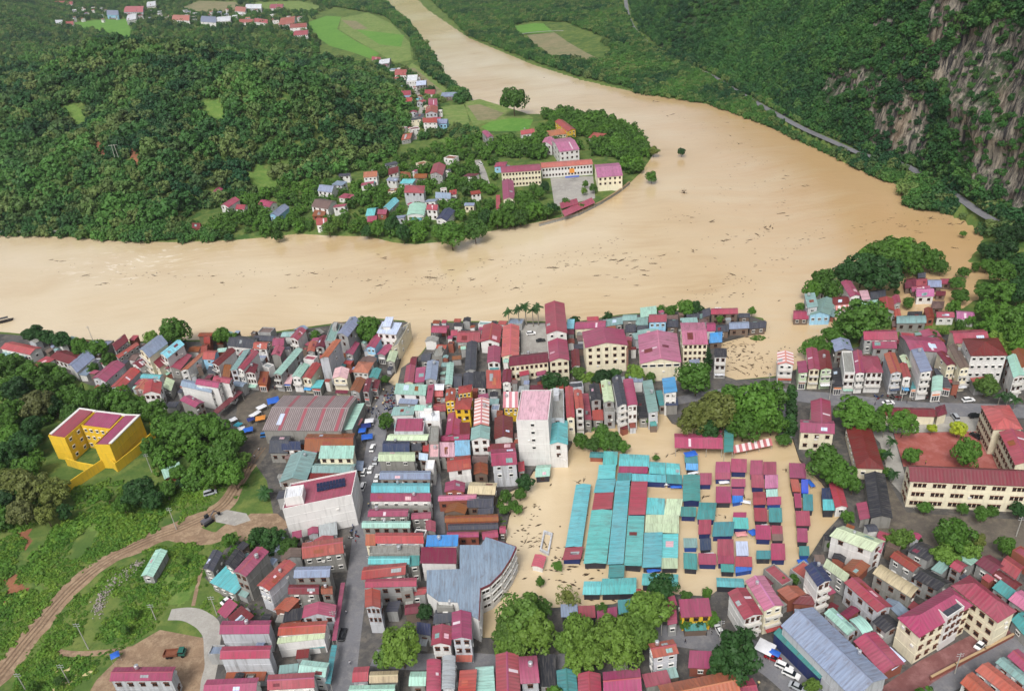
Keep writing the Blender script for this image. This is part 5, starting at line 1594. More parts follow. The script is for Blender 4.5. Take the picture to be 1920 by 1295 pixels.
trees('on the left riverside bank', "328,622,24,m 62,626,17,d 86,631,16,d 113,637,18,d 150,650,17,m 182,652,17,m 204,674,13,m 690,618,25,m 416,629,17,m 436,634,11,m 591,628,9,m 283,632,12,l 175,690,10,m")
trees('around the riverside offices', "1085,700,14,l 1104,709,13,l 1128,707,17,d 1150,702,13,d 1192,701,17,l 1035,714,19,d 1056,720,13,d 1305,706,32,m 1327,672,13,c 1258,583,11,m 1285,577,15,m 1304,577,13,d 1240,580,9,m 1078,600,9,d 1140,594,9,d 1410,584,8,m 1350,597,8,m 1220,707,9,m 722,712,9,m 722,790,15,m")
trees('between the street and the flooded market', "1345,772,42,o 1303,786,30,o 1372,755,32,m 1415,765,44,m 1440,740,30,m 1395,795,30,m 1330,806,22,d 1448,790,24,m 1483,742,15,v 1484,772,16,v 1482,800,15,v 1470,824,12,m 1128,812,17,m 1148,826,17,m 1168,838,12,m 1135,830,14,m 1090,826,13,m 1112,832,14,m 1222,786,10,m 985,905,17,d 975,925,12,m 948,930,13,m 945,955,11,m 962,947,11,m 972,955,9,m 1230,858,6,m")
trees('around the schools on the right', "1606,776,32,m 1640,792,22,m 1575,... ".replace('1575,...', '1660,770,14,m') + "1695,792,24,m 1747,803,9,y 1797,803,14,y 1814,847,24,m 1710,854,16,m 1548,866,32,m 1574,890,28,m 1600,906,18,m 1735,951,12,m 1806,953,11,m 1842,962,15,m 1862,958,10,m 1790,1005,34,m 1772,1040,22,l 1815,1035,22,l 1682,1012,20,l 1700,1005,14,l 1886,1022,19,m 1590,968,11,m 1912,955,15,d 1850,722,19,l 1655,852,10,m 1662,885,9,m 1720,1010,10,d 1835,1012,14,o 1570,1010,9,m 1556,1018,10,m")
trees('on the right river bend', "1620,597,40,m 1590,610,24,m 1562,628,18,m 1535,640,14,m 1520,652,16,m 1545,655,16,m 1580,650,12,m 1545,528,26,m 1524,543,18,m 1560,545,18,m 1590,512,26,d 1618,505,30,d 1650,515,34,d 1628,480,22,m 1660,475,30,m 1690,470,28,m 1720,478,26,m 1700,492,22,m 1748,488,20,m 1765,500,14,m 1795,530,13,m 1800,555,13,m 1788,575,12,m 1806,510,10,m 1704,567,10,m 1681,548,6,m 1680,535,7,m 1722,508,8,m 1500,575,9,m")
trees('below the mountain at the right edge', "1862,478,18,d 1886,470,22,d 1908,492,24,d 1845,468,12,d 1850,497,12,m 1880,510,22,m 1850,545,18,m 1880,548,26,m 1912,545,26,d 1848,580,20,m 1880,590,28,m 1912,600,28,m 1858,612,22,m 1895,630,24,m 1915,650,20,m 1868,640,18,l 1838,615,12,m 1840,640,10,l 1895,655,16,l 1830,500,8,m 1905,440,18,d 1880,440,16,d 1806,438,6,m 1750,628,8,m 1770,620,8,l 1800,610,10,m 1820,600,9,m")
trees('along the lower streets', "750,1212,44,l 722,1230,22,l 980,1150,40,l 952,1180,28,l 1000,1185,34,l 968,1205,28,l 945,1210,20,l 1015,1140,22,m 1085,1188,36,l 1062,1205,22,l 1110,1222,34,l 1080,1240,24,l 1150,1188,34,l 1170,1222,34,l 1200,1190,34,l 1215,1145,36,l 1240,1102,26,d 1287,1117,11,m 1326,1112,10,m 1374,1230,44,d 1340,1260,16,d 1336,1160,13,m 1465,1092,12,m 1490,1085,9,m 1045,1060,10,m 1013,1090,10,m 1065,1116,22,s 796,1146,15,d 1130,1140,11,m 1523,1285,14,l 1310,1165,10,d 1285,1170,10,m")
trees('in the wood around the yellow building', "15,690,22,m 58,700,24,m 30,728,24,d 88,722,22,m 70,758,28,o 22,775,26,m 128,740,20,m 45,832,24,d 14,850,24,d 60,872,20,m 20,900,26,o 58,915,30,o 98,925,26,o 40,960,24,o 85,965,20,o 190,748,24,m 224,748,22,m 250,768,22,m 290,772,24,m 312,802,26,m 348,806,28,m 382,796,26,m 408,806,22,m 420,852,28,m 436,888,28,m 398,896,22,m 258,922,26,d 288,938,18,d 312,920,16,m 360,856,13,m 332,886,15,m 160,748,20,m 132,775,18,m 442,822,22,m 282,838,20,m 100,760,20,d 60,800,22,d 20,815,20,m 245,800,14,d 300,850,14,m 110,700,16,m 90,690,14,m 230,945,18,m 370,880,16,m 455,860,14,l 10,935,18,d 120,960,14,d 200,930,12,m")
trees('beside the dirt road', "430,1012,15,m 444,1030,10,m 484,1005,20,d 512,1012,22,d 540,1026,18,m 500,1030,16,d 470,1020,12,m 610,828,9,l 250,1150,10,m 235,1180,9,m 340,1050,8,l 110,1275,10,m 60,1285,10,m")
trees('around the school yard on the point', "985,372,17,m 1002,396,15,m 975,408,15,m 1012,362,10,m 1026,398,11,m 956,414,13,m 1000,352,9,m 1022,350,10,d 1098,345,6,m 1095,358,6,l 1112,352,8,m 1090,388,6,m 1060,378,8,m 970,395,10,l 1040,392,9,d")
trees('standing out in the river', "1278,285,7,d 1222,331,10,m 1226,283,9,o 846,440,25,m 890,432,20,m 963,186,24,m 520,442,10,m")

# royal palms and banana clumps
M_FROND = LEAF['dark']
def palm_mesh(seed, nf=15, L=1.0, leafl=.22):
    r = random.Random(seed); mb = MB()
    for k in range(nf):
        a = k * 2.4 + r.uniform(-.2, .2); el = r.uniform(-.1, 1.1); prev = Vector((0, 0, 0)); d = Vector((math.cos(a) * math.cos(el), math.sin(a) * math.cos(el), math.sin(el)))
        side = Vector((-math.sin(a), math.cos(a), 0))
        for s in range(7):
            nx_ = prev + d * (L / 7); d = (d + Vector((0, 0, -.24))).normalized()
            mb.tube(prev, nx_, .012, .01, 3)
            w = leafl * (1 - abs(s - 2.5) / 5)
            for sg in (-1, 1):
                t_ = side * sg * w + Vector((0, 0, -w * .45)) + d * .05
                mb.add([prev, prev + (nx_ - prev) * .8, nx_ + t_, prev + t_ * 1.0], [(0, 1, 2, 3)])
            prev = nx_
    return mb.mesh('fronds', [M_FROND])
PALMS = [palm_mesh(s) for s in (1, 2)]
mb = MB(); mb.tube((0, 0, -.05), (0, 0, .25), .035, .028, 8); mb.tube((0, 0, .25), (0, 0, 1), .028, .02, 8); PTRUNK = mb.mesh('palm_trunk', [flat_mat('palm_bark', (138, 132, 120), .9)])
def palm(px, py, h, Rm, where):
    g = G(px, py, 1.0); th = thing('palm_tree', (g[0], g[1], max(terr1(*g), 0)), cat='palm tree'); th['group'] = 'palms ' + where
    link('trunk', PTRUNK, th, Matrix.Diagonal((h * .9, h * .9, h, 1)))
    link('fronds', trnd.choice(PALMS), th, Matrix.Translation((0, 0, h)) @ Matrix.Rotation(trnd.uniform(0, 6), 4, 'Z') @ Matrix.Scale(Rm, 4))
    label_later(th, px, 'palm', where)
for px, py, h in ((955, 612, 8), (974, 612, 9.5), (987, 610, 10.5), (1000, 612, 9), (1010, 610, 10)): palm(px, py, h, 3.4, 'behind the riverside car park')
for px, py, h in ((1655, 820, 5), (1668, 846, 5), (1660, 872, 5), (1672, 905, 4)): palm(px, py, h, 2.6, 'in the strip beside the red courtyard')
for px, py, h in ((1870, 762, 5), (1885, 766, 5.5), (1900, 768, 5)): palm(px, py, h, 2.8, 'on the street right of the red courtyard')
for px, py, h in ((500, 936, 3.5), (342, 912, 2.6), (1395, 1205, 4)): palm(px, py, h, 3.6, 'in the gardens of the lower town')

# ---- scattered individuals on the point and the banks
def clear_of(P, margin):
    ok = np.ones(len(P), bool)
    for q in FOOT:
        q = np.array(q); c = q.mean(0); near = np.hypot(P[:, 0] - c[0], P[:, 1] - c[1]) < np.linalg.norm(q[0] - c) + margin + 1
        if near.any():
            i = np.where(near)[0]; d = sdist(P[i], q); ok[i[d > -margin]] = False
    return ok
NOGO = []    # (world polyline or polygon, margin, is_line)
for s, w in (("776,262 782,225 792,200 788,182 772,160 745,140 715,120", 4.5), ("895,300 905,322 912,345", 5), ("-60,436 80,434 180,432 300,433 372,431", 3)): NOGO.append((poly(pts(s), 1), w, True))
NOGO.append((mroad, 4.2, True))
NOGO.append((poly(pts("960,66 1010,60 1060,58 1100,62 1140,82 1190,96 1230,98"), 3), 5, True))
for s in ("578,42 612,30 640,32 690,24 735,45 768,80 772,112 740,118 700,112 660,98 618,86 590,66", "764,130 772,118 842,172 832,182", "868,192 900,186 985,212 1000,222 990,246 915,246 888,236", "826,200 872,196 880,232 838,238",
          "128,44 180,38 236,36 246,58 240,78 196,60 150,55", "345,14 372,2 440,4 455,14 408,26 358,24", "470,6 560,2 600,12 586,24 500,22", "962,50 1000,44 1060,46 1100,66 1146,100 1130,118 1080,116 1030,112 1010,92 966,62",
          "1032,334 1112,330 1116,372 1040,388", "85,830 130,780 270,770 300,800 305,880 235,950 110,945", "962,318 1015,314 1030,330 962,338"):
    NOGO.append((poly(pts(s), 1), 2, False))
def allowed(P, margin=2.5):
    ok = clear_of(P, margin)
    for q, mg, line in NOGO:
        if line: ok &= seg_dist(P, q, False) > mg
        else: ok &= sdist(P, q) < -mg
    return ok
rng = np.random.default_rng(4)
def jitter_grid(polyw, step):
    lo, hi = polyw.min(0), polyw.max(0)
    gx, gy = np.meshgrid(np.arange(lo[0], hi[0], step), np.arange(lo[1], hi[1], step * .87)); gx = gx + (np.arange(gx.shape[0]) % 2)[:, None] * step / 2
    P = np.stack([gx.ravel(), gy.ravel()], 1) + rng.uniform(-.42, .42, (gx.size, 2)) * step
    return P[inside(P, polyw)]
def scatter_trees(s, step, rmin, rmax, tones, label, group, hmul=1.25):
    P = jitter_grid(poly(pts(s), 1.0), step); P = P[allowed(P)]; Z = terr(P)
    k = Z > -0.9; P, Z = P[k], Z[k]
    for (x, y), z in zip(P, Z):
        Rm = rng.uniform(rmin, rmax); th = tree_at(x, y, max(z, -.4), Rm, str(rng.choice(tones)), Rm * hmul + .6)
        label_later(th, PX(x, y, 5)[0], *label); th['group'] = group
    return len(P)
POINT_TIP = "990,300 1000,265 1030,235 1010,215 1060,212 1130,225 1200,255 1222,285 1200,320 1180,338 1165,300 1110,290 1095,250 1080,262 1095,285 1040,300"
POINT_GARD = "372,440 400,400 480,352 560,340 680,345 740,300 870,262 960,262 1010,270 1000,298 930,300 925,380 960,400 1000,395 1030,400 1050,405 1000,420 940,432 880,440 840,455 740,456 640,446 520,444 440,452"
nt = scatter_trees("560,445 640,430 740,440 840,440 940,420 960,400 1000,395 1050,402 1000,420 940,432 880,440 840,455 740,457 640,447", 11.0, 3.4, 5.4, ['mid', 'mid', 'dark', 'light'], ('riverside tree', 'on the near shore of the wooded point'), 'shore trees of the point')

# ---- the woods: far too many to count
def gn_scatter(name, P, Z, S, coll_objs, label, cat):
    coll = bpy.data.collections.new(name + '_kinds')
    for o in coll_objs: coll.objects.link(o)
    me = bpy.data.meshes.new(name); n = len(P)
    me.vertices.add(n); me.vertices.foreach_set('co', np.column_stack([P, Z]).astype(np.float32).ravel())
    a = me.attributes.new('scl', 'FLOAT_VECTOR', 'POINT'); a.data.foreach_set('vector', np.asarray(S, np.float32).ravel())
    a = me.attributes.new('rotz', 'FLOAT_VECTOR', 'POINT'); rr = np.zeros((n, 3), np.float32); rr[:, 2] = rng.uniform(0, 6.28, n); rr[:, :2] = rng.normal(0, .08, (n, 2)); a.data.foreach_set('vector', rr.ravel())
    a = me.attributes.new('pick', 'INT', 'POINT'); a.data.foreach_set('value', rng.integers(0, len(coll_objs), n).astype(np.int32))
    o = link(name, me)
    ng = bpy.data.node_groups.new(name, 'GeometryNodeTree')
    ng.interface.new_socket('Geometry', in_out='INPUT', socket_type='NodeSocketGeometry'); ng.interface.new_socket('Geometry', in_out='OUTPUT', socket_type='NodeSocketGeometry')
    gi = ng.nodes.new('NodeGroupInput'); go = ng.nodes.new('NodeGroupOutput')
    ci = ng.nodes.new('GeometryNodeCollectionInfo'); ci.inputs['Collection'].default_value = coll; ci.inputs['Separate Children'].default_value = True; ci.inputs['Reset Children'].default_value = True
    ip = ng.nodes.new('GeometryNodeInstanceOnPoints'); ip.inputs['Pick Instance'].default_value = True
    def na(nm, ty):
        x = ng.nodes.new('GeometryNodeInputNamedAttribute'); x.data_type = ty; x.inputs['Name'].default_value = nm; return x.outputs['Attribute']
    ng.links.new(gi.outputs[0], ip.inputs['Points']); ng.links.new(ci.outputs[0], ip.inputs['Instance'])
    ng.links.new(na('pick', 'INT'), ip.inputs['Instance Index']); ng.links.new(na('rotz', 'FLOAT_VECTOR'), ip.inputs['Rotation']); ng.links.new(na('scl', 'FLOAT_VECTOR'), ip.inputs['Scale'])
    ng.links.new(ip.outputs[0], go.inputs[0])
    md = o.modifiers.new('scatter', 'NODES'); md.node_group = ng
    tag(o, label, cat, None, 'stuff'); return o
def kind_objs(prefix, m, shape='round', n=5, nc=17, nl=26, leaf=.15, seed=60):
    out = []
    for k in range(n):
        out.append(bpy.data.objects.new('%s_kind_%d' % (prefix, k), crown_mesh(prefix + '_crown', seed + k, nc, nl, m, shape, leaf)))
    return out
def wood(name, areas, m, label, seed, prefix):
    PP, ZZ, SS = [], [], []
    for s, step, rmin, rmax, wet in areas:
        P = jitter_grid(poly(pts(s), 1.0), step); P = P[allowed(P, 3.0 if prefix == 'garden' else 2.0)]; Z = terr(P); k = Z > (-.8 if wet else .25); P, Z = P[k], Z[k]
        r = rng.uniform(rmin, rmax, len(P)) * (0.85 + .4 * vnoise(P[:, 0] / 30, P[:, 1] / 30, 77))
        PP.append(P); ZZ.append(np.maximum(Z, 0) + r * .8); SS.append(np.column_stack([r, r, r * rng.uniform(.85, 1.25, len(P))]))
    P = np.concatenate(PP); Z = np.concatenate(ZZ); S = np.concatenate(SS)
    # bare earth scars in the slope
    ko = kind_objs(prefix, m, seed=seed)
    return gn_scatter(name, P, Z, S, ko, label, 'forest'), len(P)
scars = [settle_poly(s, 22) for s in SCARS + CLEARINGS]
_al = allowed
def allowed(P, margin=2.5):
    ok = _al(P, margin)
    for q in scars: ok &= ~inside(P, q)
    return ok
HILLP = "-400,440 0,430 180,432 320,428 380,398 450,376 520,356 590,338 680,322 735,294 760,255 770,205 756,160 700,138 640,120 560,108 450,98 250,104 120,116 0,134 -400,205"
o1, n1 = wood('hillside_forest', [(HILLP, 6.4, 2.0, 5.4, False), (HILLP, 16.0, 5.0, 8.5, False)], L_FOREST, 'dense mixed green forest covering the hill left of the river', 60, 'forest')
o5, n5 = wood('garden_woods', [(POINT_TIP, 6.4, 3.0, 5.2, True), (POINT_GARD, 8.0, 2.2, 4.4, False), ("0,668 100,700 170,728 280,745 330,785 455,835 462,870 430,905 300,960 240,950 130,940 0,1000", 8.0, 2.6, 4.2, False), ("-150,1330 2060,1325 2120,1480 -250,1480", 9.0, 2.6, 4.6, False), ("1975,640 2200,560 2300,1320 1990,1320", 9.0, 2.6, 4.6, False)], LEAF['mid'], 'bushy trees and gardens filling the wooded point across the river', 65, 'garden')
o2, n2 = wood('riverside_woods', [
    ("-300,448 0,444 130,446 220,454 330,456 440,452 372,424 180,428 0,426 -300,430", 5.0, 2.6, 4.2, True),
    ("700,-30 780,20 812,95 842,150 895,185 960,205 965,225 930,205 880,205 830,182 800,140 782,110 770,70 720,30 640,15 600,10 640,-20", 6.5, 3.2, 5.2, True),
    ("765,-40 880,68 1000,116 1090,145 1200,170 1280,180 1290,150 1240,110 1195,75 1165,20 1150,-60", 5.8, 2.4, 4.4, True),
    ("1180,178 1330,196 1440,236 1560,291 1640,331 1700,352 1700,386 1790,402 1850,430 1930,470 1930,440 1790,362 1690,303 1560,260 1440,200 1330,136 1250,100", 3.3, 1.7, 3.3, True),
    ("1690,350 1760,352 1850,412 1960,458 1960,490 1850,444 1790,407 1700,390", 4.4, 2.8, 4.6, True),
    ("680,118 760,128 800,160 830,190 838,240 880,240 905,262 860,270 800,262 770,268 760,200", 7.5, 2.4, 4.0, False),
    ("-500,60 100,0 180,-20 620,-40 640,10 590,30 600,110 560,108 450,98 250,104 120,116 0,134 -500,205", 15.0, 3.0, 5.4, False),
    ("-500,100 0,92 70,84 140,50 130,10 60,-30 -500,-30", 8.5, 3.4, 6.0, False)], L_FOREST, 'belts of trees and bamboo along the far river banks', 70, 'bank')

# mountain forest: trees on every ledge, bare rock faces left open
rocks = [pts(s) for s in ("1740,-10 1792,-10 1797,38 1772,80 1755,90 1738,78", "1546,140 1600,128 1652,138 1655,165 1640,178 1600,176 1560,200 1541,196", "1636,208 1700,188 1746,198 1742,262 1735,304 1672,302 1664,262 1640,245",
                          "1768,128 1800,92 1822,62 1872,45 1940,60 1940,440 1895,404 1862,322 1800,292 1778,200", "1640,35 1665,30 1680,40 1675,58 1642,52", "1795,300 1860,300 1880,380 1850,370")]
ym, hm = [], []
y_ = 292.0
while y_ < 2300:
    st_ = 4.0 if y_ < 900 else 7.0
    ang = np.interp(y_, [300, 480, 560, 640, 800, 1600], [80, 78, 72, 56, 42, 36]); sh = st_ * math.sin(math.radians(ang))
    n_ = int(260 / sh); ym.append(y_ + rng.uniform(-st_ / 2, st_ / 2, n_)); hm.append(np.arange(n_) * sh + rng.uniform(0, sh, n_)); y_ += st_
ym = np.concatenate(ym); hm = np.concatenate(hm)
xm = road_x(ym) + 6.5 + mount_run(ym, hm); zm = ROADZ - 1.5 + hm
pp = np.array([PX(a, b_, c_) for a, b_, c_ in zip(xm, ym, zm)])
keep = np.ones(len(ym), bool)
inrock = np.zeros(len(ym), bool)
for rk in rocks: inrock |= inside(pp, np.array(rk))
keep &= ~inrock | (rng.random(len(ym)) < .46)
keep &= hm > 1.0
xm, ym, zm, inrock = xm[keep], ym[keep], zm[keep], inrock[keep]
r = np.where(inrock, rng.uniform(.8, 2.8, len(ym)), np.where(ym < 640, rng.uniform(2.0, 4.4, len(ym)), rng.uniform(2.8, 4.8, len(ym))))
n3 = len(ym)
gn_scatter('mountain_forest', np.column_stack([xm - r * .25, ym]), zm + r * .55, np.column_stack([r, r, r * rng.uniform(.85, 1.2, n3)]), kind_objs('cliff', L_CLIFF, seed=80), 'dense green forest clinging to the limestone mountain', 'forest')

# weeds and shrubs on the waste ground at the lower left, and along plots
L_WEED = leaf_mat('weed_leaves', (96, 130, 46), (76, 116, 42), (116, 142, 54), 0.05)
ROADS_L = [(poly(pts("-30,1300 60,1190 130,1108 200,1052 280,1012 350,985 415,950 448,905 470,868 492,838"), 1), 3.3), (poly(pts("280,1012 340,1000 400,1008 440,985 500,985"), 1), 3.2),
           (poly(pts("318,1152 350,1150 385,1165 398,1190 396,1240 386,1300"), 1), 3.0), (poly(pts("362,1135 372,1090 380,1062"), 1), 1.0)]
def weeds(areas):
    PP = []; SS = []
    for s, step, rmin, rmax in areas:
        P = jitter_grid(poly(pts(s), 1.0), step); P = P[clear_of(P, .6)]
        for q, mg in ROADS_L: P = P[seg_dist(P, q, False) > mg + rng.normal(0, .5, len(P))]
        P = P[(terr(P) > .2) & (vnoise(P[:, 0] / 9, P[:, 1] / 9, 55) > .28)]
        r_ = rng.uniform(rmin, rmax, len(P)) * (.5 + 1.0 * vnoise(P[:, 0] / 6, P[:, 1] / 6, 57)); PP.append(P); SS.append(np.column_stack([r_, r_, r_ * .7]))
    return np.concatenate(PP), np.concatenate(SS)
P, S = weeds([("-40,880 120,950 300,930 440,880 470,900 430,950 350,980 280,1005 200,1045 130,1100 60,1180 -40,1280", 1.35, .5, 1.6),
              ("60,1200 140,1115 210,1060 290,1025 380,1020 400,1060 370,1120 330,1150 300,1170 240,1210 180,1260 120,1310 0,1310", 1.35, .4, 1.3),
              ("400,1000 470,985 540,1000 560,1060 440,1120 390,1090", 2.2, .4, 1.2), ("372,1090 460,1110 520,1150 430,1160 400,1160 372,1140", 1.9, .4, 1.0),
              ("1690,600 1840,590 1840,625 1700,625", 2.5, .4, 1.0), ("1590,640 1500,650 1500,690 1560,665", 2.0, .8, 1.8), ("930,930 990,890 1000,905 970,965 940,1000", 2.0, .6, 1.6)])
n4 = len(P)
P2, S2 = weeds([("100,930 200,900 300,920 360,960 300,1000 180,1020 60,1060 20,1000", 3.0, 1.0, 2.2), ("215,1110 280,1090 300,1140 250,1200 200,1190", 2.4, .9, 2.0), ("60,1250 130,1230 150,1290 60,1310", 2.6, .8, 1.6)])
P = np.concatenate([P, P2]); S = np.concatenate([S, S2]); n4 = len(P)
gn_scatter('weeds', P, np.full(n4, 1.0) + S[:, 2] * .2, S, kind_objs('weed', L_WEED, 'dome', 4, 9, 20, .22, 90), 'rank green weeds and shrubs on the waste ground', 'weeds')
print('TREES point %d hill %d banks %d mountain %d weeds %d' % (nt, n1, n2, n3, n4))
# ------------------------------------------------------------------ the big curved building beside the pond
z0, zt = 1.0, 10.5
q = poly(pts("800,1110 800,1068 862,1066 862,1021 902,1021 911,1006 967,1024 957,1046 940,1072 918,1094 900,1102 897,1160 862,1143 858,1128 822,1126"), zt)
q = q[::-1] if sum((q[i][0] * q[(i + 1) % len(q)][1] - q[(i + 1) % len(q)][0] * q[i][1]) for i in range(len(q))) < 0 else q
c0 = q.mean(0)
th = thing('market_building', (c0[0], c0[1], z0), 'large blue-grey roofed building with curved white front facing the market pond', 'building')
wm = MB(); wm.prism([p - c0 for p in q], -2.2, zt - z0 - .25, 0, cap=False); link('wall', wm.mesh('wall', [wall_mat('white')]), th)
rm = MB(); qq = [Vector((*(p - c0), 0)) for p in q]; n = len(qq)
tri = []
for a, b_, c_ in tessellate_polygon([qq]):
    tri.append((a, b_, c_) if (qq[b_] - qq[a]).cross(qq[c_] - qq[a]).z > 0 else (a, c_, b_))
hz = zt - z0
rm.add([(p.x, p.y, hz) for p in qq], tri, 0, [[(qq[i].x, qq[i].y) for i in f] for f in tri])
rm.add([(p.x, p.y, hz - .3) for p in qq] + [(p.x, p.y, hz) for p in qq], [(i, (i + 1) % n, n + (i + 1) % n, n + i) for i in range(n)])
ro = link('roof', rm.mesh('roof', [roof_mat('bgrey')]), th)
for i in range(n):
    p, e = q[i] - c0, q[(i + 1) % n] - c0; d = e - p; L = np.linalg.norm(d); nr = np.array([d[1], -d[0]]) / L
    if nr[0] < .25: continue
    fm = MB(); o3 = nr * .25
    fm.prism([p, e, e + o3, p + o3][::-1], hz - .75, hz - .05); link('fascia', fm.mesh('fascia', [roof_mat('maroon')]), th)
    k_ = max(1, int(L / 3.2))
    for r_ in range(3):
        for k in range(k_):
            c_ = p + d * ((k + .5) / k_); link('window', WIN[0], th, face_mat((c_[0], c_[1], 1.5 + 2.9 * r_), nr, L / k_ * .8, 1.5))
for a, b_ in ((863, 1085), (930, 1040)):
    pass

# ------------------------------------------------------------------ walls and fences
def long_wall(name, s, z0_, h, thk, m, label, cat, coping=None):
    L = poly(pts(s), z0_); c0 = L.mean(0); th = thing(name, (c0[0], c0[1], z0_), label, cat)
    for i in range(len(L) - 1):
        a, b_ = L[i] - c0, L[i + 1] - c0; d = (b_ - a) / np.linalg.norm(b_ - a); n_ = np.array([-d[1], d[0]]) * thk / 2; ex = d * thk * .4
        mb = MB(); mb.prism([a - n_ - ex, b_ - n_ + ex, b_ + n_ + ex, a + n_ - ex], -1.5, h + .003 * i); link('wall_panel', mb.mesh('wall_panel', [m]), th)
        if coping:
            mb = MB(); n2 = n_ * 1.5; mb.prism([a - n2 - ex, b_ - n2 + ex, b_ + n2 + ex, a + n2 - ex], h + .004 + .003 * i, h + .16); link('coping', mb.mesh('coping', [coping]), th)
    return th
long_wall('boundary_wall', "126,926 160,902 205,872 222,884 258,855 292,824 286,806", 1.0, 4.2, .35, wall_mat('yellow'), 'mustard yellow boundary wall stepping down from the yellow building', 'wall')
long_wall('court_wall', "128,872 152,880 184,886", 1.0, 3.8, .4, wall_mat('yellow'), 'low yellow wall closing the court of the yellow building', 'wall')
long_wall('retaining_wall', "1012,424 1050,414 1085,404 1130,381 1160,362 1180,346", 0.0, 1.9, .8, wall_mat('conc'), 'stone retaining wall along the tip of the wooded point', 'wall', flat_mat('coping_stone', (150, 128, 100), .9))
long_wall('court_fence', "1745,1274 1790,1250 1845,1222 1898,1194", 1.05, 1.3, .4, wall_mat('brick'), 'low brick fence along the red office court', 'fence', flat_mat('coping_tan', (176, 150, 116), .9))
long_wall('river_wall', "60,633 130,641 230,647 330,644", 1.0, .8, .4, wall_mat('conc'), 'low concrete wall along the left town waterfront', 'wall')
long_wall('pond_ruin', "1014,1033 1028,1040 1035,1004 1021,999 1014,1033", 0.0, 1.1, .5, wall_mat('lgrey'), 'roofless concrete box standing in the market pond', 'ruin')

# ------------------------------------------------------------------ solar panels on the white block
PV = flat_mat('solar_cells', (30, 38, 66), .18, .6)
a, b_ = G(594, 920, 14.8), G(648, 909, 14.8); d = (b_ - a); L = np.linalg.norm(d); u = d / L; v_ = np.array([-u[1], u[0]])
th = thing('solar_array', (a[0], a[1], 14.05), 'row of dark solar panels on the big white block', 'solar panels')
for i in range(9):
    for j in range(2):
        p = u * (L * i / 9) + v_ * (j * 1.9); mb = MB(); w_ = L / 9 * .92
        c4 = [p, p + u * w_, p + u * w_ + v_ * 1.75, p + v_ * 1.75]
        zz = [.45 + j * .34] * 2 + [.76 + j * .34] * 2
        mb.add([(x[0], x[1], z_) for x, z_ in zip(c4, zz)] + [(x[0], x[1], z_ - .06) for x, z_ in zip(c4, zz)], [(0, 1, 2, 3), (7, 6, 5, 4), (0, 4, 5, 1), (1, 5, 6, 2), (2, 6, 7, 3), (3, 7, 4, 0)])
        link('panel', mb.mesh('panel', [PV]), th)
for i in range(5):
    p = u * (L * i / 4.05) + v_ * 1.8; mb = MB(); mb.tube((p[0], p[1], 0), (p[0], p[1], .72), .05); link('stand', mb.mesh('stand', [STEEL]), th)

# ------------------------------------------------------------------ vehicles
TYRE = flat_mat('tyre_rubber', (30, 30, 32), .8); RIM = flat_mat('wheel_rim', (150, 150, 152), .4, .5, .6); LAMP = flat_mat('lamp_lens', (220, 220, 214), .2)
CARC = dict(white=(232, 232, 230), black=(34, 35, 38), silver=(168, 172, 176), red=(150, 30, 40), green=(40, 96, 84), blue=(50, 110, 170))
def paint(c): return flat_mat('car_paint_' + c, CARC[c], .25, .6, 0, .04)
def car_parts(kind):
    """side profiles (x along the car, z up), half widths"""
    if kind == 'sedan': body = [(-2.2, .35), (-2.25, .75), (-2.0, .95), (-1.2, 1.0), (1.0, 1.0), (2.0, .88), (2.25, .65), (2.2, .35)]; cab = [(-1.55, .98), (-1.0, 1.42), (.35, 1.45), (1.15, .98)]
    elif kind == 'van': body = [(-2.3, .35), (-2.35, .9), (-2.25, 1.1), (1.3, 1.1), (2.1, .95), (2.35, .7), (2.3, .35)]; cab = [(-2.2, 1.08), (-2.05, 1.85), (.7, 1.88), (1.5, 1.08)]
    else: body = [(-2.3, .45), (-2.35, .95), (-2.2, 1.12), (1.2, 1.12), (2.1, 1.02), (2.3, .8), (2.25, .45)]; cab = [(-2.1, 1.1), (-1.85, 1.72), (.4, 1.75), (1.15, 1.1)]
    def ext(pf, hw, top_in, mb, ztop):
        zs = [z for x, z in pf]; lo, hi = min(zs), max(zs); vv = []
        for sg in (-1, 1):
            for x, z in pf: vv.append((x, sg * (hw - top_in * (z - lo) / (hi - lo + 1e-6)), z))
        n_ = len(pf); f = [(i, (i + 1) % n_, n_ + (i + 1) % n_, n_ + i) for i in range(n_)] + [tuple(range(n_ - 1, -1, -1)), tuple(range(n_, 2 * n_))]
        mb.add(vv, [x[::-1] for x in f])
    b1, b2, b3 = MB(), MB(), MB(); ext(body, .88, .06, b1, 1); ext(cab, .80, .16, b2, 1)
    x0, x1, zt_ = cab[1][0], cab[2][0], max(cab[1][1], cab[2][1]); b3.box(x0 + .02, x1 - .02, -.63, .63, zt_ - .02, zt_ + .04)
    return b1, b2, b3
mb = MB(); mb.tube((0, -.11, 0), (0, .11, 0), .33, .33, 14); WH_T = mb.mesh('tyre', [TYRE]); mb = MB(); mb.tube((0, -.12, 0), (0, .12, 0), .19, .19, 10); WH_R = mb.mesh('rim', [RIM])
_carm = {}
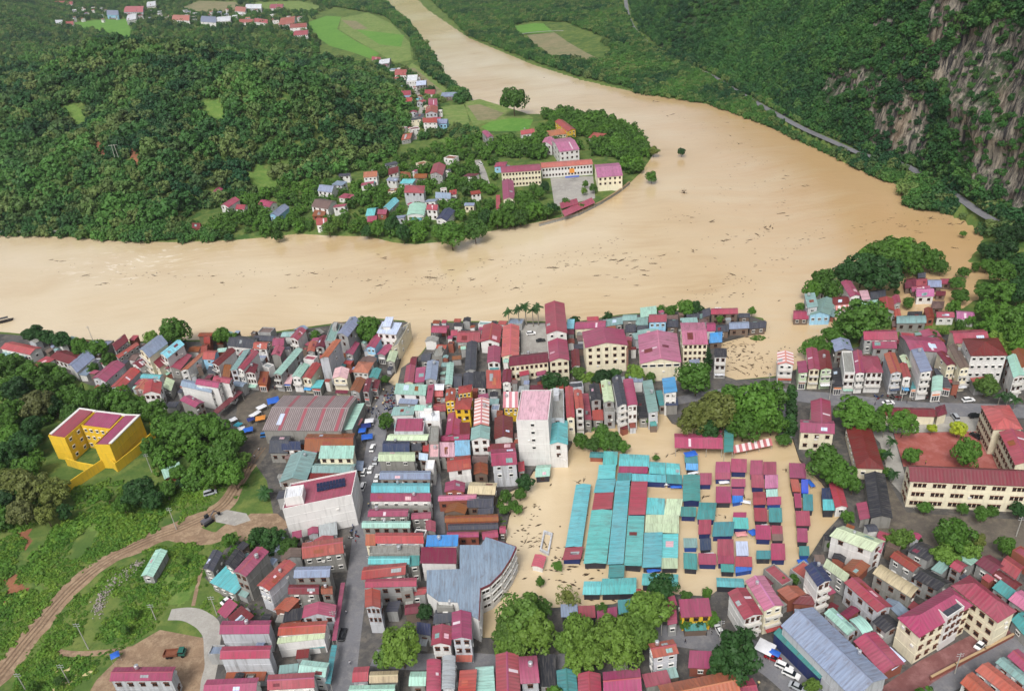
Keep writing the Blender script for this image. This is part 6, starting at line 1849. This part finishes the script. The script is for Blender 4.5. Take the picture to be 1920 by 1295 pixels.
def car(px, py, ang, col, kind, label, z=1.08, cat='car'):
    key = (kind, col)
    if key not in _carm:
        b1, b2, b3 = car_parts(kind); _carm[key] = (b1.mesh('body', [paint(col)]), b2.mesh('cabin_glass', [GLASS]), b3.mesh('roof_panel', [paint(col)]))
    g = G(px, py, z); th = thing('car' if kind != 'van' else 'van', (g[0], g[1], z), label, cat if kind != 'van' else 'van', 'parked and passing cars', R(ang))
    m1, m2, m3 = _carm[key]; link('body', m1, th); link('cabin_glass', m2, th); link('roof_panel', m3, th)
    for x in (-1.4, 1.4):
        for y in (-.8, .8):
            w_ = link('wheel', WH_T, th, Matrix.Translation((x, y, .33))); link('rim', WH_R, w_)
    for y in (-.6, .6):
        mb_ = MB(); mb_.box(2.18, 2.27, y - .16, y + .16, .62, .78); link('headlight', _carm.setdefault('hl%.1f' % y, mb_.mesh('headlight', [LAMP])), th)
CARS = """699,842 84 white suv white car highest on the main street below the blue market tarps
705,866 84 silver sedan silver car parked at the right kerb of the main street
683,887 84 white van white van at the left kerb of the main street
695,882 84 white sedan white car beside the white van on the main street
707,898 84 white sedan white car half hidden by the long blue-grey roof
681,914 84 white van white delivery van lowest of the vehicles on the main street
643,1192 84 black suv black car at the left kerb of the lower main street
1838,1210 35 white sedan white car in the red office court
395,926 20 silver van silver van parked beside the dirt road
1470,1252 -38 white suv upper white car parked by the blue-grey hall
1483,1266 -38 white suv lower white car parked by the blue-grey hall
1449,1235 -35 red sedan small red car under the white canopy by the hall
1665,757 0 white sedan white car behind the long low maroon gatehouse roof
1815,752 2 white suv white car on the street near the right-hand hotel
1866,728 60 white sedan white car parked beside the right-hand hotel
996,627 5 white suv white car in the riverside car park
1014,640 0 black sedan black car in the riverside car park
1828,782 0 black suv dark car at the gate above the red courtyard
1829,819 110 black sedan black car at the corner of the red courtyard
1790,784 85 silver van grey van leaving the courtyard gate
901,309 130 white van white van on the lane on the wooded point
457,827 85 white sedan white car below the trees at the small plaza
500,818 5 blue van blue van parked below the striped market hall
1349,1184 100 white sedan white car beside the yellow-walled crimson-roofed house
428,1127 45 white sedan white car beside the small crimson shelter
455,1153 40 white van long white van beside the crimson-roofed grey house
1725,742 90 white sedan white car parked in front of the white street row
1495,1290 -38 silver sedan silver car at the lower edge beside the hall"""
for ln in CARS.splitlines():
    w = ln.split(); px, py = (float(v) for v in w[0].split(',')); car(px, py, float(w[1]), w[2], w[3], ' '.join(w[4:]))
g = G(1472, 217, ROADZ); 
car(1472, 217, 118, 'black', 'suv', 'dark car driving on the road under the mountain', ROADZ + .02)

# green tipper truck
g = G(332, 1228, 1.05); th = thing('tipper_truck', (g[0], g[1], 1.05), 'green tipper truck with rusty bed on the waste ground', 'truck', None, R(0))
def part(name, th, m, *boxes):
    mb_ = MB()
    for b in boxes: mb_.box(*b)
    return link(name, mb_.mesh(name, [m]), th)
part('chassis', th, flat_mat('truck_black', (38, 40, 40), .7), (-3.2, 2.6, -.5, .5, .55, .85))
part('bed', th, flat_mat('rusty_steel', (126, 78, 58), .85, .3, 0, .3, 1.5), (-3.4, .7, -1.1, 1.1, .9, 1.02), (-3.4, .7, -1.12, -1.0, 1.02, 1.75), (-3.4, .7, 1.0, 1.12, 1.02, 1.75), (.6, .72, -1.0, 1.0, 1.02, 1.9), (-3.42, -3.3, -1.0, 1.0, 1.02, 1.7))
part('cab', th, paint('green'), (.95, 2.75, -1.08, 1.08, .75, 1.55), (1.0, 2.5, -1.02, 1.02, 2.2, 2.35))
part('cab_glass', th, GLASS, (1.05, 2.45, -1.0, 1.0, 1.55, 2.2))
for x in (-2.4, -1.4, 2.0):
    for y in (-.95, .95): link('wheel', WH_T, th, Matrix.Translation((x, y, .45)) @ Matrix.Scale(1.4, 4))
# yellow-grey loader on the dirt road
g = G(390, 980, 1.05); th = thing('excavator', (g[0], g[1], 1.05), 'dark excavator standing on the dirt road', 'excavator', None, R(50))
part('track', th, TYRE, (-1.9, 1.9, -1.3, -.7, 0, .8)); part('track', th, TYRE, (-1.9, 1.9, .7, 1.3, 0, .8))
part('body', th, flat_mat('machine_paint', (92, 90, 96), .5), (-1.9, 1.3, -1.1, 1.1, .95, 1.9)); part('cab', th, GLASS, (-.2, 1.2, .1, 1.1, 1.9, 2.9))
mb = MB(); mb.tube((1.0, -.2, 1.6), (3.2, -.2, 3.4), .22, .2); mb.tube((3.2, -.2, 3.4), (4.6, -.2, 1.4), .2, .15); link('boom', mb.mesh('boom', [flat_mat('machine_paint', (92, 90, 96))]), th)
part('bucket', th, TYRE, (4.2, 5.0, -.7, .3, .7, 1.5))
# moored dark boat at the left edge
g = G(6, 604, .1); th = thing('boat', (g[0], g[1], .1), 'dark roofed boat moored at the left edge of the river', 'boat', None, R(25))
mb = MB(); mb.add([(-5, 0, .9), (-4, -1.3, .8), (4, -1.3, .8), (5.5, 0, 1.1), (4, 1.3, .8), (-4, 1.3, .8), (-4.4, 0, -.4), (-3.6, -.9, -.4), (3.6, -.9, -.4), (4.6, 0, -.4), (3.6, .9, -.4), (-3.6, .9, -.4)],
       [(0, 1, 2, 3, 4, 5)] + [(i, 6 + i, 6 + (i + 1) % 6, (i + 1) % 6) for i in range(6)]); link('hull', mb.mesh('hull', [flat_mat('tarred_wood', (52, 46, 46), .8)]), th)
part('canopy', th, roof_mat('black'), (-3.4, 3, -1.25, 1.25, 2.3, 2.42)); 
for x in (-3.2, 2.8):
    for y in (-1.1, 1.1): part('post', th, POST, (x, x + .1, y - .05, y + .05, .8, 2.3))

# ------------------------------------------------------------------ motorbikes and people
mb = MB(); mb.tube((0, -.06, 0), (0, .06, 0), .29, .29, 12); BW = mb.mesh('wheel', [TYRE])
BIKEM = []
for c in ((36, 38, 44), (150, 34, 40), (60, 84, 140), (206, 206, 206)):
    mb = MB(); mb.add([(-.85, -.14, .75), (-.2, -.17, .72), (.35, -.12, .55), (.62, -.08, 1.0), (-.85, .14, .75), (-.2, .17, .72), (.35, .12, .55), (.62, .08, 1.0), (-.5, -.1, .3), (.2, -.1, .25), (-.5, .1, .3), (.2, .1, .25)],
                      [(0, 1, 5, 4), (1, 2, 6, 5), (2, 3, 7, 6), (0, 8, 9, 2, 1), (4, 5, 6, 11, 10), (8, 10, 11, 9), (0, 4, 10, 8), (2, 9, 11, 6), (2, 3, 7, 6)])
    mb.tube((.55, 0, .3), (.72, 0, 1.02), .05); BIKEM.append(mb.mesh('frame', [flat_mat('bike_paint_%d' % c[0], c, .35, .5)]))
mb = MB(); mb.box(-.8, -.05, -.13, .13, .74, .86); BSEAT = mb.mesh('seat', [flat_mat('bike_seat', (24, 24, 26), .6)])
mb = MB(); mb.tube((.62, -.34, 1.05), (.62, .34, 1.05), .025); BBAR = mb.mesh('handlebar', [STEEL])
brnd = random.Random(8)
def bike(x, y, a, where, label=None):
    th = thing('motorbike', (x, y, 1.07), None, 'motorbike', 'motorbikes ' + where, a)
    link('frame', brnd.choice(BIKEM), th); link('seat', BSEAT, th); link('handlebar', BBAR, th)
    link('wheel', BW, th, Matrix.Translation((-.62, 0, .29))); link('wheel', BW, th, Matrix.Translation((.66, 0, .29)))
    th['label'] = 'motorbike parked in the crowd ' + where
for cx, cy, sx, sy, n_, where in ((745, 752, 26, 18, 26, 'at the head of the main street'), (700, 735, 14, 12, 12, 'before the houses by the inlet'), (700, 775, 10, 10, 8, 'beside the striped market hall'),
                                  (664, 985, 6, 26, 12, 'outside the white block'), (1690, 746, 50, 4, 12, 'along the right-hand street row'), (1300, 1182, 40, 6, 6, 'below the yellow-walled house'), (1775, 742, 20, 3, 6, 'near the right-hand hotel'), (500, 728, 40, 3, 8, 'in front of the shops by the plaza')):
    pl = []
    for k in range(n_ * 4):
        px, py = cx + brnd.uniform(-sx, sx), cy + brnd.uniform(-sy, sy); g = G(px, py, 1.07)
        if any(np.hypot(*(g - o_)) < 1.3 for o_ in pl) or not clear_of(np.array([g]), .6)[0]: continue
        if terr1(*g) < .6: continue
        pl.append(g); bike(g[0], g[1], brnd.uniform(0, 6.28) if n_ > 10 else R(90) + brnd.uniform(-.4, .4), where)
        if len(pl) >= n_: break

def person_mesh(name, stride, arm, cols):
    me = bpy.data.meshes.new('sk'); vs_ = [(0, 0, .95), (0, 0, 1.2), (0, 0, 1.42), (0, 0, 1.52), (.02, 0, 1.62), (.02, 0, 1.72),
          (0, .10, .9), (stride * .5, .11, .5), (stride * .3, .11, .08), (stride * .3 + .14, .11, .04), (0, -.10, .9), (-stride * .3, -.11, .5), (-stride, -.11, .1), (-stride + .13, -.11, .05),
          (0, .19, 1.38), (-arm * .4, .25, 1.12), (-arm * .1 + .12, .26, .9), (-arm * .1 + .16, .26, .82), (0, -.19, 1.38), (arm * .5, -.25, 1.12), (arm + .12, -.25, .95), (arm + .17, -.25, .9)]
    ed = [(0, 1), (1, 2), (2, 3), (3, 4), (4, 5), (0, 6), (6, 7), (7, 8), (8, 9), (0, 10), (10, 11), (11, 12), (12, 13), (2, 14), (14, 15), (15, 16), (16, 17), (2, 18), (18, 19), (19, 20), (20, 21)]
    rad = [.14, .135, .12, .055, .10, .085, .09, .065, .045, .04, .09, .065, .045, .04, .06, .045, .035, .03, .06, .045, .035, .03]
    me.from_pydata(vs_, ed, []); o = bpy.data.objects.new('sk', me); COL.objects.link(o)
    md = o.modifiers.new('s', 'SKIN'); me.skin_vertices.new() if not me.skin_vertices else None
    for i, sv in enumerate(me.skin_vertices[0].data): sv.radius = (rad[i], rad[i] * .9); sv.use_root = (i == 0)
    o.modifiers.new('u', 'SUBSURF').levels = 1
    dg = bpy.context.evaluated_depsgraph_get(); out = bpy.data.meshes.new_from_object(o.evaluated_get(dg)); bpy.data.objects.remove(o)
    out.name = name; out.materials.clear()
    for c in cols: out.materials.append(flat_mat('cloth_%d_%d_%d' % c, c, .85))
    for p in out.polygons:
        z = p.center.z; p.material_index = 0 if z < .98 else (1 if z < 1.47 and abs(p.center.y) < .235 or 1.0 < z < 1.47 else 2); p.use_smooth = True
    return out
SKIN_ = (176, 128, 100)
PEOPLE = [person_mesh('body', .3, .25, ((44, 48, 66), c, SKIN_)) for c in ((196, 196, 200), (150, 40, 48), (52, 86, 140), (60, 60, 64), (170, 150, 90))]
mb = MB(); mb.tube((0, 0, 1.62), (0, 0, 1.84), .34, .02, 12); HAT = mb.mesh('hat', [flat_mat('straw', (206, 186, 140), .9)])
mb = MB(); mb.tube((.0, 0, 1.66), (.0, 0, 1.78), .115, .09, 10); mb.tube((.0, 0, 1.78), (.0, 0, 1.82), .09, .03, 10); HAIR = mb.mesh('hair', [flat_mat('dark_hair', (28, 24, 24), .6)])
SHIRT = ['pale', 'red', 'blue', 'dark', 'tan']
def person(px, py, where, k=None):
    g = G(px, py, 1.07); k = brnd.randrange(5) if k is None else k; th = thing('person', (g[0], g[1], 1.07), None, 'person', 'people ' + where, brnd.uniform(0, 6.28))
    link('body', PEOPLE[k], th); hat = brnd.random() < .3
    link('hat' if hat else 'hair', HAT if hat else HAIR, th)
    label_later(th, px, 'walker in %s top%s' % (SHIRT[k], ' with hat' if hat else ''), where)
for px, py in ((728, 742), (735, 760), (742, 738), (750, 748), (756, 758), (738, 772), (722, 756), (730, 778), (748, 768), (712, 790), (700, 800), (720, 735), (733, 750), (761, 742)): person(px, py, 'on the upper main street')
for k in range(26):
    px = brnd.uniform(705, 765); py = brnd.uniform(728, 785)
    g = G(px, py, 1.07)
    if terr1(*g) > .6 and clear_of(np.array([g]), .4)[0]: person(px, py, 'on the upper main street')
for px, py in ((668, 1018), (657, 1245), (680, 830), (676, 960), (692, 950), (650, 1150)): person(px, py, 'on the lower main street')
for px, py in ((486, 845), (470, 880), (478, 858), (700, 870), (1285, 1205), (1735, 915 - 45), (1640, 760), (1700, 756), (1760, 757), (1422, 1285)): person(px, py, 'in the side streets')

# ------------------------------------------------------------------ poles and lamp posts
def pole(px, py, h, label, arm=True, z=1.02, lean=0.0):
    g = G(px, py, z); th = thing('utility_pole' if arm else 'pole', (g[0], g[1], z), label, 'pole')
    mb_ = MB(); mb_.tube((0, 0, -.5), (lean, 0, h), .17, .10, 8); link('shaft', mb_.mesh('shaft', [POST]), th)
    if arm:
        for k in range(2):
            mb_ = MB(); mb_.box(lean - .9, lean + .9, -.05, .05, h - .5 - k * .8, h - .4 - k * .8); a = link('crossarm', mb_.mesh('crossarm', [STEEL]), th)
            for x in (-.8, 0, .8):
                mb_ = MB(); mb_.tube((lean + x, 0, h - .4 - k * .8), (lean + x, 0, h - .2 - k * .8), .04); link('insulator', mb_.mesh('insulator', [FR_W]), a)
for px, py, h, lb in ((331, 992, 10, 'white concrete pole on the bend of the dirt road'), (166, 1216, 11, 'white concrete pole between the dirt road and the scrub'), (293, 1162, 7, 'short white pole in the weeds above the grey patch'), (130, 1280, 8, 'white pole by the pale puddle at the lower left'),
                      (48, 1292, 7, 'white pole nearest the lower left corner'), (407, 1152, 8, 'white pole beside the pale driveway'), (285, 885, 9, 'concrete pole below the yellow boundary wall'), (668, 905, 8, 'pole at the left kerb of the upper main street'),
                      (700, 1075, 8, 'pole at the right kerb of the middle main street'), (632, 1180, 8, 'pole at the left kerb of the lower main street'), (1690, 752, 9, 'pole in front of the street row above the gatehouse'), (1555, 748, 9, 'pole on the street above the crimson L-shaped roof'),
                      (1440, 735, 9, 'pole at the big trees on the upper street'), (1350, 1200, 8, 'pole on the street above the dark round tree'), (1240, 1190, 8, 'pole beside the red glass-fronted house'), (1790, 1262, 8, 'pole inside the brick court fence'), (175, 640, 9, 'leaning pole on the left waterfront'), (1905, 1005, 8, 'pole at the right edge of the dark yard')):
    pole(px, py, h, lb)
zz = terr1(*G(222, 305, 25)); g = G(222, 305, 25); g = G(222, 305, terr1(*g))
th = thing('hill_pylon', (g[0], g[1], terr1(*g)), 'white twin-legged power pylon on the bare scar of the hill', 'pylon')
for x in (-1.6, 1.6): mb = MB(); mb.tube((x, 0, -1), (x * .6, 0, 17), .25, .16, 6); link('leg', mb.mesh('leg', [POST]), th)
mb = MB(); mb.tube((-3.4, 0, 16.4), (3.4, 0, 16.4), .13); link('crossarm', mb.mesh('crossarm', [POST]), th)

# ------------------------------------------------------------------ market tarps round the plaza and the main street
def tarp(px, py, w_, d_, ang, c, label, zb=1.05):
    g = G(px, py, zb + 2.2); th = thing('market_tarp', (g[0], g[1], zb), label, 'tarp', 'tarps over street stalls', R(ang)); mb_ = MB(); n_ = 7; V = []
    r_ = random.Random(int(px * 7 + py))
    for i in range(n_):
        for j in range(n_):
            x, y = (i / (n_ - 1) - .5) * w_, (j / (n_ - 1) - .5) * d_; e_ = max(abs(i / (n_ - 1) - .5), abs(j / (n_ - 1) - .5)) * 2
            V.append((x, y, 2.5 - .35 * e_ ** 3 + r_.uniform(-.09, .09)))
    f = [(i * n_ + j, (i + 1) * n_ + j, (i + 1) * n_ + j + 1, i * n_ + j + 1) for i in range(n_ - 1) for j in range(n_ - 1)]
    mb_.add(V, f); link('sheet', mb_.mesh('sheet', [flat_mat('tarp_' + c, {'blue': (44, 96, 186), 'white': (214, 214, 216), 'orange': (204, 132, 58), 'navy': (38, 50, 110), 'teal': (52, 140, 156), 'pink': (206, 140, 140)}[c], .5, .4, 0, .2, .8)], True), th)
    for x in (-.47, .47):
        for y in (-.47, .47): mb_ = MB(); mb_.tube((x * w_, y * d_, 0), (x * w_, y * d_, 2.25), .04); link('post', mb_.mesh('post', [STEEL]), th)
for t_ in ((512, 750, 5, 5, 20, 'blue', 'blue tarp at the upper corner of the striped market hall'), (490, 762, 4, 3, 40, 'white', 'small white tarp among the stalls left of the striped hall'), (478, 775, 5, 2.5, 50, 'white', 'long white tarp in the middle of the plaza stalls'),
           (470, 785, 3, 3, 30, 'navy', 'navy tarp beside the long white plaza tarp'), (488, 783, 4, 3.4, 10, 'orange', 'orange tarp at the left corner of the striped hall'), (446, 795, 3, 3, 60, 'teal', 'teal tarp next to the trees at the plaza'), (436, 786, 3.4, 2.6, 40, 'white', 'white tarp nearest the trees at the plaza'),
           (463, 805, 4.6, 3.4, 15, 'blue', 'blue tarp below the plaza stalls'), (452, 803, 3, 3, 15, 'white', 'white tarp touching the lower blue plaza tarp'), (686, 797, 4, 3.4, 10, 'navy', 'navy tarp on the main street beside the market hall'), (692, 788, 3.6, 3, 0, 'white', 'white tarp on the main street above the navy one'),
           (688, 818, 4.4, 3.6, 5, 'blue', 'blue tarp lowest of the main street stalls'), (679, 806, 3, 3, 0, 'blue', 'small blue tarp against the green lean-to'), (672, 790, 2.4, 5, -12, 'pink', 'faded pink awning along the green lean-to'),
           (1295, 850, 4.5, 3, 10, 'blue', 'blue tarp at the left corner of the long crimson pavilion'), (1435, 1212, 4.6, 4.4, -40, 'white', 'white canopy over the red car by the hall'), (1452, 1222, 3, 2, -40, 'blue', 'blue sheet beside the white canopy by the hall'),
           (215, 1262 - 35, 2.4, 2.4, 30, 'blue', 'small bright blue tarp on the waste ground'), (455, 1255, 7, 2.6, 4, 'blue', 'blue tarp behind the lower crimson-roofed grey houses'), (440, 1238, 3, 3, 20, 'white', 'crumpled white sheet beside the driveway')):
    tarp(*t_)
for px, py, w_, d_, a_, c, lb in ((1258, 906, 5, 1.6, -8, 'white', 'white sheet hanging below the turquoise roofs of the market'), (1268, 912, 4, 1.4, -8, 'blue', 'blue sheet hanging below the turquoise roofs of the market'), (1300, 886, 4, 1.2, 10, 'wht', 'pale sheet stretched between the upper market stalls'),
        (1358, 903, 3.6, 1.5, 0, 'white', 'white sheet in front of the upper crimson stalls'), (1412, 985 + 12, 2.6, 2.6, 20, 'blue', 'crumpled blue sheet left of a big crimson stall'), (1390, 1000, 3.6, 2, 0, 'pink', 'pink and white sheet below a turquoise stall'), (1226, 1068, 4.4, 1.5, 5, 'blue', 'blue sheet at the foot of the long turquoise halls'),
        (1520, 905, 1.6, 4, 10, 'blue', 'blue sheet on the right edge of the market stalls'), (1505, 1052, 3, 2, 0, 'blue', 'blue sheet under the lowest right-hand stall'), (1330, 1050 - 12, 3, 1.4, 0, 'white', 'white sheet under the navy market stall'), (1398, 940, 3.4, 1.4, -20, 'white', 'pale sheet sagging between crimson stalls'), (1430, 985, 3.4, 1.2, 5, 'white', 'torn pale sheet above a big crimson stall')):
    tarp(px, py, w_, d_, a_, 'white' if c == 'wht' else c, lb, -.9)

# ------------------------------------------------------------------ driftwood and flotsam
M_DRIFT = flat_mat('driftwood', (74, 60, 46), .9, .2, 0, .4, 1.0)
def drift_mesh(seed, n_):
    r_ = random.Random(seed); mb_ = MB()
    for k in range(n_):
        x, y = r_.gauss(0, 1.6), r_.gauss(0, .5); a = r_.gauss(0, .5); L_ = r_.uniform(.6, 2.6)
        mb_.tube((x, y, .02), (x + L_ * math.cos(a), y + L_ * math.sin(a), r_.uniform(.02, .25)), r_.uniform(.06, .18), .04, 5)
    for k in range(n_ * 3):
        x, y = r_.gauss(.4, 1.6), r_.gauss(0, .5); s = r_.uniform(.15, .4); a = r_.uniform(0, 3)
        mb_.add([(x + s * math.cos(a), y + s * math.sin(a), .06), (x - s * math.sin(a), y + s * math.cos(a), .05), (x - s * math.cos(a), y - s * math.sin(a), .09), (x + s * math.sin(a), y - s * math.cos(a), .05)], [(0, 1, 2, 3)])
    vv = [(3.2 * math.cos(k * .63) * r_.uniform(.5, 1), .55 * math.sin(k * .63) * r_.uniform(.5, 1), .03) for k in range(10)]
    mb_.add(vv, [tuple(range(10))])
    return mb_.mesh('driftwood', [M_DRIFT])
DRIFT = [drift_mesh(s, n_) for s, n_ in ((1, 5), (2, 7), (3, 9), (4, 12))]
drnd = random.Random(21)
def drift(px, py, sc, where):
    g = G(px, py, 0); o = link('driftwood', drnd.choice(DRIFT)); o.location = (g[0], g[1], 0); o.rotation_euler = (0, 0, drnd.uniform(-.5, .5) if 'river' in where else drnd.uniform(0, 3.1)); o.scale = (sc * drnd.uniform(.7, 1.3), sc, sc)
    tag(o, 'small dark raft of driftwood %s' % where, 'driftwood', 'driftwood ' + where)
for s, where in (("96,487 115,490 158,517 195,531 285,515 400,518 415,530 540,515 560,517 585,512 545,540 690,526 715,536 708,477 720,483 765,562", 'on the left reach of the river'),
                 ("800,520 815,521 846,506 918,487 900,489 880,522 965,540 982,532 1030,502 1040,503 1062,498 1078,496 1112,491 1150,487 1165,487 1172,475 1180,482 1185,490 1175,498 1188,503 1205,507 1225,494 1236,480 1138,515 1117,517 1155,520 1192,535 1208,515 1136,555 1244,557", 'in the middle of the river'),
                 ("1280,358 1285,362 1290,405 1296,418 1334,415 1355,452 1360,451 1365,440 1400,455 1405,450 1420,440 1444,425 1440,430 1475,330 1470,335 1515,348 1470,380 1465,400 1475,405 1300,470 1375,515 1365,230 1385,270 1320,230 1395,240 1370,255 1210,180 1225,190 1260,215 1090,150 1075,155 1020,146", 'on the bend below the mountain'),
                 ("1690,425 1665,412 1750,410 1780,420 1800,420 1720,433 1790,465", 'on the right-hand backwater'),
                 ("1330,650 1345,648 1358,640 1370,645 1380,650 1390,645 1395,642 1378,655 1396,660 1405,672 1385,665 1382,692 1375,680 1400,690 1420,705 1435,700 1440,690 1365,670 1410,685 1428,690 1432,712 1395,700 1412,660 1398,650", 'in the muddy gap between the quarters'),
                 ("990,1000 1000,1008 1012,1000 1005,1015 985,1015 1022,1018 995,1025 975,955 955,965 1095,900 1085,905 1098,912 1232,850 1250,855 1262,850 1270,845 1395,930 1405,935 1415,952 1350,965 1360,970 1325,930 1490,880 1500,850 1470,880 1010,950 960,940 1385,890 1440,870 1488,900", 'in the flooded market')):
    for x_, y_ in pts(s):
        for k in range(1 if drnd.random() < .6 else 2): drift(x_ + (k and drnd.uniform(-10, 10)), y_ + (k and drnd.uniform(-3, 3)), drnd.uniform(.3, .75) * (.62 if 'market' in where or 'gap' in where else 1), where)
mb = MB(); r_ = random.Random(77)
for ln in ("960,545 1030,505 1110,492 1180,480 1240,490 1330,460 1420,440 1470,400 1470,330 1380,270 1230,190 1080,150", "700,540 850,510 960,490 1100,470 1250,420 1350,360 1400,300 1330,235", "100,500 300,520 560,515 800,525 950,540", "1300,560 1400,520 1500,450 1650,420 1780,415", "1340,650 1400,660 1430,700", "960,960 1000,1010 1040,1060 1100,1075"):
    L = poly(pts(ln), 0)
    for k in range(170):
        t_ = r_.random() * (len(L) - 1); i = int(t_); p = L[i] + (L[i + 1] - L[i]) * (t_ - i); sp = 9 if r_.random() < .6 else 28
        x, y = p[0] + r_.gauss(0, sp * .5), p[1] + r_.gauss(0, sp * .5); s = r_.uniform(.12, .42); e_ = r_.uniform(1, 3.5); a = r_.gauss(0, .6)
        if terr1(x, y) > -.3: continue
        c_, s_ = math.cos(a), math.sin(a)
        mb.add([(x + c_ * s * e_, y + s_ * s * e_, .03), (x - s_ * s, y + c_ * s, .05), (x - c_ * s * e_, y - s_ * s * e_, .03), (x + s_ * s, y - c_ * s, .06)], [(0, 1, 2, 3)])
o = link('flotsam', mb.mesh('flotsam', [M_DRIFT])); tag(o, 'countless small scraps of flotsam drifting in lines on the flood', 'flotsam', None, 'stuff')
mb = MB()
for k in range(5):
    a = k * 1.3; mb.tube((0, 0, -.5), (math.cos(a) * 1.6, math.sin(a) * 1.2, 2.6 + .5 * math.sin(k)), .2, .06, 6)
g = G(1282, 362, 0); o = link('drifting_tree', mb.mesh('drifting_tree', [M_DRIFT])); o.location = (g[0], g[1], 0); tag(o, 'bare uprooted tree with forked branches in the middle of the river', 'dead tree')
# floating raft of water plants
mb = MB(); r_ = random.Random(3)
for k in range(260):
    x, y = r_.uniform(-3.4, 3.4), r_.uniform(-2.4, 2.4)
    if abs(x) / 3.6 + abs(y) / 3.0 > 1.15: continue
    s = r_.uniform(.2, .45); a = r_.uniform(0, 3); z = r_.uniform(.05, .3)
    mb.add([(x + s * math.cos(a), y + s * math.sin(a), z), (x - s * math.sin(a), y + s * math.cos(a), z + .1), (x - s * math.cos(a), y - s * math.sin(a), z), (x + s * math.sin(a), y - s * math.cos(a), z + .05)], [(0, 1, 2, 3)])
g = G(1421, 634, 0); o = link('plant_raft', mb.mesh('plant_raft', [LEAF['mid']])); o.location = (g[0], g[1], 0); tag(o, 'green raft of floating plants in the muddy gap', 'plants')

# rubble bank and stones on the waste ground
M_RUB = flat_mat('rubble_stone', (150, 142, 136), .9, .2, 0, .35, 1.2)
mb = MB(); r_ = random.Random(6)
L = poly(pts("182,1150 190,1120 205,1098 225,1082 250,1066 262,1058"), 1.0)
for k in range(520):
    t_ = r_.random() * (len(L) - 1); i = int(t_); p = L[i] + (L[i + 1] - L[i]) * (t_ - i); x, y = p[0] + r_.gauss(0, 1.0), p[1] + r_.gauss(0, 1.0); s = r_.uniform(.12, .42); a = r_.uniform(0, 3)
    c_, s_ = math.cos(a) * s, math.sin(a) * s
    z = 1.0 + r_.uniform(0, .5); mb.add([(x + c_, y + s_, z), (x - s_, y + c_, z), (x - c_, y - s_, z), (x + s_, y - c_, z), (x + .05, y, z + s), (x, y, z - s)], [(0, 1, 4), (1, 2, 4), (2, 3, 4), (3, 0, 4), (1, 0, 5), (2, 1, 5), (3, 2, 5), (0, 3, 5)])
o = link('rubble_bank', mb.mesh('rubble_bank', [M_RUB])); tag(o, 'long grey bank of rubble beside the dirt road', 'rubble', None, 'stuff')

# hotel pilasters, school emblem and boards
def strips(label_start, m, n_, w_, z0_, z1_, face='n'):
    for o in list(bpy.data.objects):
        if o.get('label', '').startswith(label_start):
            wall = [c for c in o.children if c.name.split('.')[0] == 'wall'][0]; co = [v.co for v in wall.data.vertices]
            lo = sorted(co, key=lambda v: v.y)[:8]; a = min(lo, key=lambda v: v.x); b = max(lo, key=lambda v: v.x)
            a = Vector((a.x, a.y, 0)); b = Vector((b.x, b.y, 0)); d = b - a; nr = Vector((d.y, -d.x, 0)).normalized()
            for k in range(n_):
                c_ = a + d * ((k + .5) / n_); mb_ = MB(); mb_.box(-.5, .5, 0, .28, 0, 1)
                link('pilaster', mb_.mesh('pilaster', [m]), o, face_mat((c_.x, c_.y, z0_), nr, w_, z1_ - z0_))
strips('cream hotel with pink', flat_mat('pink_pilaster', (206, 158, 140), .85), 4, .9, 0, 11.5)
for o in list(bpy.data.objects):
    if o.get('label', '').startswith('long white school range'):
        a = G(1072, 317, 10) - np.array(o.location[:2]); mb = MB(); mb.box(-1.8, 1.8, -.25, .05, 6.4, 9.6); link('emblem_board', mb.mesh('emblem_board', [flat_mat('emblem_orange', (214, 140, 60), .6)]), o, Matrix.Translation((a[0], a[1] - .6, 0)))
        mb = MB(); mb.box(-5, 5, -.2, .0, 3.4, 4.6); link('banner', mb.mesh('banner', [flat_mat('banner_blue', (92, 112, 190), .6)]), o, Matrix.Translation((a[0], a[1] - 1.6, 0)))

# ------------------------------------------------------------------ thin damp air over the valley
mb = MB(); mb.box(-4600, 4600, -120, 4900, -4.5, 1300)
hz_ = bpy.data.materials.new('damp_air'); hz_.use_nodes = True; hn = hz_.node_tree; hn.nodes.clear()
ho = hn.nodes.new('ShaderNodeOutputMaterial'); hv = hn.nodes.new('ShaderNodeVolumePrincipled'); hv.inputs['Color'].default_value = (.86, .92, 1, 1); hv.inputs['Density'].default_value = 0.00005; hv.inputs['Anisotropy'].default_value = .2
hn.links.new(hv.outputs[0], ho.inputs['Volume'])
o = link('haze', mb.mesh('haze', [hz_])); o['kind'] = 'stuff'; o['label'] = 'thin bluish haze filling the river valley'
settle_labels()
